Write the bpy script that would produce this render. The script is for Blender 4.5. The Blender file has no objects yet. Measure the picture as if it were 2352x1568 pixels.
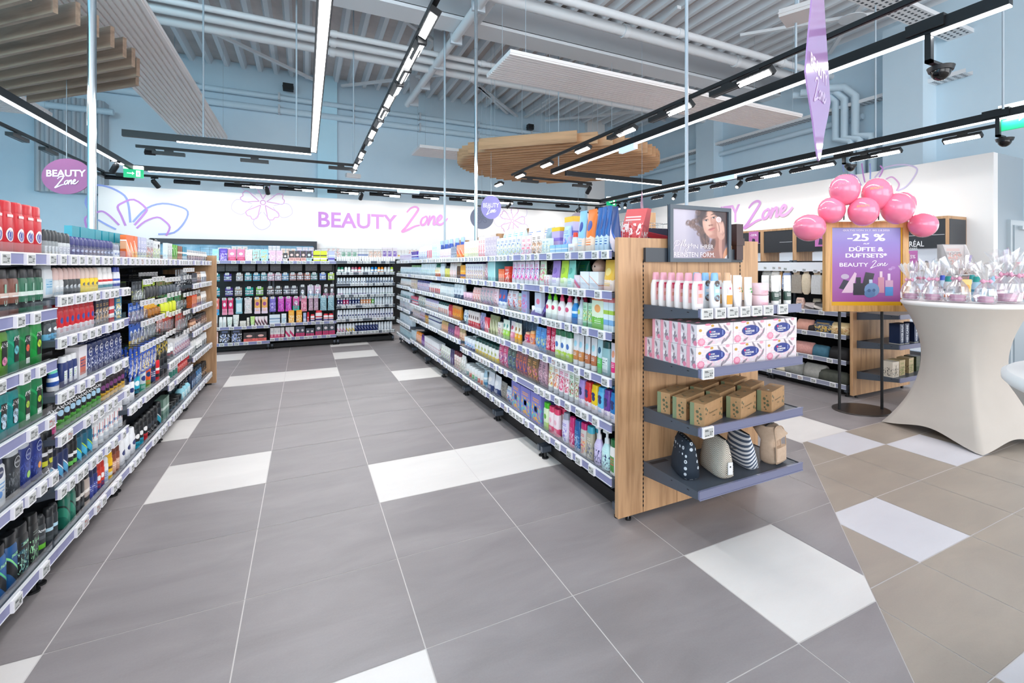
import bpy, math, random
import numpy as np
from mathutils import Vector, Matrix
random.seed(7)
SC = bpy.context.scene
COL = SC.collection
# ------------------------------------------------------------ camera
W_PX, H_PX = 2352, 1568
F_PX, CAM_H, YAW = 1114.0, 1.367, 0.482
CXP, HYP = 1283.5, 609.0            # principal column and horizon row of the (shifted) lens
cam_d = bpy.data.cameras.new('camera'); cam = bpy.data.objects.new('camera', cam_d); COL.objects.link(cam)
cam_d.sensor_width = 36; cam_d.lens = 36 * F_PX / W_PX
cam_d.shift_x = -(CXP - W_PX / 2) / W_PX
cam_d.shift_y = (HYP - H_PX / 2) / W_PX
cam.location = (0, 0, CAM_H); cam.rotation_euler = (math.pi / 2, 0, -YAW)
SC.camera = cam
# ------------------------------------------------------------ world, exposure
SC.view_settings.view_transform = 'Standard'; SC.view_settings.look = 'None'
SC.view_settings.gamma = 1; SC.view_settings.use_curve_mapping = False
SC.view_settings.exposure = 0.03
SC.cycles.max_bounces = 7; SC.cycles.diffuse_bounces = 4; SC.cycles.glossy_bounces = 3
SC.cycles.transparent_max_bounces = 12; SC.cycles.transmission_bounces = 4
SC.cycles.caustics_reflective = False; SC.cycles.caustics_refractive = False
SC.cycles.sample_clamp_indirect = 6
wd = bpy.data.worlds.new('world'); SC.world = wd; wd.use_nodes = True
wd.node_tree.nodes['Background'].inputs[0].default_value = (0.94, 0.96, 1.0, 1)
wd.node_tree.nodes['Background'].inputs[1].default_value = 2.35
LAMP_K = .52                         # overall strength of the store's fittings
# daylight of the shop front behind the camera and to the left (glazing inferred and unseen, the area lamps stand in for it)
def area(name, loc, rot, sx, sy, power, col=(1, 1, 1), parent=None, spread=None):
    l = bpy.data.lights.new(name, 'AREA'); l.shape = 'RECTANGLE'; l.size = sx; l.size_y = sy
    l.energy = power; l.color = col
    if spread: l.spread = spread
    o = bpy.data.objects.new(name, l); o.location = loc; o.rotation_euler = rot; COL.objects.link(o)
    if parent: o.parent = parent
    return o
area('shopfront_daylight', (-3.2, -4.6, 2.4), (math.radians(84), 0, math.radians(-10)), 7, 3.6, 190, (.95, .97, 1))
area('shopfront_daylight', (5.5, -4.4, 2.4), (math.radians(84), 0, math.radians(15)), 6, 3.6, 150, (.97, .98, 1))
area('side_window_daylight', (-3.9, 1.0, 3.2), (math.radians(92), 0, math.radians(14)), 2.4, 1.6, 230, (.34, .80, 1))
# ------------------------------------------------------------ pixel -> plane helpers (measured positions)
FW = np.array([math.sin(YAW), math.cos(YAW), 0]); RT = np.array([math.cos(YAW), -math.sin(YAW), 0]); CP = np.array([0, 0, CAM_H])
def ray(x, y): return FW + (x - CXP) / F_PX * RT + (HYP - y) / F_PX * np.array([0, 0, 1.0])
def onx(x, y, X): d = ray(x, y); return CP + X / d[0] * d
def ony(x, y, Y): d = ray(x, y); return CP + Y / d[1] * d
def onz(x, y, z): d = ray(x, y); return CP + (z - CAM_H) / d[2] * d
# ------------------------------------------------------------ materials
def s2l(c):
    return tuple((v / 12.92 if v <= .04045 else ((v + .055) / 1.055) ** 2.4) for v in c)
def hx(h):
    if isinstance(h, tuple): return h
    return s2l(tuple(int(h[i:i + 2], 16) / 255 for i in (0, 2, 4)))
MATS = {}
class NT:
    def __init__(s, m):
        s.t = m.node_tree; s.n = s.t.nodes; s.b = s.n['Principled BSDF']
    def new(s, typ, **k):
        n = s.n.new(typ)
        for a, v in k.items(): setattr(n, a, v)
        return n
    def ln(s, a, b): s.t.links.new(a, b)
    def math(s, op, a, b=None, c=None):
        n = s.new('ShaderNodeMath', operation=op)
        for i, v in enumerate((a, b, c)):
            if v is None: continue
            if isinstance(v, (int, float)): n.inputs[i].default_value = v
            else: s.ln(v, n.inputs[i])
        return n.outputs[0]
    def mix(s, f, a, b):
        n = s.new('ShaderNodeMix', data_type='RGBA')
        for i, v in ((0, f), (6, a), (7, b)):
            if isinstance(v, (int, float)): n.inputs[i].default_value = v
            elif isinstance(v, tuple): n.inputs[i].default_value = (*v[:3], 1)
            else: s.ln(v, n.inputs[i])
        return n.outputs[2]
    def ramp(s, f, stops):
        n = s.new('ShaderNodeValToRGB'); e = n.color_ramp.elements
        while len(e) < len(stops): e.new(.5)
        for k, (p, c) in enumerate(stops): e[k].position = p; e[k].color = (*c, 1)
        s.ln(f, n.inputs[0]); return n.outputs[0]
def mat(name, col=None, rough=.5, metal=0, emit=None, es=0, alpha=1, spec=.5, trans=0):
    if name in MATS: return MATS[name]
    m = bpy.data.materials.new(name); m.use_nodes = True; b = m.node_tree.nodes['Principled BSDF']
    if col is not None: b.inputs['Base Color'].default_value = (*hx(col), 1)
    b.inputs['Roughness'].default_value = rough; b.inputs['Metallic'].default_value = metal
    b.inputs['Specular IOR Level'].default_value = spec
    if emit is not None:
        b.inputs['Emission Color'].default_value = (*hx(emit), 1); b.inputs['Emission Strength'].default_value = es
    b.inputs['Alpha'].default_value = alpha
    b.inputs['Transmission Weight'].default_value = trans
    MATS[name] = m; return m
def clear(name, col=(.97, .98, 1), shine=.10, rough=.05, fk=.5, haze=0):
    """thin clear plastic film: mostly straight through, a little gloss"""
    if name in MATS: return MATS[name]
    m = bpy.data.materials.new(name); m.use_nodes = True; t = m.node_tree
    for n in list(t.nodes):
        if n.type == 'BSDF_PRINCIPLED': t.nodes.remove(n)
    out = [n for n in t.nodes if n.type == 'OUTPUT_MATERIAL'][0]
    tr = t.nodes.new('ShaderNodeBsdfTransparent'); tr.inputs[0].default_value = (*col, 1)
    gl = t.nodes.new('ShaderNodeBsdfGlossy'); gl.inputs['Roughness'].default_value = rough
    gl.inputs[0].default_value = (1, 1, 1, 1)
    fr = t.nodes.new('ShaderNodeLayerWeight'); fr.inputs[0].default_value = .35
    ad = t.nodes.new('ShaderNodeMath'); ad.operation = 'MULTIPLY_ADD'; ad.inputs[1].default_value = fk; ad.inputs[2].default_value = shine
    ad.use_clamp = True
    mx = t.nodes.new('ShaderNodeMixShader')
    t.links.new(fr.outputs['Fresnel'], ad.inputs[0]); t.links.new(ad.outputs[0], mx.inputs[0])
    t.links.new(tr.outputs[0], mx.inputs[1]); t.links.new(gl.outputs[0], mx.inputs[2]); t.links.new(mx.outputs[0], out.inputs[0])
    if haze:
        df = t.nodes.new('ShaderNodeBsdfDiffuse'); df.inputs[0].default_value = (.95, .95, .97, 1); m2 = t.nodes.new('ShaderNodeMixShader'); m2.inputs[0].default_value = haze
        t.links.new(mx.outputs[0], m2.inputs[1]); t.links.new(df.outputs[0], m2.inputs[2]); t.links.new(m2.outputs[0], out.inputs[0])
    MATS[name] = m; return m
def pack(base, a=None, b=None, style=0, rough=.35, seed=0):
    """printed packaging: base colour with a motif, fine text lines and blots of accent colours"""
    key = 'print_%s_%s_%s_%d_%d' % (base, a, b, style, seed)
    if key in MATS: return MATS[key]
    m = mat(key, base, rough)
    if a is None: return m
    t = NT(m); b = b or a
    tc = t.new('ShaderNodeTexCoord'); sp = t.new('ShaderNodeSeparateXYZ'); t.ln(tc.outputs['Generated'], sp.inputs[0])
    x, y, z = sp.outputs
    nz = t.new('ShaderNodeTexNoise'); nz.inputs['Scale'].default_value = 5.5; nz.inputs['Detail'].default_value = 2
    mp = t.new('ShaderNodeMapping'); mp.inputs['Location'].default_value = (seed * 3.7, seed * 1.3, seed * 2.1)
    t.ln(tc.outputs['Generated'], mp.inputs[0]); t.ln(mp.outputs[0], nz.inputs[0])
    B, A, C = hx(base), hx(a), hx(b)
    def band(v, lo, hi): return t.math('MULTIPLY', t.math('GREATER_THAN', v, lo), t.math('LESS_THAN', v, hi))
    col = B
    dx = t.math('SUBTRACT', x, .5)
    if style == 0:      # central label with text lines
        lab = t.math('MULTIPLY', band(z, .12, .66), t.math('LESS_THAN', t.math('ABSOLUTE', dx), .36))
        col = t.mix(lab, B, A)
        ln_ = t.math('GREATER_THAN', t.math('SINE', t.math('MULTIPLY', z, 70)), .35)
        tx = t.math('MULTIPLY', t.math('MULTIPLY', ln_, band(z, .34, .6)), t.math('GREATER_THAN', nz.outputs[0], .47))
        col = t.mix(t.math('MULTIPLY', tx, t.math('LESS_THAN', t.math('ABSOLUTE', dx), .3)), col, C)
    elif style == 1:    # blots of two colours (pictures, flowers)
        nz.inputs['Scale'].default_value = 7
        col = t.mix(t.math('MULTIPLY', t.math('GREATER_THAN', nz.outputs[0], .52), t.math('MULTIPLY', band(z, .06, .66), t.math('LESS_THAN', t.math('ABSOLUTE', dx), .4))), B, A)
        n2 = t.new('ShaderNodeTexNoise'); n2.inputs['Scale'].default_value = 11; t.ln(mp.outputs[0], n2.inputs[0])
        col = t.mix(t.math('MULTIPLY', t.math('GREATER_THAN', n2.outputs[0], .57), band(z, .1, .62)), col, C)
        ln_ = t.math('GREATER_THAN', t.math('SINE', t.math('MULTIPLY', z, 95)), .2)
        col = t.mix(t.math('MULTIPLY', t.math('MULTIPLY', ln_, band(z, .71, .83)), t.math('LESS_THAN', t.math('ABSOLUTE', dx), .3)), col, A)
    elif style == 2:    # bottom colour block and round emblem
        col = t.mix(t.math('LESS_THAN', t.math('ADD', z, t.math('MULTIPLY', nz.outputs[0], .12)), .42), B, A)
        r2 = t.math('ADD', t.math('POWER', dx, 2), t.math('POWER', t.math('MULTIPLY', t.math('SUBTRACT', z, .62), 2.2), 2))
        col = t.mix(t.math('LESS_THAN', r2, .07), col, C)
        ln_ = t.math('GREATER_THAN', t.math('SINE', t.math('MULTIPLY', z, 110)), .3)
        col = t.mix(t.math('MULTIPLY', t.math('MULTIPLY', ln_, band(z, .14, .3)), t.math('LESS_THAN', t.math('ABSOLUTE', dx), .28)), col, B)
    elif style == 3:    # horizontal bands
        col = t.mix(band(z, .18, .34), B, A); col = t.mix(band(z, .5, .62), col, C)
    elif style == 4:    # diagonal sweep
        dg = t.math('ADD', z, t.math('MULTIPLY', x, .5))
        col = t.mix(band(dg, .42, .72), B, A); col = t.mix(band(dg, .74, .8), col, C)
    elif style == 5:    # round emblem high, text low (roll-ons and cans)
        r2 = t.math('ADD', t.math('POWER', dx, 2), t.math('POWER', t.math('MULTIPLY', t.math('SUBTRACT', z, .55), 2.6), 2))
        col = t.mix(t.math('LESS_THAN', r2, .1), B, A)
        ln_ = t.math('GREATER_THAN', t.math('SINE', t.math('MULTIPLY', z, 80)), .3)
        col = t.mix(t.math('MULTIPLY', t.math('MULTIPLY', ln_, band(z, .12, .32)), t.math('GREATER_THAN', nz.outputs[0], .48)), col, C)
    t.ln(col, t.b.inputs['Base Color'])
    return m
def wood(name, c1, c2, sc=1.0, axis='Z', rough=.5):
    if name in MATS: return MATS[name]
    m = mat(name, c1, rough); t = NT(m)
    tc = t.new('ShaderNodeTexCoord'); mp = t.new('ShaderNodeMapping')
    s = {'Z': (14, 14, 1.1), 'X': (1.1, 14, 14), 'Y': (14, 1.1, 14)}[axis]
    mp.inputs['Scale'].default_value = tuple(v * sc for v in s); t.ln(tc.outputs['Object'], mp.inputs[0])
    n1 = t.new('ShaderNodeTexNoise'); n1.inputs['Scale'].default_value = 2.2; n1.inputs['Detail'].default_value = 6; n1.inputs['Distortion'].default_value = .7
    t.ln(mp.outputs[0], n1.inputs[0])
    n2 = t.new('ShaderNodeTexNoise'); n2.inputs['Scale'].default_value = 9; n2.inputs['Detail'].default_value = 3; t.ln(mp.outputs[0], n2.inputs[0])
    v = t.math('ADD', t.math('MULTIPLY', n1.outputs[0], .75), t.math('MULTIPLY', n2.outputs[0], .25))
    t.ln(t.ramp(v, [(.36, hx(c2)), (.5, hx(c1)), (.62, tuple(min(1, q * 1.12) for q in hx(c1)))]), t.b.inputs['Base Color'])
    return m
def cloudy(name, c1, c2, scale=3, rough=.4, bump=0):
    if name in MATS: return MATS[name]
    m = mat(name, c1, rough); t = NT(m); tc = t.new('ShaderNodeTexCoord')
    n = t.new('ShaderNodeTexNoise'); n.inputs['Scale'].default_value = scale; n.inputs['Detail'].default_value = 6; n.inputs['Roughness'].default_value = .62
    t.ln(tc.outputs['Object'], n.inputs[0])
    t.ln(t.ramp(n.outputs[0], [(.35, hx(c2)), (.65, hx(c1))]), t.b.inputs['Base Color'])
    t.ln(t.math('MULTIPLY_ADD', n.outputs[0], .2, rough - .1), t.b.inputs['Roughness'])
    if bump:
        bm = t.new('ShaderNodeBump'); bm.inputs['Strength'].default_value = bump; t.ln(n.outputs[0], bm.inputs['Height']); t.ln(bm.outputs[0], t.b.inputs['Normal'])
    return m
# ------------------------------------------------------------ mesh builder
class MB:
    def __init__(s): s.v = []; s.f = []; s.m = []; s.sm = []; s.mats = []
    def mi(s, m):
        if m not in s.mats: s.mats.append(m)
        return s.mats.index(m)
    def add(s, vs, fs, m, smooth=False):
        o = len(s.v); s.v += [tuple(v) for v in vs]; k = s.mi(m)
        for f in fs: s.f.append(tuple(i + o for i in f)); s.m.append(k); s.sm.append(smooth)
        return s
    def box(s, x0, x1, y0, y1, z0, z1, m):
        return s.add([(x0, y0, z0), (x1, y0, z0), (x1, y1, z0), (x0, y1, z0), (x0, y0, z1), (x1, y0, z1), (x1, y1, z1), (x0, y1, z1)],
                     [(0, 3, 2, 1), (4, 5, 6, 7), (0, 1, 5, 4), (1, 2, 6, 5), (2, 3, 7, 6), (3, 0, 4, 7)], m)
    def cbox(s, c, d, m): return s.box(c[0] - d[0] / 2, c[0] + d[0] / 2, c[1] - d[1] / 2, c[1] + d[1] / 2, c[2] - d[2] / 2, c[2] + d[2] / 2, m)
    def quad(s, a, b, c, d, m): return s.add([a, b, c, d], [(0, 1, 2, 3)], m)
    def poly(s, pts, m): return s.add(pts, [tuple(range(len(pts)))], m)
    def loft(s, secs, m, n=14, cx=0, cy=0, smooth=True, caps=True):
        """secs: (z, rx, ry, exponent) superellipse sections"""
        vs = []
        for sec in secs:
            z, rx, ry = sec[:3]; e = sec[3] if len(sec) > 3 else 2
            ox = sec[4] if len(sec) > 4 else 0; oy = sec[5] if len(sec) > 5 else 0
            for k in range(n):
                a = 2 * math.pi * (k + .5) / n; c, q = math.cos(a), math.sin(a)
                vs.append((cx + ox + rx * math.copysign(abs(c) ** (2 / e), c), cy + oy + ry * math.copysign(abs(q) ** (2 / e), q), z))
        fs = []
        for i in range(len(secs) - 1):
            for k in range(n):
                k2 = (k + 1) % n; fs.append((i * n + k, i * n + k2, (i + 1) * n + k2, (i + 1) * n + k))
        s.add(vs, fs, m, smooth)
        if caps:
            s.add(vs[:n], [tuple(reversed(range(n)))], m); s.add(vs[-n:], [tuple(range(n))], m)
        return s
    def cyl(s, c, r, z0, z1, m, n=16, r2=None):
        return s.loft([(z0, r, r), (z1, r2 if r2 else r, r2 if r2 else r)], m, n, c[0], c[1])
    def tube(s, pts, r, m, n=8, closed=False):
        pts = [Vector(p) for p in pts]; N = len(pts); vs = []
        up = None
        for i, p in enumerate(pts):
            d = (pts[(i + 1) % N] - pts[i - 1]) if closed else (pts[min(i + 1, N - 1)] - pts[max(i - 1, 0)])
            d.normalize()
            if up is None: up = Vector((0, 0, 1)) if abs(d.z) < .9 else Vector((1, 0, 0))
            a = d.cross(up).normalized(); b = a.cross(d).normalized(); up = b
            rr = r[i] if isinstance(r, (list, tuple)) else r
            for k in range(n):
                t = 2 * math.pi * k / n; vs.append(p + a * (math.cos(t) * rr) + b * (math.sin(t) * rr))
        fs = []
        for i in range(N if closed else N - 1):
            j = (i + 1) % N
            for k in range(n): k2 = (k + 1) % n; fs.append((i * n + k, i * n + k2, j * n + k2, j * n + k))
        s.add(vs, fs, m, True)
        if not closed: s.add(vs[:n], [tuple(reversed(range(n)))], m); s.add(vs[-n:], [tuple(range(n))], m)
        return s
    def ball(s, c, rx, ry, rz, m, n=20, k=12, egg=0):
        vs = [(c[0], c[1], c[2] - rz)]
        for i in range(1, k):
            a = -math.pi / 2 + math.pi * i / k
            w = math.cos(a) * (1 + egg * math.sin(a))
            for j in range(n): t = 2 * math.pi * j / n; vs.append((c[0] + rx * w * math.cos(t), c[1] + ry * w * math.sin(t), c[2] + rz * math.sin(a)))
        vs.append((c[0], c[1], c[2] + rz)); fs = []
        for j in range(n): fs.append((0, 1 + (j + 1) % n, 1 + j))
        for i in range(k - 2):
            for j in range(n): j2 = (j + 1) % n; a = 1 + i * n; fs.append((a + j, a + j2, a + n + j2, a + n + j))
        a = 1 + (k - 2) * n
        for j in range(n): fs.append((a + j, a + (j + 1) % n, len(vs) - 1))
        return s.add(vs, fs, m, True)
    def ribbon(s, pts, w, m, at):
        """flat brush stroke: pts 2D, w widths, at(u,v)->3D"""
        vs = []; N = len(pts); o_ = Vector(at(0, 0)); nr = (Vector(at(.01, 0)) - o_).cross(Vector(at(0, .01)) - o_)
        nr = nr.normalized() if nr.length else Vector((0, 0, 0)); wm = max(w) if isinstance(w, (list, tuple)) else w; st_ = max(wm * .0012, 2e-5); s.lift = getattr(s, 'lift', 0)
        for i, (x, y) in enumerate(pts):
            s.lift += 1; up_ = nr * (st_ * s.lift)
            a = pts[max(i - 1, 0)]; b = pts[min(i + 1, N - 1)]; dx, dy = b[0] - a[0], b[1] - a[1]; L = math.hypot(dx, dy) or 1
            ww = w[i] if isinstance(w, (list, tuple)) else w
            nx, ny = -dy / L * ww / 2, dx / L * ww / 2; vs += [tuple(Vector(at(x + nx, y + ny)) + up_), tuple(Vector(at(x - nx, y - ny)) + up_)]
        return s.add(vs, [(2 * i, 2 * i + 1, 2 * i + 3, 2 * i + 2) for i in range(N - 1)], m)
    def xf(s, M, start=0):
        for i in range(start, len(s.v)): s.v[i] = tuple(M @ Vector(s.v[i]))
        return s
    def mesh(s, name):
        me = bpy.data.meshes.new(name); me.from_pydata(s.v, [], s.f)
        for m in s.mats: me.materials.append(m)
        me.polygons.foreach_set('material_index', s.m); me.polygons.foreach_set('use_smooth', s.sm); me.update()
        return me
    def build(s, name, parent=None, loc=None, rz=0):
        o = bpy.data.objects.new(name, s.mesh(name)); COL.objects.link(o)
        if parent: o.parent = parent
        if loc is not None: o.location = loc
        if rz: o.rotation_euler.z = rz
        return o
def smooth_pts(pts, k=8, closed=False):
    """Catmull-Rom through the points"""
    N = len(pts); out = []
    rng = range(N if closed else N - 1)
    for i in rng:
        if closed: p0, p1, p2, p3 = (pts[(i + j) % N] for j in (-1, 0, 1, 2))
        else: p0, p1, p2, p3 = pts[max(i - 1, 0)], pts[i], pts[i + 1], pts[min(i + 2, N - 1)]
        for j in range(k):
            t = j / k
            out.append(tuple(.5 * (2 * b + (c - a) * t + (2 * a - 5 * b + 4 * c - d) * t * t + (3 * b - a - 3 * c + d) * t ** 3) for a, b, c, d in zip(p0, p1, p2, p3)))
    if not closed: out.append(tuple(pts[-1]))
    return out
TXT = {}
def text_mesh(s, size=1.0, bold=0.0, shear=0.0, spacing=1.0):
    key = (s, bold, shear, spacing)
    if key not in TXT:
        cu = bpy.data.curves.new('lettering', 'FONT'); cu.body = s; cu.offset = bold; cu.shear = shear; cu.space_character = spacing
        cu.resolution_u = 3
        o = bpy.data.objects.new('lettering', cu); COL.objects.link(o)
        dg = bpy.context.evaluated_depsgraph_get(); me = bpy.data.meshes.new_from_object(o.evaluated_get(dg))
        vs = [tuple(v.co) for v in me.vertices]; fs = [tuple(p.vertices) for p in me.polygons]
        bpy.data.objects.remove(o); bpy.data.curves.remove(cu); bpy.data.meshes.remove(me)
        TXT[key] = (vs, fs)
    vs, fs = TXT[key]
    if not vs: return [], [], 0, 0
    x0 = min(v[0] for v in vs); x1 = max(v[0] for v in vs)
    return [((v[0] - x0) * size, v[1] * size) for v in vs], fs, (x1 - x0) * size, .7 * size
def add_text(mb, s, m, at, cx, cy, width=None, height=None, bold=0.0, shear=0.0, spacing=1.0, left=False):
    """letters on a plane: at(u,v)->3D; cap height or width given"""
    vs, fs, w, h = text_mesh(s, 1, bold, shear, spacing)
    if not vs: return
    ky = (height / .7) if height else width / w
    kx = (width / w) if width else ky
    ox = cx if left else cx - w * kx / 2
    mb.add([at(ox + v[0] * kx, cy + (v[1] - .35) * ky) for v in vs], fs, m)
# ------------------------------------------------------------ object bookkeeping
def tag(o, label=None, cat=None, group=None, kind=None):
    if label: o['label'] = label
    if cat: o['category'] = cat
    if group: o['group'] = group
    if kind: o['kind'] = kind
    return o
def empty(name, loc=(0, 0, 0), rz=0, label=None, cat=None, group=None):
    o = bpy.data.objects.new(name, None); o.empty_display_size = .05; COL.objects.link(o)
    o.location = loc; o.rotation_euler = (0, 0, rz); return tag(o, label, cat, group)
def structure(mb, name):
    o = mb.build(name); o['kind'] = 'structure'; return o
ORD = 'first second third fourth fifth sixth seventh eighth ninth tenth eleventh twelfth thirteenth fourteenth fifteenth sixteenth seventeenth eighteenth nineteenth twentieth'.split()
# ============================================================ THE SETTING
def clip(poly, f):
    """keep the part of a 2D polygon where f(x,y) >= 0 (f linear)"""
    out = []
    for i, p in enumerate(poly):
        q = poly[(i + 1) % len(poly)]; a, b = f(*p), f(*q)
        if a >= 0: out.append(p)
        if (a >= 0) != (b >= 0):
            t = a / (a - b); out.append((p[0] + (q[0] - p[0]) * t, p[1] + (q[1] - p[1]) * t))
    return out
def tile_mat(name, c1, c2, rough):
    if name in MATS: return MATS[name]
    m = mat(name, c1, rough); t = NT(m); tc = t.new('ShaderNodeTexCoord'); mp = t.new('ShaderNodeMapping')
    mp.inputs['Scale'].default_value = (1, 3.0, 1); t.ln(tc.outputs['Object'], mp.inputs[0])
    n = t.new('ShaderNodeTexNoise'); n.inputs['Scale'].default_value = 1.6; n.inputs['Detail'].default_value = 7; n.inputs['Roughness'].default_value = .6; n.inputs['Distortion'].default_value = .5
    t.ln(mp.outputs[0], n.inputs[0])
    n2 = t.new('ShaderNodeTexNoise'); n2.inputs['Scale'].default_value = 140; n2.inputs['Detail'].default_value = 2; t.ln(tc.outputs['Object'], n2.inputs[0])
    v = t.math('ADD', t.math('MULTIPLY', n.outputs[0], .85), t.math('MULTIPLY', n2.outputs[0], .15))
    t.ln(t.ramp(v, [(.34, hx(c2)), (.66, hx(c1))]), t.b.inputs['Base Color'])
    t.ln(t.math('MULTIPLY_ADD', n.outputs[0], .22, rough - .11), t.b.inputs['Roughness'])
    return m
M_grey = tile_mat('tile_grey', 'a09a9b', '8e8889', .42)
M_white = tile_mat('tile_white', 'efebe8', 'e7e3e0', .42)
M_beige = tile_mat('tile_beige', 'b0a497', 'a0958a', .40)
M_whiteb = tile_mat('tile_cool_white', 'dddce2', 'd6d5db', .40)
M_grout = mat('grout', 'dfdad8', .8)
fl = MB()
GX, GY, TS, SEAM = -.8184, 1.152, .6, 2.445
s0, s1 = (3.402, 2.445), (1.767, .868)
sx, sy = s1[0] - s0[0], s1[1] - s0[1]
seam_f = lambda x, y: sx * (y - s0[1]) - sy * (x - s0[0])        # sign of the side
sgn = 1 if seam_f(0, 1) > 0 else -1
left_of = lambda x, y: sgn * seam_f(x, y) - .004
right_of = lambda x, y: -sgn * seam_f(x, y) - .004
WH_A = {(-1, 1), (1, 0), (4, 0), (0, 4), (2, 4), (3, 4), (2, 3), (3, 3), (-1, 6), (0, 9), (1, 9), (3, 8), (-1, 12), (2, 11), (2, 13), (7, 2)}
WH_A -= {(2, 4), (3, 4)}
g = .0022
def lay(poly, m):
    if len(poly) >= 3: fl.poly([(x, y, 0) for x, y in poly], m)
for i in range(-9, 22):
    for j in range(-9, 21):
        x0, y0 = GX + i * TS, GY + j * TS
        P = [(x0 + g, y0 + g), (x0 + TS - g, y0 + g), (x0 + TS - g, y0 + TS - g), (x0 + g, y0 + TS - g)]
        m = M_white if (i, j) in WH_A else M_grey
        if y0 >= SEAM or x0 + TS < -1: lay(P, m); continue
        if x0 > 3.3 or y0 + TS > SEAM:
            U = clip(P, lambda x, y: y - SEAM - .003); 
            if x0 > 3.3: lay(U, m); P2 = clip(clip(P, lambda x, y: SEAM - y), left_of)
            else: P2 = clip(P, left_of) if y0 + TS <= SEAM or x0 + TS < s0[0] else None
            if P2 is None:
                lay(U, m); P2 = clip(clip(P, lambda x, y: SEAM + .0025 - y), left_of)
            lay(P2, m)
        else: lay(clip(P, left_of), m)
BX = [3.93 + .475 * k for k in range(-12, 18)]
BY = [2.445, 2.125, 1.668, 1.207, .757] + [.757 - .456 * k for k in range(1, 18)]
for xi, x0 in enumerate(BX[:-1]):
    x1 = BX[xi + 1]
    for j in range(len(BY) - 1):
        y1, y0 = BY[j], BY[j + 1]
        P = [(x0 + g, y0 + g), (x1 - g, y0 + g), (x1 - g, y1 - g), (x0 + g, y1 - g)]
        c = ((x0 + x1) / 2, (y0 + y1) / 2)
        wh = any(abs(c[0] - a) < .15 and abs(c[1] - b) < .15 for a, b in ((2.742, 1.437), (3.69, 2.285), (4.167, 1.9), (2.27, .53)))
        lay(clip(P, right_of), M_whiteb if wh else M_beige)
fl.box(-7.2, 13, -6, 13, -.06, -.0012, M_grout)
structure(fl, 'floor')

M_wallw = mat('wall_white_paint', 'f2f0ef', .55)
M_wallb = cloudy('wall_blue_grey_paint', 'd3e6f1', 'cadeeb', .6, .6)
M_walll = cloudy('wall_blue_window_tint', 'cdf1ff', 'c2ebfc', .5, .6)  # light blue paint with cyan window light added into the colour
M_wallg = mat('wall_grey_paint', 'a5b1ba', .6)
M_black = mat('black_metal', '17191c', .45)
M_dark = mat('anthracite_metal', '2c2f36', .5)
mb = MB(); mb.box(-3.42, 8.1, 12.0, 12.12, 0, 2.87, M_wallw); mb.box(-7.2, 12, 12.3, 12.5, 0, 5.75, M_wallb)
mb.box(.25, .65, 12.18, 12.3, 0, 5.7, M_walll); mb.box(7.3, 7.9, 12.15, 12.3, 0, 5.7, M_wallw)
mb.box(3.9, 8.1, 11.99, 12.11, 2.87, 2.91, M_black)
structure(mb, 'wall_back')
mb = MB(); mb.box(8.1, 8.22, 3.03, 12.12, 0, 2.87, M_wallw)
mb.box(9.0, 9.2, -6, 12.5, 2.0, 5.75, M_wallb); mb.box(8.6, 9.0, 4.1, 4.7, 2.0, 5.3, M_wallb); mb.box(8.7, 9.0, 8.6, 9.2, 2.0, 5.7, M_wallb)
mb.box(8.22, 13, 3.03, 3.15, 0, 2.87, M_wallg); mb.box(8.22, 9.2, 3.15, 12.1, 2.8, 2.87, M_wallg)
structure(mb, 'wall_right')
mb = MB(); mb.box(-5.4, -5.2, -1.0, 12.5, 0, 5.75, M_walll); structure(mb, 'wall_left')
# corrugated riser clad in sheet metal in the far left corner
M_sheet = mat('sheet_metal_grey', 'b4bcc3', .5)
mb = MB(); mb.box(-4.3, -3.35, 12.05, 12.3, 2.7, 4.45, M_sheet)
for k in range(8): mb.cyl((-4.25 + k * .12, 12.04), .035, 2.7, 4.45, M_sheet, 8)
mb.tube([(-4.4, 12.0, 4.25), (-3.2, 12.0, 4.25)], .06, M_wallb, 8)
structure(mb, 'trim_1')
# ceiling: trapezoidal roof deck, ribs running away from the camera
M_deck = cloudy('roof_deck_grey', 'd6cdc9', 'c2b9b6', 2, .6); M_rib = mat('roof_deck_rib', 'e8ecf0', .5)
mb = MB(); zc = 5.55; p = .3
for k in range(-25, 46):
    x = k * p
    mb.quad((x, -6, zc), (x + .07, -6, zc), (x + .07, 12.4, zc), (x, 12.4, zc), M_rib)
    mb.quad((x + .07, -6, zc), (x + .11, -6, zc + .12), (x + .11, 12.4, zc + .12), (x + .07, 12.4, zc), M_rib)
    mb.quad((x + .11, -6, zc + .12), (x + .26, -6, zc + .12), (x + .26, 12.4, zc + .12), (x + .11, 12.4, zc + .12), M_deck)
    mb.quad((x + .26, -6, zc + .12), (x + .3, -6, zc), (x + .3, 12.4, zc), (x + .26, 12.4, zc + .12), M_rib)
mb.box(-7.6, 13.8, -6, 12.5, zc + .13, zc + .25, M_deck)
structure(mb, 'ceiling')
# door in the grey wall on the right
M_door = mat('door_grey', '99a6ae', .45); M_fr = mat('door_frame_grey', 'b4bfc5', .4)
mb = MB(); a = ony(2312, 505, 3.03); zt = a[2]
mb.box(a[0], a[0] + 1.0, 2.985, 3.03, 0, zt, M_fr); mb.box(a[0] + .07, a[0] + .93, 2.97, 2.99, .01, zt - .07, M_door)
mb.box(a[0] + .2, a[0] + .75, 2.93, 2.97, zt - .13, zt - .08, M_fr)
structure(mb, 'door_1')
mb = MB(); mb.box(8.02, 8.1, 3.03, 11.9, 0, .09, M_fr); structure(mb, 'baseboard_right')

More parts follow.
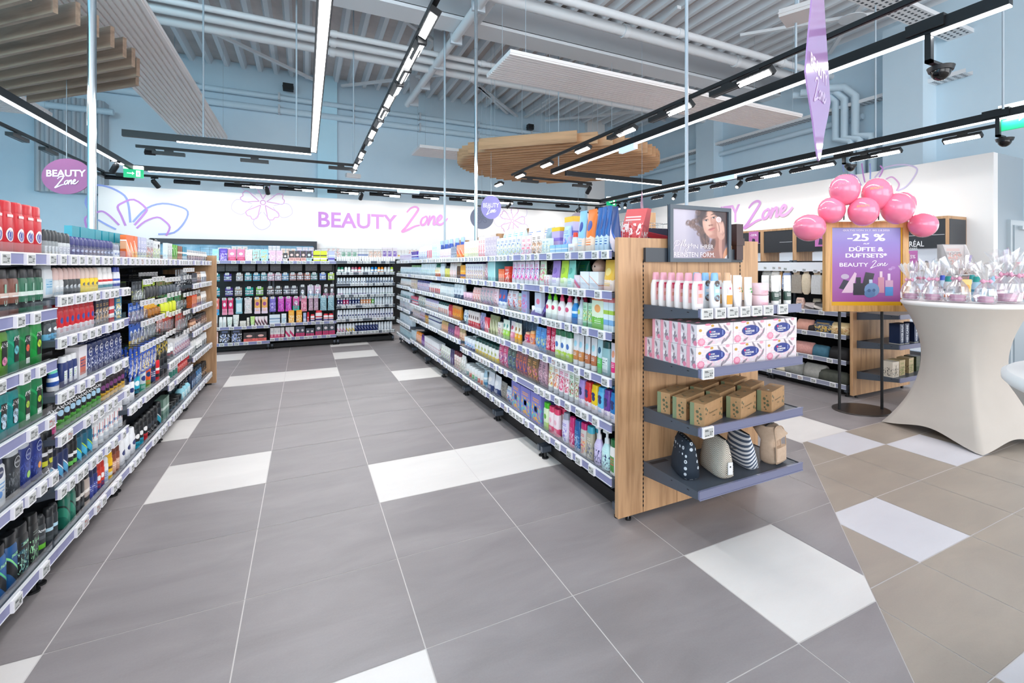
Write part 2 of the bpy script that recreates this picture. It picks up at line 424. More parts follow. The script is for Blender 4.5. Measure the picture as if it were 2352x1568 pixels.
# ---- roof steelwork (light grey steel), each member a thing of its own
M_steel = mat('steel_light_grey', 'c9ced4', .5); M_steel2 = mat('steel_white', 'ebecee', .45); M_beam = mat('beam_grey', 'b2b3b6', .6)
mb = MB(); mb.box(-5.2, 9.0, 6.98, 7.08, 5.02, 5.56, M_beam); mb.box(-5.2, 9.0, 6.98, 7.42, 4.97, 5.03, M_steel2); mb.box(-5.2, 9, 7.32, 7.42, 5.03, 5.56, M_beam)
tag(mb.build('roof_beam'), 'deep grey steel beam crossing under the roof deck', 'beam')
def hpipe(px, py, z, r, label, x0=-5.2, x1=9.0, m=None):
    Y = onz(px, py, z)[1]; q = MB(); q.tube([(x0, Y, z), (x1, Y, z)], r, m or M_steel2, 10)
    for x in np.arange(x0 + .8, x1, 2.4): q.tube([(x - .04, Y, z), (x + .04, Y, z)], r * 1.25, m or M_steel2, 10)
    tag(q.build('ceiling_pipe'), label, 'pipe')
hpipe(560, 36, 4.95, .045, 'thin upper pipe of the bundle beyond the roof beam')
hpipe(560, 56, 4.95, .07, 'middle thick pipe of the bundle beyond the roof beam')
hpipe(560, 78, 4.95, .085, 'lowest thick pipe of the bundle beyond the roof beam')
hpipe(1400, 30, 5.0, .06, 'thin painted pipe under the deck, nearer of the front pair', 2.0)
hpipe(1400, 62, 5.0, .085, 'thick painted pipe under the deck, farther of the front pair', 1.2)
def wpipe(px, py, r, label, x0, x1):
    z = ony(px, py, 12.18)[2]; q = MB(); q.tube([(x0, 12.18, z), (x1, 12.18, z)], r, M_wallb, 10)
    for x in np.arange(x0 + .5, x1, 1.5): q.box(x - .02, x + .02, 12.1, 12.3, z - r, z + r * 1.6, M_steel)
    tag(q.build('wall_pipe'), label, 'pipe')
wpipe(560, 213, .06, 'upper painted pipe along the top of the far blue wall', -4, 8)
wpipe(560, 243, .07, 'lower painted pipe along the top of the far blue wall', -4, 8)
a = onz(1100, 12, 4.9); q = MB(); X = a[0]; Y0 = a[1]; b = onz(915, 272, 4.9)
q.tube([(X, Y0 - 1.2, 4.9), (X, Y0, 4.9), (b[0], 11.0, 4.9)], .065, M_steel2, 10); q.tube([(X + .16, Y0 - 1.2, 5.0), (X + .16, Y0 + .6, 5.0), (X + .16, Y0 + .8, 5.15), (X + .5, Y0 + 1.2, 5.2)], .075, M_steel2, 10)
for k in range(5): q.box(X - .09, X + .09, Y0 + k * 1.1, Y0 + k * 1.1 + .05, 4.82, 5.5, M_steel)
tag(q.build('ceiling_pipe'), 'white pipe running away from the camera between track and chrome pole', 'pipe')
def brace(pts, z, label, name='roof_brace', w=.035, gus=None):
    q = MB()
    for (x0, y0), (x1, y1) in pts:
        A, B = Vector(onz(x0, y0, z)), Vector(onz(x1, y1, z)); d = (B - A); L = d.length; d.normalize(); n_ = Vector((-d.y, d.x, 0)) * w
        q.add([A + n_, A - n_, B - n_, B + n_, A + n_ + Vector((0, 0, .05)), A - n_ + Vector((0, 0, .05)), B - n_ + Vector((0, 0, .05)), B + n_ + Vector((0, 0, .05))],
              [(0, 1, 2, 3), (7, 6, 5, 4), (0, 4, 5, 1), (2, 6, 7, 3), (1, 5, 6, 2), (3, 7, 4, 0)], M_steel2)
    if gus:
        c = onz(gus[0], gus[1], z); q.cyl((c[0], c[1]), gus[2], z - .012, z, M_steel2, 18)
    tag(q.build(name), label, 'beam')
brace([((1065, 168), (785, 200)), ((1065, 168), (1165, 262))], 5.42, 'flat roof brace cross meeting above the hanging chrome poles', gus=(1062, 163, .24))
brace([((1958, 42), (1905, 125)), ((1958, 42), (1700, 85)), ((1958, 42), (1985, 8)), ((1958, 42), (2080, 30))], 5.4, 'flat roof braces meeting at a round plate on the right', gus=(1958, 42, .2))
brace([((415, 42), (740, 195)), ((420, 42), (350, 8))], 5.42, 'long flat roof brace on the left beyond the ribbed panel', gus=(412, 40, .17))
brace([((1465, 258), (1200, 285)), ((1300, 210), (1200, 275)), ((1100, 200), (1200, 280)), ((1465, 258), (1590, 300))], 5.42, 'flat roof braces above the far wooden slat disc', gus=(1465, 255, .2))
brace([((1175, 60), (1000, 0))], 5.45, 'short flat brace beside the roof beam, right of the spotlight track')
brace([((930, 50), (1000, 100))], 5.45, 'short slanted brace behind the roof beam, near the spotlight track')
brace([((1480, 90), (1560, 20))], 5.45, 'short flat brace right of the roof beam under the deck')
def tray(A, B, w, label):
    A, B = Vector(A), Vector(B); d = (B - A).normalized(); n_ = Vector((-d.y, d.x, 0)) * w / 2; q = MB(); h = Vector((0, 0, .06))
    q.quad(A + n_, B + n_, B - n_, A - n_, M_steel2); q.quad(A + n_, A + n_ + h, B + n_ + h, B + n_, M_steel2); q.quad(A - n_, A - n_ + h, B - n_ + h, B - n_, M_steel2)
    L = (B - A).length; k = 0
    md = mat('tray_slot', '4b4f55', .6)
    while k * .09 < L - .1:
        for j in range(4):
            c = A + d * (.05 + k * .09) + n_ * (-.72 + .48 * j); dz = Vector((0, 0, -.002))
            q.quad(c + dz - n_ * .1 , c + dz + n_ * .1, c + dz + n_ * .1 + d * .045, c + dz - n_ * .1 + d * .045, md)
        k += 1
    tag(q.build('cable_tray'), label, 'cable tray')
a = onz(2010, 0, 4.9); tray((a[0] - 1.5, a[1], 4.9), (9.0, a[1], 4.9), .34, 'perforated cable tray under the roof, top right')
z1 = onx(1700, 262, 8.9)[2]; tray((8.85, 3.6, 4.25), (8.85, 11.6, 4.25), .22, 'perforated cable tray along the upper right wall')
q = MB()
for dx, px in ((0, 1920), (0, 1940), (0, 1965)):
    P = onx(px, 250, 8.75); q.tube([(8.5, P[1] + .7, 4.7), (8.75, P[1] + .2, 4.62), (8.75, P[1], 4.4), (8.75, P[1], 3.7), (8.75, P[1] - .28, 3.62), (8.75, P[1] - .3, 3.4), (8.75, P[1] - .3, 2.6)], .07, M_wallb, 10)
tag(q.build('wall_pipe'), 'group of three cranked downpipes on the upper right wall', 'pipe')
q = MB(); Pz = onx(1650, 320, 8.9); q.tube([(8.9, 5.2, 4.05), (8.9, 12, 4.05)], .055, M_wallb, 8); tag(q.build('wall_pipe'), 'straight painted pipe along the upper right wall', 'pipe')
# ---- vertical supply poles
M_chrome = mat('chrome', 'c9d2d8', .18, 1); M_grpole = mat('pole_grey', 'b4c2cc', .35)
def pole(x, y, z0, z1, r, m, label):
    q = MB(); q.cyl((x, y), r, z0, z1, m, 14); q.cyl((x, y), r * 1.15, (z0 + z1) / 2 + .6, (z0 + z1) / 2 + .68, m, 14); q.cyl((x, y), r * 1.9, z0, z0 + .012, m, 14)
    tag(q.build('supply_pole'), label, 'pole')
pole(-1.45, 4.96, 1.47, 5.66, .027, M_chrome, 'shiny chrome pole rising from the left shelving to the roof')
pole(1.98, 6.12, 1.52, 5.66, .022, M_chrome, 'chrome pole above right shelving, nearer the camera of the two')
pole(1.98, 7.72, 1.52, 5.66, .016, M_grpole, 'thin grey pole above right shelving, left of the chrome pole')
a = onx(1577, 470, 2.25); pole(2.25, a[1], 1.53, 5.66, .0115, M_grpole, 'thin grey pole behind the framed portrait poster')
for (px, pt, py, zz, lab) in ((681, 0, 335, 3.05, 'thin rod holding the short black rail at upper left'), (2011, 50, 325, 3.05, 'thin rod holding the right lit rail, left one'), (2304, 20, 250, 3.05, 'thin rod holding the right lit rail, far right one'), (728, 0, 345, 3.05, 'thin rod beside the end of the bright centre light strip'), (1828, 0, 190, 3.05, 'thin rod above the glaring spotlight'), (812, 170, 378, 3.05, 'thin rod at the end of the centre spotlight track'), (1283, 300, 395, 3.05, 'thin rod at the end of the middle lit rail'), (467, 200, 322, 3.05, 'thin rod over the left end of the short rail')):
    P = onz(px, py, zz); q = MB(); q.cyl((P[0], P[1]), .011, zz, 5.66, M_grpole, 8); tag(q.build('hanging_rod'), lab, 'rod')

# ---- acoustic panels with ribbed underside
M_ac = mat('acoustic_white', 'fbf5f3', .7); M_acr = mat('acoustic_rib', 'b9b0ae', .7)
def acoustic(x0, x1, y0, y1, z, along, label):
    root = empty('acoustic_panel', ((x0 + x1) / 2, (y0 + y1) / 2, z), label=label, cat='ceiling panel')
    cx, cy = (x0 + x1) / 2, (y0 + y1) / 2; hx_, hy = (x1 - x0) / 2, (y1 - y0) / 2
    q = MB(); q.box(-hx_, hx_, -hy, hy, .02, .06, M_ac)
    W = (x1 - x0) if along == 'Y' else (y1 - y0); n = int(W / .062); st = W / n
    for k in range(n):
        a_ = -W / 2 + k * st
        if along == 'Y': q.box(a_ + .012, a_ + st - .012, -hy, hy, 0, .02, M_ac)
        else: q.box(-hx_, hx_, a_ + .012, a_ + st - .012, 0, .02, M_ac)
    q.build('ribbed_panel', root)
    q = MB()
    for sx_ in (-.92, .92):
        for sy_ in (-.92, .92): q.cyl((hx_ * sx_, hy * sy_), .003, .06, 5.66 - z, M_grpole, 5)
    q.build('suspension_wires', root)
acoustic(-2.2, -1.38, 3.2, 11.75, 3.9, 'Y', 'long white ribbed acoustic panel beside the nearer wooden disc')
acoustic(2.18, 7.55, 5.42, 6.28, 3.9, 'X', 'long white ribbed acoustic panel hanging in the middle')
acoustic(2.18, 5.4, 10.6, 11.5, 3.9, 'X', 'small white ribbed acoustic panel behind the far wooden disc')
acoustic(-5.1, -3.3, 8.9, 9.8, 3.55, 'X', 'white ribbed acoustic panel at far left behind the lit rail')
# ---- wooden slat discs
M_oak = wood('oak_slat', 'd3a67c', 'b98c64', .35, 'X'); M_oak2 = wood('oak_slat_dark', 'ac917c', '947b69', .35, 'X')
def slat_disc(cx, cy, R, z, m, label, h=.19, sp=.18):
    root = empty('slat_disc', (cx, cy, z), math.radians(135), label=label, cat='ceiling disc')
    q = MB(); k = -int(R / sp)
    while k * sp < R:
        t = k * sp
        if abs(t) < R - .05:
            L = math.sqrt(R * R - t * t); q.box(-L, L, t - .016, t + .016, 0, h, m)
        k += 1
    q.build('slats', root)
    q = MB()
    for a_ in range(8):
        q.cyl((R * .75 * math.cos(a_ * .785 + .2), R * .75 * math.sin(a_ * .785 + .2)), .003, h, 5.66 - z, M_grpole, 5)
        q.cyl((R * .4 * math.cos(a_ * .785), R * .4 * math.sin(a_ * .785)), .003, h, 5.66 - z, M_grpole, 5)
    q.build('suspension_wires', root)
slat_disc(-3.72, 6.18, 2.2, 3.35, M_oak2, 'large wooden slat disc hanging at upper left near the camera')
slat_disc(4.54, 8.68, 2.0, 3.35, M_oak, 'wooden slat disc hanging over the middle of the store')
# ============================================================ LIGHTING TRACKS
M_lens = mat('lamp_diffuser', 'ffffff', .4, emit='fbfdff', es=7.0)
M_led = mat('spot_lens', 'ffffff', .4, emit='ffffff', es=26)
M_lensoff = mat('spot_louvre_dark', '0b0c0e', .35)
ZR = 3.0
def rail(x0, y0, x1, y1, label, lit=(0, 1), w=.055, watt=11, z=ZR):
    """black profile with a diffuser along the lit share of its length; carries its own area light"""
    A, B = Vector((x0, y0, z)), Vector((x1, y1, z)); d = B - A; L = d.length; rz = math.atan2(d.y, d.x)
    root = empty('light_rail', A, rz, label, 'light rail')
    q = MB(); q.box(0, L, -w / 2, w / 2, .0, .085, M_black); q.build('housing', root)
    if lit:
        a_, b_ = lit[0] * L, lit[1] * L
        q = MB(); q.box(a_, b_, -w * .36, w * .36, -.012, .0, M_lens); q.build('diffuser', root)
        area('rail_light', ((a_ + b_) / 2, 0, -.02), (0, 0, 0), b_ - a_, w * .7, watt * (b_ - a_) * LAMP_K, (1, .985, .97), root)
    return root
def track(x0, y0, x1, y1, label, z=ZR):
    A, B = Vector((x0, y0, z)), Vector((x1, y1, z)); d = B - A; L = d.length
    q = MB(); q.box(0, L, -.018, .018, -.0, .035, M_black); q.box(0, L, -.008, .008, -.004, 0, M_lensoff)
    o = q.build('spotlight_track', None, A, math.atan2(d.y, d.x)); tag(o, label, 'track')
rail(.11, 1.2, .11, 7.9, 'very bright light strip running away over the aisle', (0, .985), .09, 11)
rail(.08, 8.0, -2.05, 8.0, 'short light rail crossing left from the bright strip', (0, .74), watt=9)
rail(-2.62, 3.4, -2.62, 10.75, 'lit rail running along the far left', (0, .93))
rail(-2.6, 10.75, 7.0, 10.75, 'long lit rail across the back of the store', (.02, .98), watt=7)
rail(6.85, 2.0, 6.85, 10.7, 'lit rail along the right side of the store', (.03, .86))
rail(3.92, 1.38, 3.92, 7.76, 'lit rail running away right of the white ribbed panel', (0, .99), watt=13)
rail(4.2, 7.76, 6.4, 7.76, 'short lit rail across the right in front of slat disc', (.3, 1), watt=9)
track(.72, 1.4, .72, 8.75, 'spotlight track running away left of the chrome poles')
track(.70, 8.55, -2.05, 8.55, 'spotlight track crossing under the short left rail', 2.98)
track(-3.15, 5.5, -3.15, 11.3, 'spotlight track along the far left wall')
track(-3.15, 11.3, 7.15, 11.3, 'spotlight track along the back wall', 2.98)
track(7.15, 2.2, 7.15, 11.3, 'spotlight track along the right wall', 2.98)
track(3.35, 1.6, 3.35, 8.25, 'spotlight track running away in the middle')
track(3.4, 8.25, 5.05, 8.25, 'short spotlight track crossing in front of slat disc', 2.98)
def linear_spot(x, y, z, along, lit, label, tilt=35, L=.34, power=0):
    """flat linear spotlight: box head under a track adapter; along = direction of its length (deg)"""
    root = empty('linear_spotlight', (x, y, z), math.radians(along), label, 'spotlight')
    q = MB(); q.box(-.05, .05, -.015, .015, -.03, .0, M_black); q.build('adapter', root)
    q = MB(); q.box(-L / 2, L / 2, -.035, .035, -.075, -.03, M_black)
    T = Matrix.Translation((0, 0, -.05)) @ Matrix.Rotation(math.radians(tilt), 4, 'X') @ Matrix.Translation((0, 0, .05))
    q.xf(T); q.build('head', root)
    q = MB()
    if lit:
        q.box(-L / 2 + .02, L / 2 - .02, -.024, .024, -.082, -.075, M_led)
        for k in range(1, 8): q.box(-L / 2 + .02 + k * (L - .04) / 8 - .002, -L / 2 + .02 + k * (L - .04) / 8 + .002, -.026, .026, -.084, -.074, M_black)
    else: q.box(-L / 2 + .02, L / 2 - .02, -.006, .006, -.078, -.075, mat('louvre_slit', '6d7176', .3))
    q.xf(T); q.build('lens', root)
    if power:
        l = area('spot_light', (0, 0, 0), (0, 0, 0), L - .05, .05, power * LAMP_K, (1, .99, .97), root, math.radians(130))
        l.matrix_local = T @ Matrix.Translation((0, 0, -.09))
    return root
def can_spot(x, y, z, az, label, tilt=50, r=.042):
    root = empty('can_spotlight', (x, y, z), math.radians(az), label, 'spotlight')
    q = MB(); q.box(-.06, .06, -.015, .015, -.03, 0, M_black); q.cyl((0, 0), .01, -.08, -.03, M_black, 8); q.build('bracket', root)
    T = Matrix.Translation((0, 0, -.1)) @ Matrix.Rotation(math.radians(tilt), 4, 'X')
    q = MB(); q.loft([(-.11, r, r), (.03, r, r), (.06, r * .6, r * .6)], M_black, 14); q.xf(T); q.build('head', root)
    q = MB(); q.cyl((0, 0), r * .75, -.114, -.108, mat('spot_glow', 'ffffff', .4, emit='fff7ea', es=2.5), 14); q.xf(T); q.build('lens', root)
bx = lambda px, Y: ony(px, 430, Y)[0]
for k, (u, v) in enumerate(((545, 580), (668, 698), (777, 803), (872, 900), (968, 990), (1052, 1077), (1128, 1162))):
    nm = ORD[k]
    linear_spot(bx(u, 11.3), 11.3, 2.98, 0, True, f'dark-backed linear spotlight aimed at the wall, back track, {nm} from left', 42, .42, 2.2)
    linear_spot(bx(v, 11.3), 11.3, 2.98, 0, True, f'glowing linear spotlight on back track, {nm} lit one from left', -38, .38, 8)
for k, u in enumerate((275, 430, 1206, 1292, 1382)):
    linear_spot(bx(u, 11.3), 11.3, 2.98, 0, True, f'dark-backed linear spotlight alone on the back track, {ORD[k]} from left', 42, .4, 3.5 if k > 1 else 2.5)
for k, u in enumerate((355, 613, 830, 1170, 1330)):
    can_spot(bx(u, 11.3), 11.3, 2.98, 20 * k - 30, f'small round can spotlight on the back track, {ORD[k]} from left')
linear_spot(ony(585, 365, 8.55)[0], 8.55, 2.98, 0, False, 'dark linear spotlight in the middle of the short left track', 0, .36)
linear_spot(ony(783, 378, 8.55)[0], 8.55, 2.98, 0, False, 'dark linear spotlight at the right end of the short left track', 0, .36)
linear_spot(ony(388, 350, 8.55)[0], 8.55, 2.98, 0, False, 'dark linear spotlight right beside the star-shaped glare', 0, .36)
linear_spot(ony(345, 343, 8.55)[0], 8.55, 2.98, 0, True, 'dazzling spotlight at the left end of the short track', 55, .12, 8)
for k, (px, py) in enumerate(((983, 35), (940, 110), (925, 150), (888, 215), (878, 245), (853, 295), (829, 345), (816, 372))):
    Y = onz(px, py, ZR)[1]
    linear_spot(.72, Y, ZR, 90, k != 9, f'lit linear spotlight on the track left of the poles, {ORD[k]} from camera', 25, .36, 5)
    linear_spot(.72, Y + .40, ZR, 90, True, f'dark-backed linear spotlight left of the poles aimed right, {ORD[k]} from camera', -40, .30, 8)
    q = MB(); q.box(.69, .75, Y + .2, Y + .24, 2.9, 3.0, M_black); tag(q.build('track_feed_box'), f'small black box on the track left of the poles, {ORD[k]} from camera', 'connector')
for k, (px, py) in enumerate(((1770, 160), (1597, 232), (1477, 284), (1383, 327), (1301, 362), (1236, 387), (1188, 408))):
    Y = onz(px, py + 12, ZR)[1]
    linear_spot(3.35, Y, ZR, 90, True, f'lit linear spotlight on the middle track, {ORD[k]} from camera', 40 if k < 2 else 25, .36, 11)
for k, (px, py) in enumerate(((1690, 188), (1543, 252), (1440, 295))):
    Y = onz(px, py + 8, ZR)[1]; linear_spot(3.35, Y, ZR, 90, False, f'dark linear spotlight on the middle track, {ORD[k]} from camera', 0, .36)
for k, px in enumerate((1217, 1333)):
    linear_spot(ony(px, 415, 8.25)[0], 8.25, 2.98, 0, False, f'dark linear spotlight under the slat disc, {("left", "right")[k]} one', 0, .34)
can_spot(5.0, 8.25, 2.98, 0, 'small round can spotlight lit under the slat disc')
ry = lambda px: onx(px, 350, 7.15)[1]
for k, (px, lit) in enumerate(((2210, 1), (2035, 1), (1985, 0), (1890, 1), (1840, 0), (1770, 1), (1735, 0), (1650, 0), (1590, 0), (1510, 0), (1460, 0))):
    linear_spot(7.15, ry(px), 2.98, 90, True, f'{"lit" if lit else "dark-backed"} linear spotlight on the right wall track, {ORD[k]} from camera', 35 if lit else -42, .4, 8 if lit else 2.5)
for k, px in enumerate((1700, 1550, 1436, 1420)):
    can_spot(7.15, ry(px), 2.98, 90 + 25 * k, f'small round can spotlight on the right wall track, {ORD[k]} from camera')
for k, (px, py) in enumerate(((32, 318), (135, 352), (240, 405))):
    P = onz(px, py, 2.93); linear_spot(-3.15, P[1], ZR, 90, False, f'dark linear spotlight on the far left track, {ORD[k]} from camera', 0, .4)
can_spot(-2.62, 9.9, 3.0, 40, 'small round can spotlight under the far left rail')
# ---- cctv domes on brackets
def dome(x, y, z, label, drop=.36):
    root = empty('dome_camera', (x, y, z), 0, label, 'camera')
    q = MB(); q.box(-.05, .05, -.12, .12, .02, .10, M_black); q.box(-.02, .02, -.03, .01, -drop, .02, M_black); q.box(-.02, .14, -.03, .01, -drop, -drop + .02, M_black); q.build('bracket', root)
    q = MB(); q.loft([(-drop - .03, .075, .075), (-drop, .085, .085)], M_black, 20, .16, -.01); q.build('collar', root)
    q = MB(); c = mat('smoked_dome', '0d0f12', .08)
    q.loft([(-drop - .03 - .065 * math.sin(a_), .062 * math.cos(a_) + .001, .062 * math.cos(a_) + .001) for a_ in np.linspace(math.pi / 2, 0, 7)], c, 18, .16, -.01); q.build('dome', root)
a = onz(2150, 60, 3.0); dome(3.92, onz(2130, 65, 3.05)[1], 3.0, 'black dome security camera on the near lit rail', .2)
dome(6.85, onx(2290, 270, 6.85)[1], 3.0, 'black dome security camera on the right lit rail', .2)
dome(7.15, ry(1937), 2.98, 'black dome security camera on the right wall track', .1)
# ---- sensor boxes
M_pl = mat('white_plastic', 'd9d4d2', .4)
def box_thing(c, d, m, name, label, cat, rz=0):
    q = MB(); q.box(-d[0] / 2, d[0] / 2, -d[1] / 2, d[1] / 2, 0, d[2], m); q.box(-d[0] / 2 - .006, d[0] / 2 + .006, -d[1] / 2 - .006, d[1] / 2 + .006, d[2] * .4, d[2] * .6, m)
    o = q.build(name, None, c, rz); tag(o, label, cat); return o
a = onz(1833, 42, 3.6); box_thing(a, (.26, .26, .07), M_pl, 'wireless_access_point', 'white square wireless unit hanging above the petal sign', 'access point', .4)
q = MB(); q.cyl((a[0], a[1]), .012, 3.67, 5.66, M_grpole, 8); tag(q.build('hanging_rod'), 'thin rod holding the white square wireless unit', 'rod')
a = ony(811, 408, 9.5); box_thing(a, (.24, .1, .07), M_pl, 'wireless_access_point', 'small white unit hanging below the centre track end', 'access point', .2)
q = MB(); q.cyl((a[0], a[1]), .006, a[2] + .07, 5.66, M_grpole, 6); tag(q.build('hanging_rod'), 'thin rod holding the small white unit', 'rod')
a = ony(662, 208, 12.04); box_thing(a, (.2, .15, .14), M_black, 'loudspeaker', 'small black loudspeaker on the pipes, far left', 'speaker')
a = ony(1218, 298, 12.04); box_thing(a, (.16, .15, .14), M_black, 'loudspeaker', 'small black loudspeaker on the pipes above slat disc', 'speaker')
# ---- exit signs
M_green = mat('exit_green', '0f9a63', .4, emit='18b878', es=.9); M_glow = mat('exit_glow', 'ffffff', .4, emit='eafff6', es=1.6)
def exit_sign(P, rz, label, w=.3):
    root = empty('exit_sign', P, rz, label, 'exit sign'); h = w * .55
    q = MB(); q.box(-w / 2, w / 2, -.02, .02, 0, h, M_green); q.build('panel', root)
    q = MB(); q.box(-w / 2, w / 2, -.03, .03, h, h + .06, M_glow); q.build('lamp_bar', root)
    q = MB(); at = lambda u, v: (u * w, -.022, h / 2 + v * w)
    q.ribbon([(-.32, 0), (-.08, 0)], .05, M_glow, at); q.poly([at(-.06, .1), at(-.06, -.1), at(.06, 0)], M_glow)
    q.poly([at(.14, -.2), at(.36, -.2), at(.36, .2), at(.14, .2)], M_glow); q.poly([at(.2, -.12), at(.3, -.12), at(.3, .08), at(.2, .08)], M_green)
    q.build('pictogram', root)
exit_sign(ony(307, 408, 10.7), 0, 'green lit exit sign under the rail at far left', .26)
exit_sign(ony(1404, 472, 10.72), .1, 'green lit exit sign in the far corner under the rail', .3)
exit_sign(onx(2349, 292, 6.9), math.pi / 2 + math.pi, 'green lit exit sign cut by the right edge of the photo', .4)
def info_glass(P, L, rz, label):
    q = MB(); q.box(-L / 2, L / 2, -.03, .03, -.04, .03, mat('blue_glow_glass', 'bfe0ff', .2, emit='c9e4ff', es=.8)); tag(q.build('light_connector', None, P, rz), label, 'connector')
info_glass((3.92, onz(1462, 338, 3.0)[1], 2.97), .35, math.pi / 2, 'pale bluish connector on the lit rail beside slat disc')
info_glass((bx(905, 10.75) + .3, 10.75, 2.96), .45, 0, 'pale bluish connector on the long back rail')
info_glass((6.85, onx(1665, 410, 6.85)[1], 2.97), .5, math.pi / 2, 'pale bluish connector on the right lit rail')
# ============================================================ SHELVING
M_shelf = mat('shelf_anthracite', '4a525d', .42); M_back = mat('shelf_back_black', '0e0f12', .6)
M_rail = mat('price_rail_lilac', '888bb4', .25); M_edge = mat('rail_edge_white', 'eef0f6', .3); M_slot = mat('slot_dark', '0a0a0c', .6)
M_tagw = mat('tag_white', 'f3f2f4', .4); M_tags = mat('tag_screen', 'b9bcbb', .35); M_tagd = mat('tag_ink', '2f3234', .5); M_tagr = mat('tag_red', 'b03a34', .5)
M_acr = clear('clear_acrylic', (.97, .98, .99), .015, .05, .22)
M_oakp = wood('oak_panel', 'bf9770', 'a67f5b', .7, 'Z', .45)
TAGS = {}
def tag_mesh(var, w=.062, h=.045):
    k = (var, w, h)
    if k in TAGS: return TAGS[k]
    q = MB(); q.box(-w / 2, w / 2, -.011, 0, -h / 2, h / 2, M_tagw)
    q.box(-w / 2 + .006, w / 2 - .006, -.0118, -.011, -h / 2 + .0055, h / 2 - .0055, M_tags)
    ink = M_tagr if var == 2 else M_tagd; y = -.0122; s = w / .062
    def r(a, b, c, d, m=ink): q.quad((a * s, y, c * s), (b * s, y, c * s), (b * s, y, d * s), (a * s, y, d * s), m)
    r(-.022, -.004, .010, .0125); r(-.022, .000, .006, .0085); r(-.022, -.010, -.013, -.0105); r(-.008, .002, -.013, -.0105)
    if var == 0: add_text(q, '2.', ink, lambda u, v: (u, y, v), .012 * s, -.003 * s, height=.013 * s, bold=.02)
    elif var == 1: add_text(q, '0.', ink, lambda u, v: (u, y, v), .012 * s, -.003 * s, height=.013 * s, bold=.02)
    else: add_text(q, '1.', ink, lambda u, v: (u, y, v), .010 * s, -.002 * s, height=.016 * s, bold=.02)
    r(.017, .022, -.001, .004)
    TAGS[k] = q.mesh('price_tag'); return TAGS[k]
def put_tag(parent, x, z, y=-.006, var=None, w=.062, tilt=0.0):
    v = var if var is not None else random.choice((0, 0, 0, 1, 1, 2) if random.random() < .4 else (0, 1))
    o = bpy.data.objects.new('price_tag', tag_mesh(v, w, w * .73)); COL.objects.link(o); o.parent = parent; o.location = (x, y, z); o.rotation_euler = (tilt, 0, random.uniform(-.03, .03))
    return o
class Side:
    """a shelf front: local x runs left to right as the shopper sees it, y goes into the shelf, z up"""
    def __init__(s, X, Y, rz): s.o = Vector((X, Y, 0)); s.rz = math.radians(rz); s.rzd = rz
    def lx(s, px, dy=0):
        if s.rzd == 90: return onx(px, 600, s.o.x - dy)[1]
        if s.rzd == -90: return -onx(px, 600, s.o.x + dy)[1]
        return ony(px, 600, s.o.y + dy)[0]
    def w(s, x, y, z):
        c, q = math.cos(s.rz), math.sin(s.rz); return (s.o.x + c * x - q * y, s.o.y + q * x + c * y, z)
SL, SR, SB = Side(-.95, 0, 90), Side(1.45, 0, -90), Side(0, 9.15, 0)
SG = Side(4.95, 0, -90)
def bay(side, x0, x1, shelves, depth, label, ztop=1.46, guard=True, tagstep=.11, hooks=(), feet=True, back=None, lipm=None):
    """one shelving bay; shelves = z of rail tops, lowest one is the base deck"""
    root = empty('shelving_bay', side.w(x0, 0, 0), side.rz, label, 'shelving'); L = x1 - x0
    q = MB(); q.box(0, L, depth, depth + .02, .1, ztop, back or M_back)
    for k in range(0): pass
    q.box(0, L, .10, depth, .015, .085, M_back); q.build('back_panel', root)
    for xx in (.012, L - .042):
        q = MB(); q.box(xx, xx + .03, depth - .03, depth, .02, ztop + .01, M_shelf); q.build('upright', root)
        if feet:
            q = MB(); q.box(xx, xx + .03, .03, depth, .045, .085, M_shelf); q.cyl((xx + .015, .06), .01, .006, .05, M_black, 8); q.cyl((xx + .015, .06), .024, 0, .008, M_black, 12); q.build('foot', root)
    for i, z in enumerate(shelves):
        q = MB(); t = .03 if i < len(shelves) - 1 else .05
        q.box(.003, L - .003, 0, depth, z - t - .008, z - .012, M_shelf)
        if i < len(shelves) - 1:
            for xx in (.006, L - .012): q.add([(xx, .02, z - .04), (xx, depth, z - .04), (xx, depth, z - .10), (xx + .005, .02, z - .04), (xx + .005, depth, z - .04), (xx + .005, depth, z - .10)], [(0, 2, 1), (3, 4, 5), (0, 1, 4, 3), (1, 2, 5, 4), (2, 0, 3, 5)], M_shelf)
        s_ = q.build('shelf', root)
        q = MB(); q.box(.001, L - .001, -.006, 0, z - .044, z - .004, lipm or M_rail); q.box(.001, L - .001, -.009, .002, z - .005, z, M_edge); q.box(.001, L - .001, -.008, 0, z - .047, z - .044, M_edge)
        q.build('price_rail', s_)
        if guard:
            q = MB(); q.box(.01, L - .01, .004, .006, z, z + .035, M_acr); q.build('front_guard', s_)
        x = .035
        while x < L - .03:
            if random.random() > .1: put_tag(s_, x, z - .026)
            x += max(.064, random.gauss(tagstep, tagstep * .28))
    return root
# ---- left gondola (faces the aisle), bays from the camera to the far end
LB = [(1.72, 2.845), (2.845, 3.80), (3.80, 4.77), (4.77, 5.70), (5.70, 6.74)]
L_SH = [[1.416, 1.185, .968, .738, .493, .157], [1.416, 1.236, 1.053, .816, .631, .405, .157], [1.416, .505, .157], [1.416, .60, .43, .157], [1.416, 1.19, .96, .73, .49, .157]]
LN = ['nearest bay of the left shelving, with red bottles on top', 'second bay of the left shelving, seven close shelves of deodorants', 'third bay of the left shelving, with hanging hook packs', 'fourth bay of the left shelving, hook packs over two low shelves', 'last bay of the left shelving beside its wooden end panel']
for (a_, b_), sh, nm, ts in zip(LB, L_SH, LN, (.15, .095, .085, .075, .08)):
    bay(SL, a_, b_, sh, .46, nm, tagstep=ts)
q = MB(); q.box(-1.95, -.905, 6.75, 6.80, .02, 1.478, M_oakp); q.box(-1.9, -.95, 6.76, 6.79, 0, .02, M_black)
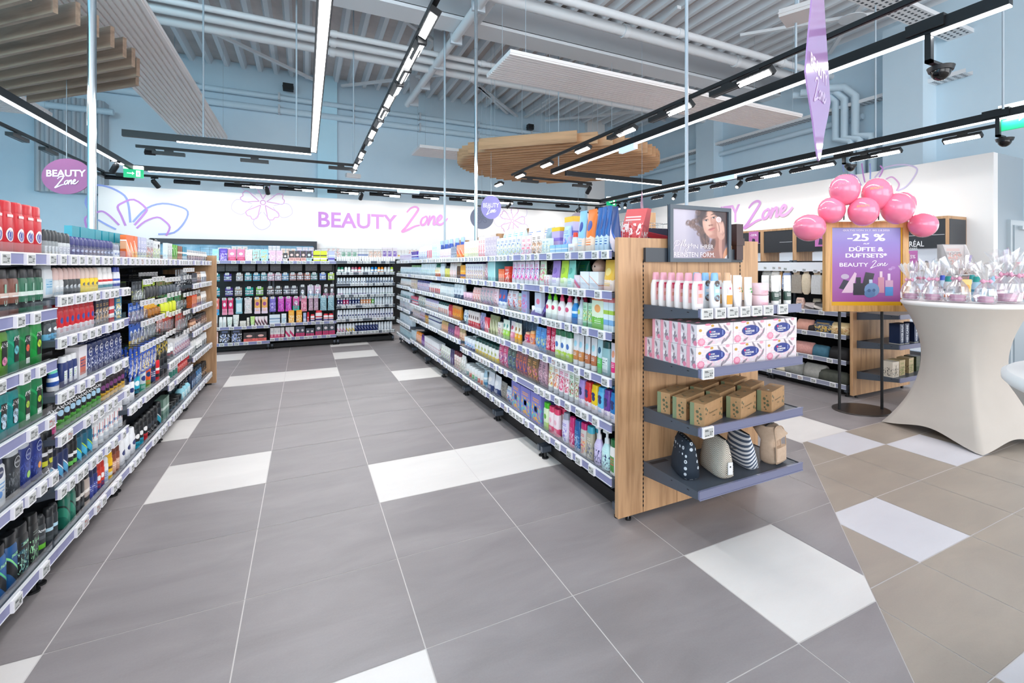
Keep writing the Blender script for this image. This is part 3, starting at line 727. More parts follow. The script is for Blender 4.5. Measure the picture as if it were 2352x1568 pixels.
tag(q.build('oak_divider'), 'narrow oak divider board closing the left shelving', 'panel')
# rear half of the left gondola: only its back and top can be seen
q = MB(); q.box(-1.95, -1.44, 1.72, 6.74, .05, 1.30, M_back); tag(q.build('display_shelving'), 'dark rear half of the left shelving', 'shelving')
# ---- right gondola
RB = [(2.16, 3.12), (3.12, 4.06), (4.06, 5.0), (5.0, 5.93), (5.93, 6.85), (6.85, 7.75), (7.75, 8.95)]
R_Z = [1.45, 1.23, 1.01, .762, .519, .234]
RN = ['nearest bay of the right shelving beside the oak panel', 'second bay of the right shelving, baby care', 'third bay of the right shelving with the teal display box', 'fourth bay of the right shelving', 'fifth bay of the right shelving', 'sixth bay of the right shelving', 'last bay of the right shelving in the far corner, seven shelves']
for k, ((a_, b_), nm) in enumerate(zip(RB, RN)):
    z = R_Z if k < 3 else [1.45, 1.23, 1.01, .78, .58, .234]
    if k == 6: z = [1.448, 1.229, 1.029, .83, .653, .416, .193]
    bay(SR, -b_, -a_, z, .5, nm, ztop=1.5, tagstep=(.12, .1, .085, .08, .08, .075, .075)[k], lipm=mat('price_rail_pale', 'b4b8d6', .25) if k > 2 else None)
q = MB(); q.box(1.98, 2.5, 2.16, 8.95, .05, 1.40, M_back); tag(q.build('display_shelving'), 'rear half of the right shelving behind the oak panel', 'shelving')
# ---- back shelving facing the camera
C_SH = [1.445, 1.25, 1.055, .86, .67, .44, .215]
bay(SB, .475, 1.44, C_SH, .45, 'right bay of the back shelving, rows of deodorants', tagstep=.085, guard=False, lipm=M_shelf)
bay(SB, -.505, .475, [1.44, .42, .185], .45, 'middle bay of the back shelving with hooks and pink boxes below', tagstep=.13, guard=False)
bay(SB, -1.50, -.505, [1.44, .40, .15], .45, 'left bay of the back shelving beside the oak end panel', tagstep=.15, guard=False)
q = MB()
for k in range(24): q.box(-1.5 + k * .125, -1.497 + k * .125, 9.60, 9.604, 1.44, 1.66, M_shelf)
for z in (1.5, 1.56, 1.62, 1.66): q.box(-1.5, 1.44, 9.60, 9.604, z, z + .003, M_shelf)
tag(q.build('wire_grid'), 'low wire grid above the back shelving', 'grid')

# ============================================================ PRODUCTS
KN = {'can': ('deodorant_can', 'deodorant'), 'gel': ('shower_gel_bottle', 'bottle'), 'bot': ('shampoo_bottle', 'bottle'), 'flip': ('flip_cap_bottle', 'bottle'),
      'tube': ('cream_tube', 'tube'), 'box': ('carton', 'box'), 'pump': ('pump_bottle', 'bottle'), 'pouch': ('refill_pouch', 'pouch'), 'jar': ('cream_jar', 'jar'),
      'roll': ('roll_on_deodorant', 'deodorant'), 'card': ('blister_pack', 'blister pack'), 'tissue': ('tissue_box', 'box'), 'bag': ('plastic_bag_pack', 'pack')}
PC = {}
CAPD = {}
def product(kind, w, h, c, d=None, text=None):
    """list of (part name, mesh) for one kind; c = (base, accent, accent2, cap, style)"""
    key = (kind, round(w, 3), round(h, 3), c, d, repr(text))
    if key in PC: return PC[key]
    base, a, b, cap, st = (list(c) + [None] * 5)[:5]; st = st or 0
    M = pack(base, a, b, st, seed=len(PC) % 7); MC = pack(cap or 'e8e8ea'); q = MB(); parts = []
    r = w / 2; body = {'can': 'can', 'card': 'card'}.get(kind, 'body')
    small = h < .05
    if kind == 'can':
        q.loft([(0, r * .9, r * .9), (.004, r, r), (h * .70, r, r), (h * .745, r * .86, r * .86)], M, 12)
        e = MB(); e.loft([(h * .745, r * .9, r * .9), (h * .9, r * .9, r * .9), (h * .975, r * .7, r * .7), (h, r * .35, r * .35)], MC, 12); parts = [('cap', e)]; fy = -r
    elif kind == 'roll':
        q.loft([(0, r * .8, r * .62), (h * .1, r, r * .7), (h * .5, r, r * .72), (h * .58, r * .8, r * .62)], M, 12)
        e = MB(); e.loft([(h * .58, r * .86, r * .66), (h * .82, r * .9, r * .68), (h * .95, r * .65, r * .5), (h, r * .25, r * .2)], MC, 12); parts = [('cap', e)]; fy = -r * .7
    elif kind in ('gel', 'flip'):
        ry = d / 2 if d else r * .62; ct = .80 if kind == 'gel' else .86
        q.loft([(0, r * .92, ry * .85, 3.2), (.006, r, ry, 3.4), (h * .55, r, ry, 3.4), (h * (ct - .05), r * .97, ry * .95, 3.2), (h * ct, r * .88, ry * .82, 3)], M, 16)
        e = MB(); e.loft([(h * ct, r * .9, ry * .86, 3), (h * .97, r * .86, ry * .84, 3), (h, r * .78, ry * .72, 3)], MC, 14); parts = [('cap', e)]; fy = -ry
    elif kind == 'bot':
        ry = d / 2 if d else r * .6
        q.loft([(0, r * .8, ry * .8, 2.3), (.008, r * .95, ry * .95, 2.3), (h * .35, r, ry, 2.4), (h * .66, r * .94, ry * .92, 2.3), (h * .78, r * .66, ry * .8, 2.1)], M, 16)
        e = MB(); e.loft([(h * .78, r * .68, ry * .82, 2.1), (h * .96, r * .6, ry * .74, 2.1), (h, r * .5, ry * .6, 2)], MC, 14); parts = [('cap', e)]; fy = -ry
    elif kind == 'tube':
        q.loft([(h * .16, r * .8, r * .55, 2), (h * .3, r * .9, r * .52, 2), (h * .7, r * .98, r * .25, 2.2), (h * .93, r, .002, 4), (h, r, .002, 4)], M, 14)
        e = MB(); e.loft([(0, r * .74, r * .52, 2.2), (h * .16, r * .76, r * .54, 2.2)], MC, 14); parts = [('cap', e)]; fy = -r * .5
    elif kind == 'box':
        dd = d or min(w * .6, .06); q.box(-r, r, -dd / 2, dd / 2, 0, h, M); fy = -dd / 2
        if cap: q.box(-r * 1.001, r * 1.001, -dd / 2 * 1.01, dd / 2 * 1.001, h * .86, h * 1.002, MC)
    elif kind == 'pump':
        ry = d / 2 if d else r * .7
        q.loft([(0, r * .85, ry * .85, 2.5), (.008, r, ry, 2.6), (h * .5, r * .96, ry * .96, 2.4), (h * .64, r * .6, ry * .6, 2), (h * .68, r * .45, ry * .45, 2)], M, 14)
        e = MB(); e.loft([(h * .68, r * .5, ry * .5), (h * .8, r * .46, ry * .46), (h * .82, r * .2, r * .2), (h * .93, r * .2, r * .2)], MC, 12)
        e.box(-r * .75, r * .3, -r * .25, r * .25, h * .93, h, MC); parts = [('pump_head', e)]; fy = -ry
    elif kind == 'pouch':
        ry = d / 2 if d else r * .55
        q.loft([(0, r * .85, ry * .9, 3), (h * .12, r * .95, ry, 2.6), (h * .45, r * .96, ry * .85, 2.3), (h * .8, r, ry * .3, 2.6), (h * .93, r, .002, 4), (h, r * .98, .002, 4)], M, 16); fy = -ry
    elif kind == 'bag':
        ry = d / 2 if d else r * .5
        q.loft([(0, r * .9, .002, 4), (h * .06, r, .004, 4), (h * .2, r * .9, ry * .8, 2.4), (h * .5, r * .94, ry, 2.2), (h * .8, r * .9, ry * .7, 2.4), (h * .94, r, .004, 4), (h, r, .002, 4)], M, 16); fy = -ry
    elif kind == 'jar':
        q.loft([(0, r * .92, r * .92), (.004, r, r), (h * .62, r, r)], M, 16)
        e = MB(); e.loft([(h * .62, r * 1.02, r * 1.02), (h * .97, r * 1.02, r * 1.02), (h, r * .95, r * .95)], MC, 16); parts = [('lid', e)]; fy = -r
    elif kind == 'card':
        q.box(-r, r, 0, .0015, -h, 0, M); q.box(-.012, .012, -.0006, 0, -.016, -.010, M_slot)
        e = MB(); mb_ = pack(cap) if cap else clear('blister_clear', (.93, .95, .97), .12)
        e.loft([(-h * .88, r * .55, .010, 3, 0, -.010), (-h * .8, r * .74, .014, 3, 0, -.014), (-h * .42, r * .74, .014, 3, 0, -.014), (-h * .34, r * .55, .010, 3, 0, -.010)], mb_, 12)
        parts = [('blister', e)]; fy = -.001
    if text and kind != 'card':
        for (s_, zc, th, tc, kw) in text:
            rr = (d / 2 if d else (r * .62 if kind != 'can' else r)); yy = -rr - .0006
            ee = {'gel': 3.4, 'flip': 3.4, 'bot': 2.4, 'pump': 2.5}.get(kind, 0)
            def at(u, v, rr=rr, kind=kind):
                if ee: return (u, -rr * max(0.0, 1 - abs(u / r) ** ee) ** (1 / ee) - .0009, v)
                if kind == 'can': an = u / r; return (r * 1.02 * math.sin(an), -r * 1.02 * math.cos(an), v)
                return (u, yy, v)
            if kw.get('rot'): f_ = lambda u, v, at=at, zc=zc: at(-(v), zc + u)
            else: f_ = lambda u, v, at=at, zc=zc: at(u, zc + v)
            if s_ == 'O':
                n = 18; R_ = th; pts = [f_(R_ * kw.get('ax', 1) * math.cos(2 * math.pi * i / n), R_ * math.sin(2 * math.pi * i / n)) for i in range(n)]
                if kw.get('ring'):
                    pi_ = [f_(R_ * .86 * kw.get('ax', 1) * math.cos(2 * math.pi * i / n), R_ * .86 * math.sin(2 * math.pi * i / n)) for i in range(n)]
                    q.add(pts + pi_, [(i, (i + 1) % n, n + (i + 1) % n, n + i) for i in range(n)], pack(tc))
                else:
                    c0 = kw.get('cx', 0); ax = kw.get('ax', 1)
                    rg = [[f_(c0 + R_ * k_ * ax * math.cos(2 * math.pi * i / n), R_ * k_ * math.sin(2 * math.pi * i / n)) for i in range(n)] for k_ in (.4, .75, 1)]
                    q.add(rg[0] + rg[1] + rg[2], [tuple(range(n))] + [(a_ * n + i, (a_ + 1) * n + i, (a_ + 1) * n + (i + 1) % n, a_ * n + (i + 1) % n) for a_ in (0, 1) for i in range(n)], pack(tc))
            elif s_ == 'R':
                ww = kw['w']; c0 = kw.get('cx', 0); us = [c0 - ww / 2 + ww * i / 6 for i in range(7)]
                q.add([f_(u_, -th / 2) for u_ in us] + [f_(u_, th / 2) for u_ in us], [(i, i + 1, i + 8, i + 7) for i in range(6)], pack(tc))
            else: add_text(q, s_, pack(tc), f_, kw.get('cx', 0), 0, height=th, bold=kw.get('bold', .015), shear=kw.get('shear', 0))
    tiny = w < .022
    if tiny and kind != 'card':
        for _, e in parts: q.add(e.v, [f for f in e.f], MC, True)
        parts = []
    res = (q.mesh(KN[kind][0]), [(n_, e.mesh(n_)) for n_, e in parts]); PC[key] = res; return res
CLR = {1.222: .175, 1.002: .19, .752: .19, .509: .185, .224: .215, 1.44: .26}
USED = {}
NOBJ = [0]
def put(kind, res, loc, rz, label, group=None, name=None, cat=None, rx=0):
    me, parts = res; nm, ct = KN[kind]
    o = bpy.data.objects.new(name or nm, me); COL.objects.link(o); o.location = loc; o.rotation_euler = (rx, 0, rz)
    ws = label.split()
    if len(ws) > 16: label = ' '.join(ws[:16])
    if label in USED: USED[label] += 1
    else: USED[label] = 1
    tag(o, label, cat or ct, group)
    for n_, m_ in parts:
        c = bpy.data.objects.new(n_, m_); COL.objects.link(c); c.parent = o
    NOBJ[0] += 1; return o
def run(side, z, p0, p1, n, kind, h, c, desc, where, dy=.03, d=None, rows=1, text=None, fill=.93, jit=.004, local=False, wmax=None, tilt=0, rowstep=None, name=None, cat=None):
    """n products side by side on one shelf between two columns; rows of them going back"""
    x0, x1 = (p0, p1) if local else (side.lx(p0, dy), side.lx(p1, dy))
    if x0 > x1: x0, x1 = x1, x0
    st = (x1 - x0) / n; w = st * fill
    if wmax: w = min(w, wmax)
    w = round(w, 3)
    if side is SR and z in CLR: h = min(h * 1.13, CLR[z])
    res = product(kind, w, h, c, d, text)
    dep = d or {'box': min(w * .6, .06), 'can': w, 'jar': w}.get(kind, w * .62)
    g_ = f'{desc}s, {where}' if n > 1 or rows > 1 else None
    for r_ in range(rows):
        for k in range(n):
            x = x0 + st * (k + .5) + random.uniform(-jit, jit) * (st / .07)
            y = dy + dep / 2 + r_ * (rowstep or dep * 1.08)
            o_ = '' if n == 1 else f', {ORD[k] if k < 20 else "farthest"} from left'
            b_ = '' if r_ == 0 else (', behind', ', farther behind', ', farthest back')[min(r_, 3) - 1]
            put(kind, res, side.w(x, y, z), side.rz + random.uniform(-.04, .04) - (.6 if side is SL and kind == 'can' else 0), f'{desc}{o_}{b_}, {where}', g_, name, cat, rx=-tilt)
def hang(side, z, p0, p1, n, h, c, desc, where, dy=.10, local=False, fill=.9, deep=1, kind='card', tagit=True, hook=True, wmax=None, skew=0):
    """packs hanging from hooks; each hook with its own price tag"""
    x0, x1 = (p0, p1) if local else (side.lx(p0, dy), side.lx(p1, dy))
    if x0 > x1: x0, x1 = x1, x0
    st = (x1 - x0) / n; w = round(st * fill, 3)
    if side is SL: h *= 1.22; dy -= .03
    if wmax: w = min(w, wmax)
    g_ = f'{desc}s, {where}' if n * deep > 1 else None
    if kind == 'card': res = product('card', w, h, c)
    else: res = product(kind, w, h, c, d=.03)
    for k in range(n):
        x = x0 + st * (k + .5)
        for r_ in range(deep):
            o_ = '' if n == 1 else f', {ORD[k] if k < 20 else "farthest"} from left'; b_ = '' if r_ == 0 else ', behind'
            zz = z - .004 if kind == 'card' else z - h
            put(kind, res, side.w(x, dy + r_ * .045, zz), side.rz + random.uniform(-.12, .12) + skew, f'{desc}{o_}{b_}, {where}', g_)
        if hook:
            q_ = HOOK(); o = bpy.data.objects.new('peg_hook', q_); COL.objects.link(o); o.location = side.w(x, dy - .05, z); o.rotation_euler = (0, 0, side.rz)
            tag(o, f'peg hook with price tag over the {desc}{o_ if n > 1 else ""}', 'hook', f'hooks over the {desc}s')
            if tagit: put_tag(o, 0, -.006, -.004, w=min(.05, max(.03, w)))
HK = []
def HOOK():
    if not HK:
        q = MB(); q.tube([(0, 0, .012), (0, .012, .012), (0, .40, .012)], .0025, M_black, 5); q.tube([(-.004, .40, -.005), (-.004, .02, 0)], .0025, M_chrome, 5); HK.append(q.mesh('peg_hook'))
    return HK[0]
# ============================================================ LEFT SHELVING, products
S = SL; W1 = 'top shelf left shelving'
S.near = -.95
z = 1.406
T_OS = (('O', .075, .026, 'e9e4e0', {}), ('O', .072, .020, '2b3c9c', {}), ('R', .145, .010, 'f0d8d8', {'w': .04}))
run(S, z, -45, 101, 6, 'gel', .20, ('c81d2b', None, None, 'c81d2b'), 'red shower gel bottle with emblem', W1, text=T_OS, fill=.99, dy=.02)
run(S, z, 103, 136, 4, 'roll', .115, ('8d9497', 'd8dde0', '3b3f42', '33373a', 0), 'grey roll-on with black cap', W1)
run(S, z, 137, 163, 3, 'roll', .11, ('c4c9cb', 'e9ecec', '6b7073', '3c4043', 0), 'clear grey roll-on with dark cap', W1)
run(S, z, 164, 262, 11, 'roll', .10, ('2d3560', 'b9c3dd', '5c6ea8', '3b3f78', 5), 'navy roll-on deodorant', W1)
run(S, z, 263, 276, 2, 'roll', .085, ('d8dce2', '5c6ea8', '8a8fa0', '8a8fa0', 5), 'pale grey roll-on deodorant', W1)
run(S, z, 165, 288, 8, 'box', .165, ('0e93a5', '0b7f90', 'cfeef0', None, 3), 'teal razor blade box', W1, dy=.11, d=.03, fill=.9)
run(S, z, 290, 316, 3, 'box', .15, ('ee6a25', 'f8b58c', 'ffffff', None, 4), 'orange hair clipper pack', W1, d=.03)
run(S, z, 317, 336, 3, 'box', .15, ('b9bcd8', 'e7e7f2', '3c4690', None, 1), 'pale lilac shaver pack', W1, d=.03)
run(S, z, 337, 350, 2, 'card', .14, ('c9d0d6', '2f3c66', 'd8704a', None, 1), 'grey clear shaver blister', W1, dy=.05) if False else None
run(S, z, 337, 352, 2, 'box', .145, ('ccd2d8', '2f3c66', 'd8704a', None, 1), 'silver shaver pack', W1, d=.03)
run(S, z, 353, 368, 2, 'box', .14, ('dfe3e4', '9aa3a8', 'c3d82e', None, 1), 'clear trimmer pack with lime edge', W1, d=.03)
q = MB(); q.loft([(0, .03, .03), (.05, .035, .035), (.11, .045, .045), (.15, .03, .03), (.165, .012, .012)], pack('15171b', rough=.15), 14); o = q.build('shaver'); o.location = S.w(S.lx(376), .07, z); tag(o, 'glossy black electric shaver on left shelving top shelf', 'shaver')
run(S, z, 384, 396, 2, 'box', .14, ('d9dddd', '9fa8ab', 'ffffff', None, 1), 'white trimmer pack', W1, d=.03)
run(S, z, 397, 408, 2, 'box', .135, ('5fb52e', '3f8f22', 'e7f5d8', None, 4), 'bright green shaver pack', W1, d=.03)
run(S, z, 409, 419, 2, 'box', .13, ('8a5132', 'b9794e', 'e8d8c8', None, 3), 'brown beard care box', W1, d=.03)
run(S, z, 420, 430, 2, 'box', .13, ('2f8fae', 'c9e6ee', 'ffffff', None, 3), 'blue beard care box', W1, d=.03)
run(S, z, 431, 478, 9, 'bot', .11, ('d8d6d2', '4a4d52', 'c98a4e', '9c9fa3', 0), 'small pale grooming bottle', W1)
# bay 1
T_BR = (('O', .12, .006, 'e8eceb', {'cx': .01}), ('R', .075, .004, 'e8eceb', {'w': .05}), ('R', .105, .032, '8fb5a2', {'w': .014}), ('U', .052, .018, 'b5d0c2', {}))
W2 = 'second shelf near left shelving'
run(S, 1.175, -28, 48, 3, 'gel', .178, ('7b4a3c', '15171a', 'd9c4ba', '1b1d1f', 3), 'black and brown shower gel bottle', W2, text=T_BR[1:], fill=.97)
run(S, 1.175, 49, 103, 3, 'gel', .178, ('2d6b50', '15171a', 'd4e4dc', '1b1d1f', 3), 'black and green shower gel bottle', W2, text=T_BR[1:], fill=.97)
def AXE(zc=.115, h=.016, lab='10140f'): return (('R', .085, .09, lab, {'w': .034}), ('AXE', zc, h, 'ffffff', {'bold': .03}))
W3 = 'third shelf near left shelving'
run(S, .958, -30, 24, 2, 'flip', .19, ('5f9a2c', '4d8a22', '8fc94e', '2c2f30', 4), 'light green shower gel bottle', W3, text=AXE() + (('O', .055, .016, 'e58ab0', {}),), fill=.97)
run(S, .958, 25, 51, 1, 'flip', .19, ('0c8e6c', '0b7f60', '18a87c', '2c2f30', 4), 'teal green shower gel bottle', W3, text=AXE(.13) + (('O', .085, .017, '6fd0dc', {}),), fill=.97)
run(S, .958, 52, 77, 1, 'flip', .195, ('0a7a3e', '096c36', '14914c', '2c2f30', 4), 'deep green shower gel bottle', W3, text=AXE() + (('O', .08, .014, 'f0603a', {}), ('R', .03, .022, 'dfe8e0', {'w': .03})), fill=.97)
run(S, .958, 78, 101, 1, 'flip', .20, ('129a3e', '0f8a36', '2fb852', '2c2f30', 4), 'bright green shower gel bottle', W3, text=AXE(.125) + (('O', .085, .016, 'c8e23c', {}),), fill=.97)
W4 = 'fourth shelf near left shelving'
run(S, .728, -34, 50, 3, 'flip', .19, ('0c8a8a', '0b7a80', '1aa8a0', '1d2022', 4), 'sea green shower gel with ice picture', W4, text=AXE() + (('O', .075, .018, 'b8d8ec', {}), ('O', .05, .013, 'cfe4f4', {})), fill=.97)
run(S, .728, 51, 103, 2, 'flip', .205, ('0a8048', '09703e', '17a05c', '1d2022', 4), 'emerald shower gel with lime picture', W4, text=AXE(.13) + (('O', .085, .014, 'b4d83c', {}), ('R', .035, .024, 'd8e4dc', {'w': .032})), fill=.97)
W5 = 'fifth shelf near left shelving'
def NIV(zc, col='f2f4f8', ring=True): return (('O', zc, .022, col, {'ring': ring}), ('NIVEA', zc, .0085, col, {'bold': .02}))
run(S, .483, -20, 25, 1, 'gel', .195, ('eef2f4', 'dfe7ec', '6b9fd4', '3b4878', 0), 'white shower gel bottle with blue flower', W5, text=(('O', .13, .02, '27345c', {}), ('NIVEA', .13, .008, 'ffffff', {'bold': .02}), ('O', .05, .012, '5c8fd0', {})), fill=.97)
run(S, .483, 26, 52, 1, 'gel', .198, ('2e3338', '373d42', '6a7075', 'c9ced2', 1), 'charcoal shower gel with silver neck', W5, text=NIV(.13, 'c4cace'), fill=.97)
run(S, .483, 53, 77, 1, 'gel', .20, ('24357c', '2c4090', '4a60b0', 'c3c9d4', 1), 'blue shower gel with green burst', W5, text=NIV(.13, 'a8b4dc') + (('O', .05, .014, '9fd06a', {}),), fill=.97)
run(S, .483, 78, 101, 1, 'gel', .205, ('20307a', '283b8c', '4a60b0', 'c3c9d4', 1), 'blue shower gel with orange burst', W5, text=NIV(.135, 'a8b4dc') + (('O', .055, .013, 'f0a050', {}),), fill=.97)
run(S, .483, 103, 126, 2, 'can', .18, ('1b1d1e', 'd8d832', 'e8e8e8', '151617', 3), 'black deodorant can with yellow rings', W5, wmax=.05)
W6 = 'bottom shelf near left shelving'
run(S, .147, -40, 21, 2, 'gel', .195, ('165a9a', '13161a', '5fd08a', '14171a', 4), 'blue and black shower gel, pale green lettering', W6, text=(('PALM', .12, .012, 'a8e8c0', {'bold': .03, 'shear': .2}),), fill=.96)
run(S, .147, 22, 46, 1, 'gel', .20, ('124f86', '101315', '86e088', '14171a', 4), 'dark shower gel with blue side stripe', W6, text=(('PALM', .12, .011, '9fe8b0', {'bold': .03, 'shear': .2}),), fill=.96)
run(S, .147, 47, 73, 1, 'gel', .20, ('17191b', '2a5a6a', '9fd8c0', '14171a', 1), 'black shower gel with gear picture', W6, text=(('PALM', .125, .011, 'b8f0c8', {'bold': .03, 'shear': .2}),), fill=.96)
run(S, .147, 74, 92, 1, 'gel', .20, ('1d1f20', '5a6560', '9fe0a8', '131516', 1), 'plain black shower gel', W6, fill=.96)
run(S, .147, 93, 116, 1, 'can', .165, ('3a3f42', '6fc83a', '565c60', '26292b', 3), 'dark grey can with lime ring', W6, text=(('Dove', .10, .013, 'f0f4f4', {'shear': .3}),), wmax=.056)
run(S, .147, 117, 137, 2, 'can', .165, ('33383c', '4a5054', 'b8dcec', '24272a', 3), 'dark grey can with pale blue ring', W6, wmax=.055)
# near end of bay one, nearest the camera
NE = 'near end of left shelving'
run(S, 1.406, 1.78, 2.24, 5, 'gel', .20, ('c81d2b', None, None, 'c81d2b'), 'red shower gel bottle', 'top shelf ' + NE, text=T_OS, local=True, dy=.02)
run(S, 1.175, 1.78, 2.28, 6, 'gel', .178, ('7b4a3c', '15171a', 'd9c4ba', '1b1d1f', 3), 'brown and black shower gel', 'second shelf ' + NE, local=True)
run(S, .958, 1.78, 2.28, 6, 'flip', .19, ('5f9a2c', '4d8a22', '8fc94e', '2c2f30', 4), 'leaf green shower gel', 'third shelf ' + NE, local=True)
run(S, .728, 1.78, 2.26, 6, 'flip', .19, ('0c8a8a', '0b7a80', '1aa8a0', '1d2022', 4), 'sea green shower gel', 'fourth shelf ' + NE, local=True)
run(S, .483, 1.78, 2.32, 6, 'gel', .195, ('eef2f4', 'dfe7ec', '6b9fd4', '3b4878', 0), 'white shower gel', 'fifth shelf ' + NE, local=True)
run(S, .147, 1.78, 2.24, 5, 'gel', .195, ('165a9a', '13161a', '5fd08a', '14171a', 4), 'blue and black shower gel', 'bottom shelf ' + NE, local=True)
# bay 2
V = ['second', 'third', 'fourth', 'fifth', 'sixth', 'bottom']
def VV(k): return f'{V[k]} shelf, left shelving bay two'
run(S, 1.226, 104, 126, 1, 'gel', .155, ('dfe3e6', 'b9d4e4', '5ca0c8', 'b9bdc0', 0), 'large clear deodorant bottle', VV(0))
run(S, 1.226, 127, 149, 2, 'roll', .13, ('d2d4d4', 'e8eaea', '7ab0cc', 'e4c4bc', 5), 'pale roll-on with pink cap', VV(0))
run(S, 1.226, 150, 187, 4, 'roll', .13, ('3b3e40', 'c9ced0', '6a7074', 'e0c0b8', 5), 'dark roll-on with pink cap', VV(0))
run(S, 1.226, 188, 228, 4, 'roll', .13, ('f0cb0e', 'f6de4a', '6a6a5a', 'e6cfc4', 2), 'yellow roll-on deodorant', VV(0))
run(S, 1.226, 229, 264, 3, 'bot', .13, ('f2efec', '3f8f9c', 'c8262c', 'f2f0ee', 3), 'white lotion bottle with red mark', VV(0))
run(S, 1.226, 265, 279, 2, 'bot', .13, ('e9ecf4', '3346a8', '3346a8', '2f44a4', 3), 'blue and white lotion bottle', VV(0))
run(S, 1.043, 108, 134, 2, 'roll', .125, ('4c5358', '6fb6dc', 'e8eef0', '3c4246', 2), 'slate roll-on deodorant', VV(1))
run(S, 1.043, 135, 219, 7, 'gel', .145, ('cf1a26', 'e8e2e4', '2b4aa0', 'c4141f', 2), 'red aftershave bottle with emblem', VV(1), rows=2, d=.035)
run(S, 1.043, 220, 250, 4, 'box', .14, ('262b3a', 'c99a4a', 'd8dce4', None, 1), 'navy aftershave box with gold', VV(1), d=.04)
run(S, 1.043, 251, 263, 1, 'box', .145, ('c3222c', 'f2efee', 'f2efee', None, 3), 'red and white shaving box', VV(1), d=.04)
run(S, 1.043, 264, 280, 1, 'box', .15, ('1579a2', 'f0d22c', 'ffffff', None, 1), 'blue shaving box with yellow star', VV(1), d=.04)
run(S, .806, 128, 146, 1, 'tube', .135, ('1c4fa0', 'f2f4f6', '6fd0b0', 'f2f2f2', 3), 'white and blue shaving gel tube', VV(2))
run(S, .806, 147, 180, 3, 'gel', .14, ('26376f', 'e4e8ef', '8fc060', 'f0f2f2', 0), 'blue aftershave balm with white cap', VV(2))
run(S, .806, 181, 201, 1, 'box', .16, ('eceaee', 'c86a5a', '2b3a78', None, 0), 'white shaving set box', VV(2), d=.05)
run(S, .806, 202, 282, 7, 'gel', .155, ('27366c', '2f4080', 'e8ecf6', '1f2c5c', 1), 'navy shaving foam with round logo', VV(2), text=NIV(.115), rows=2)
run(S, .621, 119, 139, 1, 'can', .16, ('171817', 'f0609a', 'c8d83c', '111211', 2), 'black can with pink and lime picture', VV(3), text=(('AXE', .10, .014, 'ffffff', {'bold': .03}),), wmax=.05)
run(S, .621, 140, 236, 8, 'can', .158, ('191a1a', '55b040', 'b0d8f0', '111212', 2), 'black deodorant can with white lettering', VV(3), text=(('AXE', .10, .014, 'ffffff', {'bold': .03}),), wmax=.05)
run(S, .621, 237, 290, 6, 'can', .15, ('2a1722', 'e0b030', '7b3f78', '141314', 2), 'black can with purple and amber picture', VV(3), wmax=.05)
run(S, .395, 104, 124, 1, 'can', .17, ('1c1d1d', 'd8d832', 'e8e8e8', '141515', 3), 'black can with yellow base ring', VV(4), text=(('FA', .09, .02, 'ffffff', {'bold': .02}),), wmax=.05)
run(S, .395, 125, 162, 3, 'can', .165, ('202c58', '5fb0dc', 'e8f0fa', '151b30', 4), 'navy deodorant can with blue sweep', VV(4), wmax=.05)
run(S, .395, 163, 180, 2, 'can', .17, ('1a1b1c', '6fc85a', 'e8e8e8', '101111', 3), 'black deodorant can with green ring', VV(4), wmax=.05)
run(S, .395, 181, 217, 3, 'can', .17, ('17617a', '4fc0e8', 'b8e04a', '0f4558', 4), 'petrol deodorant can with lime leaf', VV(4), wmax=.05)
run(S, .395, 218, 286, 6, 'can', .17, ('eeeff0', 'd0d8e0', '4a9cc4', 'd8dadd', 3), 'white can with red upright lettering', VV(4), text=(('R', .085, .019, 'c8262c', {'w': .062, 'rot': 1}), ('BOROTALCO', .085, .010, 'ffffff', {'rot': 1, 'bold': .02})), wmax=.05)
run(S, .147, 152, 178, 2, 'gel', .17, ('1b6b58', '2f8a70', '15302a', '155a48', 4), 'dark green glass lotion bottle', VV(5))
run(S, .147, 179, 196, 2, 'gel', .18, ('1e1f20', '3d4244', 'd8d4cc', '121314', 3), 'black lotion bottle with grey label', VV(5))
run(S, .147, 197, 209, 1, 'gel', .17, ('b9aaa0', '2c2c2c', 'efe8e0', '151515', 3), 'taupe lotion bottle with black cap', VV(5))
run(S, .147, 210, 228, 2, 'can', .16, ('2a3570', '4450a0', 'e8ecf8', '20294c', 0), 'indigo deodorant can', VV(5), wmax=.05)
run(S, .147, 229, 243, 2, 'can', .155, ('d03a26', '2c3a78', 'f2f2f2', 'c02c1c', 2), 'orange red deodorant can', VV(5), wmax=.05)
run(S, .147, 244, 253, 1, 'can', .15, ('e8eaec', 'b0c4dc', '4060a8', 'e0e2e4', 0), 'white deodorant can', VV(5), wmax=.05)
run(S, .147, 254, 262, 1, 'can', .16, ('f0bc14', 'e8e4d8', '6a4a20', 'eab40c', 3), 'yellow deodorant can', VV(5), wmax=.05)
run(S, .147, 263, 278, 2, 'can', .16, ('8a4a34', 'd8a890', 'f0e4dc', '6a3424', 0), 'brown deodorant can', VV(5), wmax=.05)
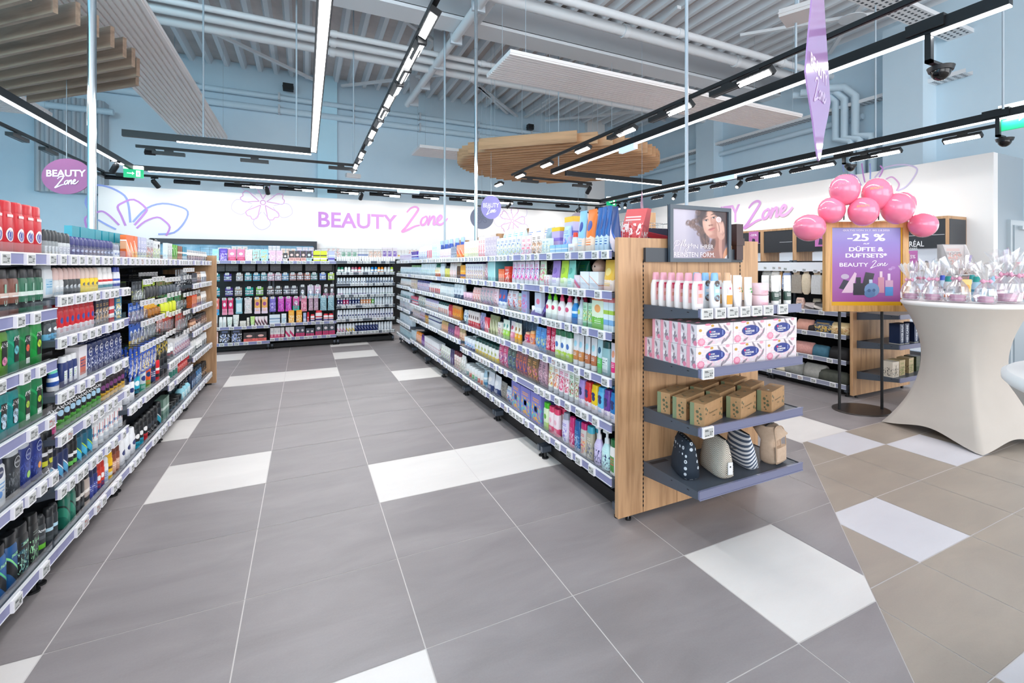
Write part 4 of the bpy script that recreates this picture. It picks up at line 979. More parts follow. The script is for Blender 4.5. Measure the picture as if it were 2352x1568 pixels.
# bay 3: low shelves and hooks
B3 = 'left shelving bay three'
run(S, .495, 293, 313, 2, 'can', .165, ('eceef2', '28366c', 'c9ccd4', '3a4058', 5), 'white and navy can', B3 + ' middle', wmax=.06)
run(S, .495, 314, 327, 1, 'can', .19, ('1aa6c4', '16181a', 'e8f4f6', '15171a', 2), 'turquoise and black shaving gel can', B3 + ' middle', wmax=.06)
run(S, .495, 328, 340, 1, 'can', .20, ('c9d6dc', '2f9e84', '2a3c80', '3fa98e', 2), 'silver and green shaving can', B3 + ' middle', wmax=.06)
run(S, .495, 341, 352, 1, 'can', .21, ('ee5a22', '6fa844', '22386c', 'ee5a22', 2), 'bright orange shaving can', B3 + ' middle', rows=3, wmax=.06)
run(S, .495, 353, 362, 1, 'can', .21, ('22262e', '2c3a70', 'e8e8ea', '2a2e34', 0), 'black shaving can', B3 + ' middle', rows=3, wmax=.06)
run(S, .495, 363, 370, 1, 'can', .21, ('d8202c', '22242c', 'f2f2f2', '1b1c1e', 3), 'red and black shaving can', B3 + ' middle', rows=3, wmax=.06)
run(S, .495, 371, 388, 2, 'can', .20, ('17191c', '2a2d33', '9fa4aa', '1d2024', 0), 'matt black shaving can', B3 + ' middle', rows=2, wmax=.06)
for k, (cc, nm_) in enumerate((('3f9f6c', 'green'), ('b8d832', 'lime'), ('2c3038', 'charcoal'))):
    run(S, .70 if False else .495, 296 + k * 5, 372 - k * 4, 6, 'gel', .24 - k * .012, (cc, None, None, cc), f'{nm_} topped shower gel', B3 + ' middle', dy=.19 - k * .02 + .06, d=.05) if k == 0 else None
run(S, .495, 300, 384, 7, 'gel', .232, ('20242a', 'b8d832', '3a3f46', 'b4d62e', 3), 'lime capped shower gel', B3 + ' middle', dy=.18, d=.05)
run(S, .147, 281, 316, 3, 'bot', .17, ('e6e8ec', '2b386c', 'c9d2da', 'e9ebee', 5), 'white and navy lotion bottle', B3 + ' bottom')
run(S, .147, 317, 334, 2, 'can', .175, ('1b1e22', '1aa6c4', 'f0f0f0', '17191b', 2), 'black can with turquoise base', B3 + ' bottom', wmax=.055)
run(S, .147, 335, 343, 1, 'can', .175, ('1b1e22', 'd8202c', 'f0f0f0', '17191b', 2), 'black can with red base', B3 + ' bottom', wmax=.055)
run(S, .147, 344, 364, 3, 'can', .175, ('1a1c1f', '3a4048', 'e0e2e4', '17191b', 5), 'black can with white band', B3 + ' bottom', wmax=.055)
run(S, .147, 365, 374, 1, 'can', .18, ('18242c', '2ba0b8', 'd8e4e8', '101518', 4), 'black and cyan can', B3 + ' bottom', wmax=.055)
run(S, .147, 375, 389, 2, 'box', .17, ('6f9082', '4f7468', 'cfe0d8', None, 3), 'sage green box', B3 + ' bottom')
H = 'hooks of ' + B3
hang(S, 1.30, 283, 330, 6, .11, ('15171b', '3a3f46', '6a7078', '17191c', 1), 'black comb pack', H, dy=.24)
hang(S, 1.26, 290, 312, 3, .13, ('3f4348', '8a9096', 'd8e048', None, 1), 'grey razor card', H)
hang(S, 1.27, 313, 345, 4, .13, ('b8d82c', '8fb020', 'f2f4d8', '3c3f42', 1), 'lime razor card', H, dy=.12)
hang(S, 1.255, 346, 386, 5, .12, ('76894a', 'c8642c', '4a7890', '4c5560', 1), 'olive razor card', H, dy=.13)
hang(S, 1.12, 281, 318, 4, .13, ('1f5fc0', 'e8f0f8', 'd8402c', None, 1), 'blue razor card', H, dy=.10)
hang(S, 1.10, 319, 350, 4, .13, ('f2a81c', 'f0dc3c', '7a3a10', 'a86a1c', 1), 'amber razor card', H, dy=.12)
hang(S, 1.125, 351, 388, 4, .16, ('2f8f4c', 'd8e028', '1f6a38', 'd8e028', 2), 'green and yellow razor card', H, dy=.13)
hang(S, .985, 283, 318, 4, .14, ('1e58b8', 'f0c818', 'e8ecf4', None, 2), 'blue and yellow razor card', H, dy=.09)
hang(S, .985, 319, 345, 3, .13, ('9aa29c', 'd8ddd8', '585f60', None, 1), 'silver grey razor card', H, dy=.10)
hang(S, .99, 346, 358, 1, .11, ('f0602a', 'f8a070', 'ffffff', None, 1), 'orange razor card', H, dy=.10)
hang(S, .84, 280, 345, 7, .17, ('2450b4', 'f0d020', 'e8eef6', None, 1), 'blue disposable razor bag', H, dy=.06, kind='bag', deep=2)
hang(S, .84, 346, 372, 3, .17, ('1b1d22', '8a8f9a', 'f0d020', None, 1), 'black disposable razor bag', H, dy=.08, kind='bag')
hang(S, .96, 355, 388, 4, .15, ('c8402c', 'f07a50', 'e8e8e8', None, 1), 'red orange razor card', 'lower ' + H, dy=.14)
# bay 4
B4 = 'left shelving bay four'
hang(S, 1.33, 392, 420, 5, .10, ('c9cdd2', '8a9096', '3a3f46', None, 1), 'silver nail tool card', 'hooks of ' + B4)
hang(S, 1.26, 392, 436, 6, .12, ('28324a', 'd8dce2', '5a6c90', None, 1), 'navy grooming card', 'hooks of ' + B4, dy=.13)
hang(S, 1.10, 392, 436, 6, .13, ('2c8a50', '6a4a30', 'e0e4e0', None, 1), 'green grooming card', 'hooks of ' + B4, dy=.12)
hang(S, .94, 392, 416, 4, .16, ('d04a34', '2f9f94', 'f0e4e0', None, 1), 'coral grooming card', 'hooks of ' + B4, dy=.11)
hang(S, .94, 417, 436, 3, .16, ('7c8488', '3aa090', 'd8dce0', None, 1), 'grey teal grooming card', 'hooks of ' + B4, dy=.12)
hang(S, .77, 392, 436, 6, .14, ('2a2d32', 'd0d3d6', '7a8088', None, 1), 'black grooming card', 'hooks of ' + B4, dy=.10)
run(S, .59, 388, 400, 2, 'can', .13, ('eceff0', '5a6068', 'c8262c', 'd0d3d6', 0), 'white styling can', B4 + ' upper low shelf', wmax=.05)
run(S, .59, 401, 437, 8, 'box', .13, ('e2e4e8', '3a55a0', 'c8303a', None, 1), 'white hair colour box', B4 + ' upper low shelf', rows=2)
run(S, .42, 394, 410, 3, 'can', .125, ('d0d4d8', '3a8f7c', '4a5058', '2a2d30', 0), 'silver styling can', B4 + ' lower shelf', wmax=.05)
run(S, .42, 411, 436, 6, 'can', .13, ('c8202a', 'e86a60', 'f4e8e8', 'd8dadc', 0), 'red styling can', B4 + ' lower shelf', wmax=.05)
run(S, .147, 392, 420, 4, 'jar', .07, ('18242a', '3f5560', '9fb0b8', '101416', 0), 'black styling paste jar', B4 + ' bottom')
run(S, .147, 420, 438, 3, 'pump', .15, ('8fd0e0', 'd8f0f4', '4a9cb0', '2a3034', 0), 'light blue styling bottle', B4 + ' bottom')
run(S, .147, 392, 420, 5, 'can', .18, ('22282c', '48606a', 'c8d4d8', '15181a', 0), 'black hair spray can', B4 + ' bottom', dy=.14, wmax=.05)
# bay 5
B5 = 'last left bay'
cfg5 = ((1.18, 'second', (('box', .11, ('1e2430', '46506a', 'd8d8d8', None, 1), 'navy shaver box'), ('bot', .12, ('d8c4b4', '6a4a3a', 'ffffff', '9a7a60', 0), 'beige beard bottle'), ('bot', .12, ('e8eaec', '8a94a0', '2a3038', 'c9ccd0', 0), 'white beard bottle'))),
        (.95, 'third', (('box', .12, ('d8642c', 'f0b088', '7a3418', 'e8501c', 1), 'orange beard box'), ('bot', .12, ('c8a890', '7a5a48', 'f2e8e0', '5a4a40', 0), 'tan beard bottle'), ('bot', .13, ('ecebe8', 'b0a49a', '3a3a3a', 'd8d0c8', 0), 'cream beard bottle'))),
        (.72, 'fourth', (('bot', .11, ('d8a888', '8a5a40', 'f2e0d4', '7a4a34', 0), 'copper beard bottle'), ('can', .14, ('2c2a2c', 'a86a58', 'e0d0c8', '1a191a', 1), 'black beard can'), ('bot', .13, ('5a3a2c', 'b88a70', 'e8d8cc', '2c1c16', 1), 'brown beard bottle'))),
        (.48, 'fifth', (('gel', .14, ('e9ecea', '2a3a40', 'b8c8c0', 'f0f2f0', 0), 'white mens shampoo'), ('gel', .13, ('f2f3f2', '3a4248', 'c0c8c4', 'e8eaea', 3), 'striped mens shampoo'), ('gel', .14, ('e6e9ea', '555c60', 'a0a8ac', 'dfe2e3', 0), 'grey mens shampoo'))),
        (.147, 'bottom', (('gel', .17, ('20304c', '7a9cc8', 'd8e4f0', '141a24', 0), 'dark blue mens shampoo'), ('gel', .17, ('3a6ea0', 'a0c4e0', 'e8f0f8', '20303c', 1), 'blue mens shampoo'), ('gel', .15, ('17191b', 'c88a3a', 'e0e0e0', '111213', 1), 'black mens shampoo'))))
for z_, nm_, it in cfg5:
    for k, (kd, h_, c_, de) in enumerate(it):
        run(S, z_, 441 + k * 12, 452 + k * 12, 3, kd, h_, c_, de, f'{nm_} shelf {B5}')
# ============================================================ RIGHT SHELVING, products
S = SR
T = 'top shelf right shelving'; z = 1.44
run(S, z, 944, 958, 4, 'box', .12, ('4a2aa0', '6fa8e8', 'e8e8f8', None, 3), 'violet and blue box', T)
run(S, z, 959, 980, 5, 'bag', .17, ('eef2f8', 'c9d4f0', '7a6ac0', None, 1), 'white cotton pad bag', T, d=.07)
run(S, z, 981, 992, 3, 'box', .17, ('f0e8ee', 'e0486a', '3a3f88', None, 0), 'white and pink box', T)
run(S, z, 993, 1004, 3, 'box', .17, ('dff0f2', '8fd4dc', 'ffffff', None, 1), 'pale aqua box', T)
run(S, z, 1005, 1064, 5, 'bot', .22, ('2c4a9c', '3f6cc0', '6f9ce0', '9ab4f0', 3), 'big blue mouthwash bottle', T, dy=.12, wmax=.1)
run(S, z, 1008, 1034, 7, 'tube', .11, ('f2eef0', 'e0607a', 'c8d0e8', 'f4f4f4', 1), 'white and pink toothpaste tube', T)
run(S, z, 1035, 1048, 3, 'box', .12, ('8a93a8', '4a5470', 'e0e4ec', None, 1), 'grey blue dental box', T)
run(S, z, 1049, 1064, 2, 'box', .13, ('f09a78', 'f4602c', 'f8e4d8', None, 4), 'orange dental box', T)
run(S, z, 1066, 1098, 7, 'box', .15, ('f0f0ea', 'c8dca8', 'e8d87a', None, 1), 'pale green toothpaste box', T)
run(S, z, 1099, 1114, 3, 'box', .17, ('f6e8ea', 'dc3048', 'f2b8c4', None, 1), 'white and red dental box', T)
run(S, z, 1115, 1140, 3, 'card', .15, ('c9b8c8', '8a7a90', 'e8e0ea', None, 1), 'x', T) if False else None
run(S, z, 1115, 1140, 4, 'box', .16, ('c8bcca', '9a8aa4', 'ece6ee', None, 1), 'mauve toothbrush pack', T, d=.03)
run(S, z, 1141, 1196, 6, 'box', .14, ('dfe6f2', '3a66b0', 'e8e060', None, 1), 'blue and white toothbrush pack', T, d=.03)
run(S, z, 1150, 1200, 4, 'bag', .22, ('cfe4f0', '4aa8dc', '3aa888', None, 1), 'light blue wipes pack', T, dy=.16, d=.08)
run(S, z, 1197, 1220, 2, 'box', .13, ('f4dce4', 'ee5f86', 'a8d8c8', None, 1), 'pink and mint toothbrush pack', T, d=.03)
run(S, z, 1221, 1243, 2, 'box', .14, ('f0eae6', '6a4a3a', 'e8a060', None, 1), 'white toothbrush pack with animal', T, d=.03)
run(S, z, 1205, 1262, 3, 'bag', .21, ('f0e4d0', '3a66b8', 'f0b070', None, 1), 'cream and blue wipes pack', T, dy=.16, d=.08)
run(S, z, 1244, 1262, 2, 'box', .10, ('e4eee8', '6a9cb8', 'f0e8a0', None, 1), 'pale sea green box', T)
run(S, z, 1263, 1303, 3, 'box', .055, ('8fc8ec', 'b8def4', 'f4f8fc', None, 3), 'light blue low carton', T)
run(S, z, 1246, 1266, 1, 'bag', .18, ('7f9fae', '2a5a98', 'cfe0e0', None, 4), 'teal grey wipes pack', T, dy=.12, d=.08)
run(S, z, 1267, 1286, 1, 'box', .17, ('b9a9dc', 'e8c62c', '8a74c8', 'edc424', 3), 'lilac box with yellow lid', T, dy=.11, d=.07)
run(S, z, 1287, 1304, 1, 'bag', .17, ('a8c4ee', '6a8ad8', 'e8a0c0', None, 1), 'sky blue wipes pack with picture', T, dy=.09, d=.06)
run(S, z, 1297, 1319, 1, 'box', .225, ('c8c4ec', 'd8e0f8', '7a6cc4', 'f0be28', 3), 'tall lilac box with amber top', T, dy=.13, d=.08)
run(S, z, 1305, 1321, 1, 'box', .055, ('f4f2f0', 'e0dcd8', 'c04a3a', None, 0), 'white low box', T)
run(S, z, 1310, 1322, 1, 'bot', .12, ('d8e6f4', '3a6cc0', 'e8c838', 'e0402c', 3), 'small bottle with red cap', T, dy=.06)
run(S, z, 1322, 1338, 1, 'pouch', .235, ('8cc4ee', 'e8d4c4', '2a4aa0', None, 2), 'sky blue refill pouch', T, d=.07)
run(S, z, 1339, 1361, 1, 'pouch', .24, ('ee7a22', 'f4d8c0', '2a4aa0', None, 2), 'bright orange refill pouch', T, d=.08)
run(S, z, 1362, 1394, 3, 'pouch', .235, ('1f5fa8', 'c8dcea', '24488c', None, 2), 'deep blue refill pouch', T, d=.07)
run(S, z, 1395, 1409, 1, 'pouch', .22, ('24407c', 'e8d8e0', '3a5ab0', None, 4), 'navy and white refill pouch', T, d=.07)
q = MB(); q.add([(0, 0, 0), (.13, 0, 0), (.16, .1, .26), (.03, .1, .26), (0, .14, 0), (.13, .14, 0), (.16, .16, .26), (.03, .16, .26)], [(0, 1, 2, 3), (5, 4, 7, 6), (1, 5, 6, 2), (4, 0, 3, 7), (3, 2, 6, 7), (0, 4, 5, 1)], pack('e05a5c', 'f4e4e4', 'c02c34', 1))
o = q.build('display_box', None, (1.60, 2.35, 1.44), math.radians(-60)); tag(o, 'red and white open display box on the right shelving top end', 'box')
q = MB(); q.add([(0, 0, 0), (.3, 0, 0), (.28, .02, .09), (.04, .02, .09), (0, .2, 0), (.3, .2, 0), (.28, .18, .09), (.04, .18, .09)], [(0, 1, 2, 3), (5, 4, 7, 6), (1, 5, 6, 2), (4, 0, 3, 7), (3, 2, 6, 7), (0, 4, 5, 1)], pack('3a3d55', 'a8202c', 'c8303a', 4))
o = q.build('display_box', None, (1.78, 2.3, 1.50), 0); tag(o, 'low dark red and navy box behind the oak panel top', 'box')
T = 'second shelf right shelving'; z = 1.222
run(S, z, 944, 964, 6, 'gel', .13, ('cfdde6', '8fb4c4', 'e8eef2', '6f9a60', 1), 'pale blue mouth spray bottle', T)
run(S, z, 965, 998, 8, 'bot', .15, ('e6ecf0', 'c4dce4', 'a8c0a0', 'eef2f4', 0), 'clear white lotion bottle', T)
run(S, z, 999, 1010, 3, 'pump', .155, ('e8e4d0', 'd86a4a', 'e8b840', '3f7f6a', 2), 'lotion bottle with dark green pump', T)
run(S, z, 1011, 1019, 2, 'gel', .15, ('dce6ee', 'f2f2f2', '6a7a9a', 'b8c4d0', 0), 'pale grey lotion bottle', T)
run(S, z, 1020, 1030, 2, 'gel', .12, ('e4dc74', 'd8cc50', 'f4f0c8', '2a2c2e', 0), 'yellow oil bottle with black cap', T)
run(S, z, 1031, 1046, 3, 'bot', .16, ('f0dedc', 'f0c8c4', 'ffffff', 'dcc8c4', 0), 'pale rose lotion bottle', T)
run(S, z, 1047, 1056, 2, 'bot', .165, ('5a3a24', '3a2416', 'b07a48', 'd8c8b4', 1), 'brown patterned lotion bottle', T)
run(S, z, 1057, 1068, 1, 'box', .13, ('f2a41c', '5a4a8a', 'f6c860', None, 3), 'orange and purple carton', T)
run(S, z, 1069, 1109, 8, 'box', .14, ('f0eef2', '7a5aa8', 'e8b840', None, 1), 'white carton with coloured picture', T, wmax=.1)
run(S, z, 1068, 1127, 8, 'bot', .20, ('3a2c6c', '2c2050', '5a4aa0', '4a3a8c', 3), 'dark violet shampoo bottle', T, dy=.15, wmax=.08)
run(S, z, 1110, 1126, 2, 'bag', .15, ('d8bcc4', 'c04a5c', 'f0e0e4', None, 1), 'rose grey wipes bag', T, d=.06)
q = MB(); q.box(0, .30, 0, .38, 0, .19, pack('9fcfd0')); q.box(.27, .30, -.001, .0, 0, .19, pack('cfe4e6')); q.quad((.301, 0, 0), (.301, .38, 0), (.301, .38, .19), (.301, 0, .19), pack('5f9fa6'))
o = q.build('display_tower', None, (1.47, 4.20, z), math.radians(-90)); o.scale = (.65, 1, 1); tag(o, 'tall pale teal display box on right shelving second shelf', 'box')
run(S, z, 1145, 1158, 3, 'box', .10, ('ee6a34', 'f4b090', 'e8e8e8', None, 1), 'orange comb pack', T)
run(S, z, 1159, 1171, 1, 'box', .12, ('dc3c2a', 'f0e4e0', 'f08060', None, 1), 'red pack with white figure', T)
run(S, z, 1172, 1232, 6, 'tube', .155, ('f0e0ee', 'e8409a', '3a90d0', 'f2f2f2', 1), 'colourful children toothpaste tube', T)
run(S, z, 1233, 1248, 1, 'tube', .16, ('dcecd0', 'ee5a9a', '8fc850', 'f2f2f2', 1), 'green and pink children tube', T)
run(S, z, 1220, 1262, 3, 'bag', .17, ('4a4a48', '7a8a6a', '9a7a88', None, 1), 'dark olive toy bag', T, dy=.18, d=.08)
run(S, z, 1249, 1262, 2, 'box', .07, ('f2eef0', 'e0486a', 'c8d8e8', None, 1), 'small white soap box with red dot', T)
run(S, z, 1263, 1280, 1, 'pouch', .165, ('9a7ac4', 'ece8f0', '7a58b0', None, 2), 'violet baby pouch', T, d=.06)
run(S, z, 1281, 1298, 1, 'pouch', .17, ('b4d82c', 'e4eed0', '8fb81c', None, 2), 'lime baby pouch', T, d=.06)
run(S, z, 1299, 1315, 1, 'pouch', .17, ('7fcabc', 'e0eee8', '4aa898', None, 2), 'turquoise baby pouch', T, d=.06)
run(S, z, 1300, 1345, 2, 'bag', .18, ('2f9f84', '5fb840', '1f6f64', None, 1), 'green toy bag behind the pouches', T, dy=.2, d=.08)
q = MB(); q.ball((0, 0, 0), .045, .045, .045, pack('e0b8a4'), 16, 10); q.ball((0, 0, 0), .046, .046, .046, pack('e0b8a4'), 4, 3) if False else None
q.ball((0, .006, .008), .046, .044, .044, pack('c9a088'), 16, 10); q.ball((-.015, -.042, .008), .005, .004, .006, pack('2a1c18'), 8, 6); q.ball((.015, -.042, .008), .005, .004, .006, pack('2a1c18'), 8, 6)
q.loft([(-.13, .05, .04), (-.09, .045, .035), (-.04, .02, .02)], pack('c84a78'), 12)
o = q.build('doll', None, SR.w(SR.lx(1334), .13, z + .13), SR.rz); tag(o, 'small bald toy doll on the right shelving second shelf', 'toy')
run(S, z, 1318, 1332, 1, 'box', .075, ('eedfe6', 'e0709a', '8fb0e0', None, 4), 'pink rainbow baby box', T)
run(S, z, 1333, 1374, 2, 'box', .095, ('eef2fa', 'dfe8f4', 'e8b0a0', None, 4), 'white baby box with rainbow print', T, d=.09)
run(S, z, 1379, 1405, 1, 'pouch', .165, ('efbc3c', 'f0dcd0', 'f6d880', None, 2), 'yellow baby snack pouch', T, d=.06)
T = 'third shelf right shelving'; z = 1.002
run(S, z, 944, 956, 4, 'box', .13, ('ead8c8', '8a6ab8', 'e8c840', None, 1), 'cream and violet box', T)
run(S, z, 957, 984, 7, 'gel', .13, ('d8c8dc', 'e07a9a', '5fa0c8', '4a4a8a', 1), 'lilac shower bottle', T)
run(S, z, 985, 1010, 6, 'gel', .12, ('f2ece8', 'dc3050', '5f9850', 'e8eaec', 0), 'white shower bottle with red label', T)
run(S, z, 1011, 1040, 8, 'gel', .13, ('f2f4f4', 'e4ecee', 'c8d4d8', '8fa0aa', 0), 'plain white shower bottle', T)
run(S, z, 1041, 1061, 3, 'gel', .14, ('e8edf2', '2c3c68', 'c4ccd8', 'ecf0f2', 2), 'white body milk with navy logo', T)
run(S, z, 1062, 1082, 3, 'jar', .075, ('e8b8cc', 'f0d8e0', '2a2a34', 'f0c8d8', 1), 'rose cream jar', T)
run(S, z, 1083, 1100, 3, 'bag', .13, ('f0c4c0', 'e86a60', 'f8e8e4', None, 1), 'pink wipes bag', T, d=.05)
run(S, z, 1101, 1130, 4, 'bag', .14, ('d8b4bc', '4a98a8', 'e8d0c4', None, 1), 'pink and teal wipes bag', T, d=.05)
run(S, z, 1131, 1141, 1, 'bag', .14, ('f0d0d8', 'c86a78', 'f6ecec', None, 1), 'pale pink wipes bag', T, d=.05)
run(S, z, 1142, 1160, 2, 'pouch', .14, ('4a6ab8', 'e8ecf4', 'd84a58', None, 2), 'blue pouch with white bear', T, d=.05)
run(S, z, 1161, 1184, 2, 'bag', .14, ('e8e0e8', 'dc4038', '8ab0d8', None, 1), 'red and white bath toy bag', T, d=.06)
run(S, z, 1186, 1197, 1, 'bag', .13, ('bfe0d4', 'f08a60', 'e8486a', None, 1), 'mint bath figure pack', T, d=.04)
run(S, z, 1198, 1211, 1, 'box', .15, ('a8b0dc', 'e05a9a', '8a90c8', None, 1), 'periwinkle bath pack', T, d=.02)
q = MB(); q.add([(0, 0, 0), (.20, 0, 0), (.20, .08, .13), (.14, .08, .155), (0, .02, .05), (0, .12, 0), (.20, .12, 0), (.20, .12, .14), (.14, .12, .16), (0, .12, .06)], [(0, 1, 2, 3, 4), (9, 8, 7, 6, 5), (1, 6, 7, 2), (0, 4, 9, 5), (4, 3, 8, 9), (3, 2, 7, 8), (0, 5, 6, 1)], pack('4a3488', '3a2870', '6a58a8', 4))
o = q.build('display_box', None, SR.w(SR.lx(1212), .02, z), SR.rz); tag(o, 'violet slanted display box among the baby bath things', 'box')
run(S, z, 1228, 1244, 1, 'box', .15, ('c9d0e4', 'e4e8f2', 'e87a98', None, 2), 'pale grey blue bath card with foam', T, d=.03)
run(S, z, 1216, 1229, 1, 'jar', .06, ('f0e8f0', 'e8d0e0', 'c8c0e0', 'e8ecf4', 1), 'white bath bomb pack', T, wmax=.08)
run(S, z, 1250, 1276, 2, 'pump', .185, ('eef2e8', 'f0f4ec', 'd8406a', '6cc41c', 2), 'white soap bottle with green pump', T, d=.05)
run(S, z, 1277, 1310, 2, 'pump', .185, ('f4ecee', 'f6f0f0', 'dc5a80', 'e04a70', 2), 'white soap bottle with pink pump', T, d=.05)
run(S, z, 1296, 1345, 3, 'pump', .185, ('e8e0e4', 'e8c8d0', 'd83a60', 'cc3458', 0), 'pink pump soap', 'back of ' + T, dy=.13, d=.05)
run(S, z, 1309, 1322, 1, 'pump', .19, ('2a86cc', '1f70b8', 'd8e8f4', 'dce2e8', 3), 'blue foam soap with white pump', T, d=.05)
run(S, z, 1323, 1334, 1, 'pump', .19, ('c4d4dc', 'dce8ec', 'b0c860', 'b4bcc8', 2), 'clear soap with grey pump', T, d=.05)
run(S, z, 1346, 1405, 4, 'pump', .20, ('c0c8d2', 'd8dee4', '9aa4b0', '7f8894', 0), 'grey pump lotion', 'back of ' + T, dy=.14, d=.05)
run(S, z, 1334, 1356, 2, 'tube', .125, ('bfe4c8', '3aa868', 'e8d448', '5fb880', 1), 'mint and green baby cream tube', T)
run(S, z, 1357, 1385, 1, 'box', .17, ('e4f2d8', '6fc040', 'f0a868', 'ee9468', 2), 'green baby set box with orange edge', T, d=.06)
run(S, z, 1386, 1409, 2, 'box', .165, ('dcecf2', '7fb0dc', 'a8cc50', 'e88a90', 3), 'meadow printed baby box', T, d=.06)
T = 'fourth shelf right shelving'; z = .752
run(S, .77, 944, 958, 4, 'box', .12, ('d8607a', 'f0e8ea', '3ab0c4', None, 3), 'crimson and white box', T)
run(S, .77, 959, 975, 4, 'bag', .14, ('efe9e0', '8a6a4a', '3aa8c8', None, 1), 'cream bag with brown bear', T, d=.05)
run(S, .77, 976, 1005, 8, 'gel', .14, ('e8e0e8', 'e8b040', '8ab0dc', 'b8a8cc', 1), 'multicoloured shower gel', T)
run(S, .77, 1006, 1028, 5, 'gel', .145, ('eef0ee', 'd88a7a', 'b8c8c0', '1f4c4a', 0), 'white shower gel with dark green cap', T)
run(S, .77, 1029, 1037, 2, 'gel', .14, ('c8203c', 'e87a80', 'f4e0e0', 'b81a30', 0), 'crimson shower gel', T)
run(S, .77, 1038, 1056, 4, 'gel', .145, ('ea8a1c', 'e0402c', 'f4c860', 'd89a5a', 1), 'orange shower gel', T)
run(S, z, 1062, 1075, 2, 'bag', .13, ('e8ecee', '2a5fa8', '1f8f7a', None, 1), 'white and blue wipes bag', T, d=.05)
run(S, z, 1076, 1100, 5, 'box', .14, ('e8dcd8', 'c8303c', '5a3a30', None, 2), 'hair accessory card in red and brown', T, d=.015)
run(S, z, 1101, 1112, 2, 'bag', .145, ('8a90b8', 'd8a8d0', '2a2a3a', None, 1), 'lavender hair accessory pack', T, d=.04)
run(S, z, 1113, 1122, 2, 'box', .12, ('e84a5c', 'f4c8cc', 'ffffff', None, 4), 'coral hair pack', T, d=.02)
run(S, z, 1123, 1142, 3, 'box', .15, ('8a8c60', 'c8c8a0', 'e8e4d0', None, 4), 'olive green card pack', T, d=.015, tilt=.1)
run(S, z, 1143, 1150, 1, 'box', .11, ('eeeae4', '6a6a8a', 'e08060', None, 1), 'white and grey soap box', T)
run(S, z, 1151, 1166, 2, 'tube', .14, ('e8f0e0', 'a8d858', '6aa8a0', 'b8dc88', 2), 'pale green baby cream tube', T)
run(S, z, 1167, 1178, 1, 'tube', .14, ('f0e0e4', 'e890a8', 'c84a68', 'f0b8c8', 2), 'pale pink baby cream tube', T)
run(S, z, 1179, 1194, 2, 'tube', .14, ('f2ecdc', 'f0a828', 'a88040', 'f0b850', 2), 'amber baby cream tube', T)
run(S, z, 1160, 1230, 6, 'tube', .15, ('5a6f88', '3a4c66', '8aa0b8', '4a5a70', 1), 'blue grey cream tube', 'back of ' + T, dy=.13)
q = MB(); q.box(0, .22, 0, .16, 0, .03, pack('c9bcc4')); q.box(0, .22, .13, .16, 0, .13, pack('b8acb8', '8a80a0', 'dcd4dc', 1)); q.quad((0, 0, .03), (0, .16, .03), (0, .16, .13), (0, .13, .13), pack('c9bcc4'))
o = q.build('display_tray', None, SR.w(SR.lx(1196), .015, z), SR.rz); tag(o, 'mauve cardboard tray holding bath figures', 'tray')
run(S, z + .03, 1200, 1212, 1, 'bot', .075, ('d8404c', 'f0d0c8', '3a4ac0', 'e8b090', 1), 'small red bath figure', T, dy=.04)
run(S, z + .03, 1213, 1224, 1, 'bot', .095, ('ee8a4a', 'f4d0a0', '3050c0', 'f0b880', 1), 'small orange bath figure', T, dy=.04)
run(S, z, 1226, 1249, 2, 'bag', .15, ('4a86c8', '6ab0e4', 'e8dc60', None, 1), 'blue bath toy bag', T, d=.05)
run(S, z, 1250, 1271, 2, 'tube', .185, ('c41a4c', 'f4a8c0', 'f0e8ec', '3a3f48', 1), 'crimson children shampoo tube', T)
run(S, z, 1272, 1310, 3, 'gel', .18, ('eef2ee', 'b8d850', '4a78c0', '2f6f4c', 2), 'white baby bath with green cap', T)
run(S, z, 1311, 1337, 2, 'tube', .18, ('e0e0e4', 'c8844a', 'a8dcec', 'f2f2f2', 2), 'baby shampoo tube with puppy picture', T)
run(S, z, 1338, 1365, 2, 'tube', .18, ('dcdee2', 'b8704a', 'a8e0ec', 'f4f4f4', 2), 'pale shampoo tube with dog picture', T)
run(S, z, 1366, 1379, 1, 'tube', .18, ('b8d8e0', '5fc060', '2a5a78', '6fcf7f', 2), 'mint toothpaste tube', T)
run(S, z, 1379, 1397, 1, 'gel', .17, ('8fb8bc', 'dce8e8', '2a5a5c', '1f4a48', 0), 'sea green bottle with dark cap', T)
run(S, z, 1398, 1412, 1, 'tube', .175, ('e8dce4', 'e8307a', 'f0a080', 'f4f4f4', 2), 'pink princess shampoo tube', T)
T = 'fifth shelf right shelving'; z = .509
run(S, .57, 944, 962, 5, 'bag', .13, ('dcd0cc', 'e8a890', '6a7ac0', None, 1), 'cream soap refill', T, d=.05)
run(S, .57, 963, 975, 4, 'bag', .14, ('d8c8dc', 'e89078', '3a2c68', None, 1), 'lilac soap refill', T, d=.05)
run(S, .57, 976, 983, 2, 'box', .13, ('f0a030', '3a9a4c', 'f4e8d0', '26326c', 1), 'orange and green toothbrush box', T)
run(S, .57, 984, 1010, 8, 'box', .145, ('eff1f4', 'e0e4ea', '3a4680', '26326c', 3), 'white toothbrush box with navy top', T, d=.09)
run(S, z, 1012, 1026, 3, 'bot', .16, ('eaa880', 'f4c8a0', 'e8d8c8', 'd8b070', 1), 'apricot shower bottle', T)
run(S, z, 1027, 1040, 3, 'bot', .16, ('7a4a80', 'c8a8d0', 'e8e0ec', '6a5a78', 1), 'purple shower bottle', T)
run(S, z, 1041, 1052, 2, 'bot', .16, ('e87a98', 'f4a8b8', 'c83048', 'e07090', 1), 'pink shower bottle', T)
run(S, z, 1053, 1064, 2, 'bot', .155, ('f0c8a8', 'e0887a', '8a5a40', 'c8a878', 1), 'peach shower bottle', T)
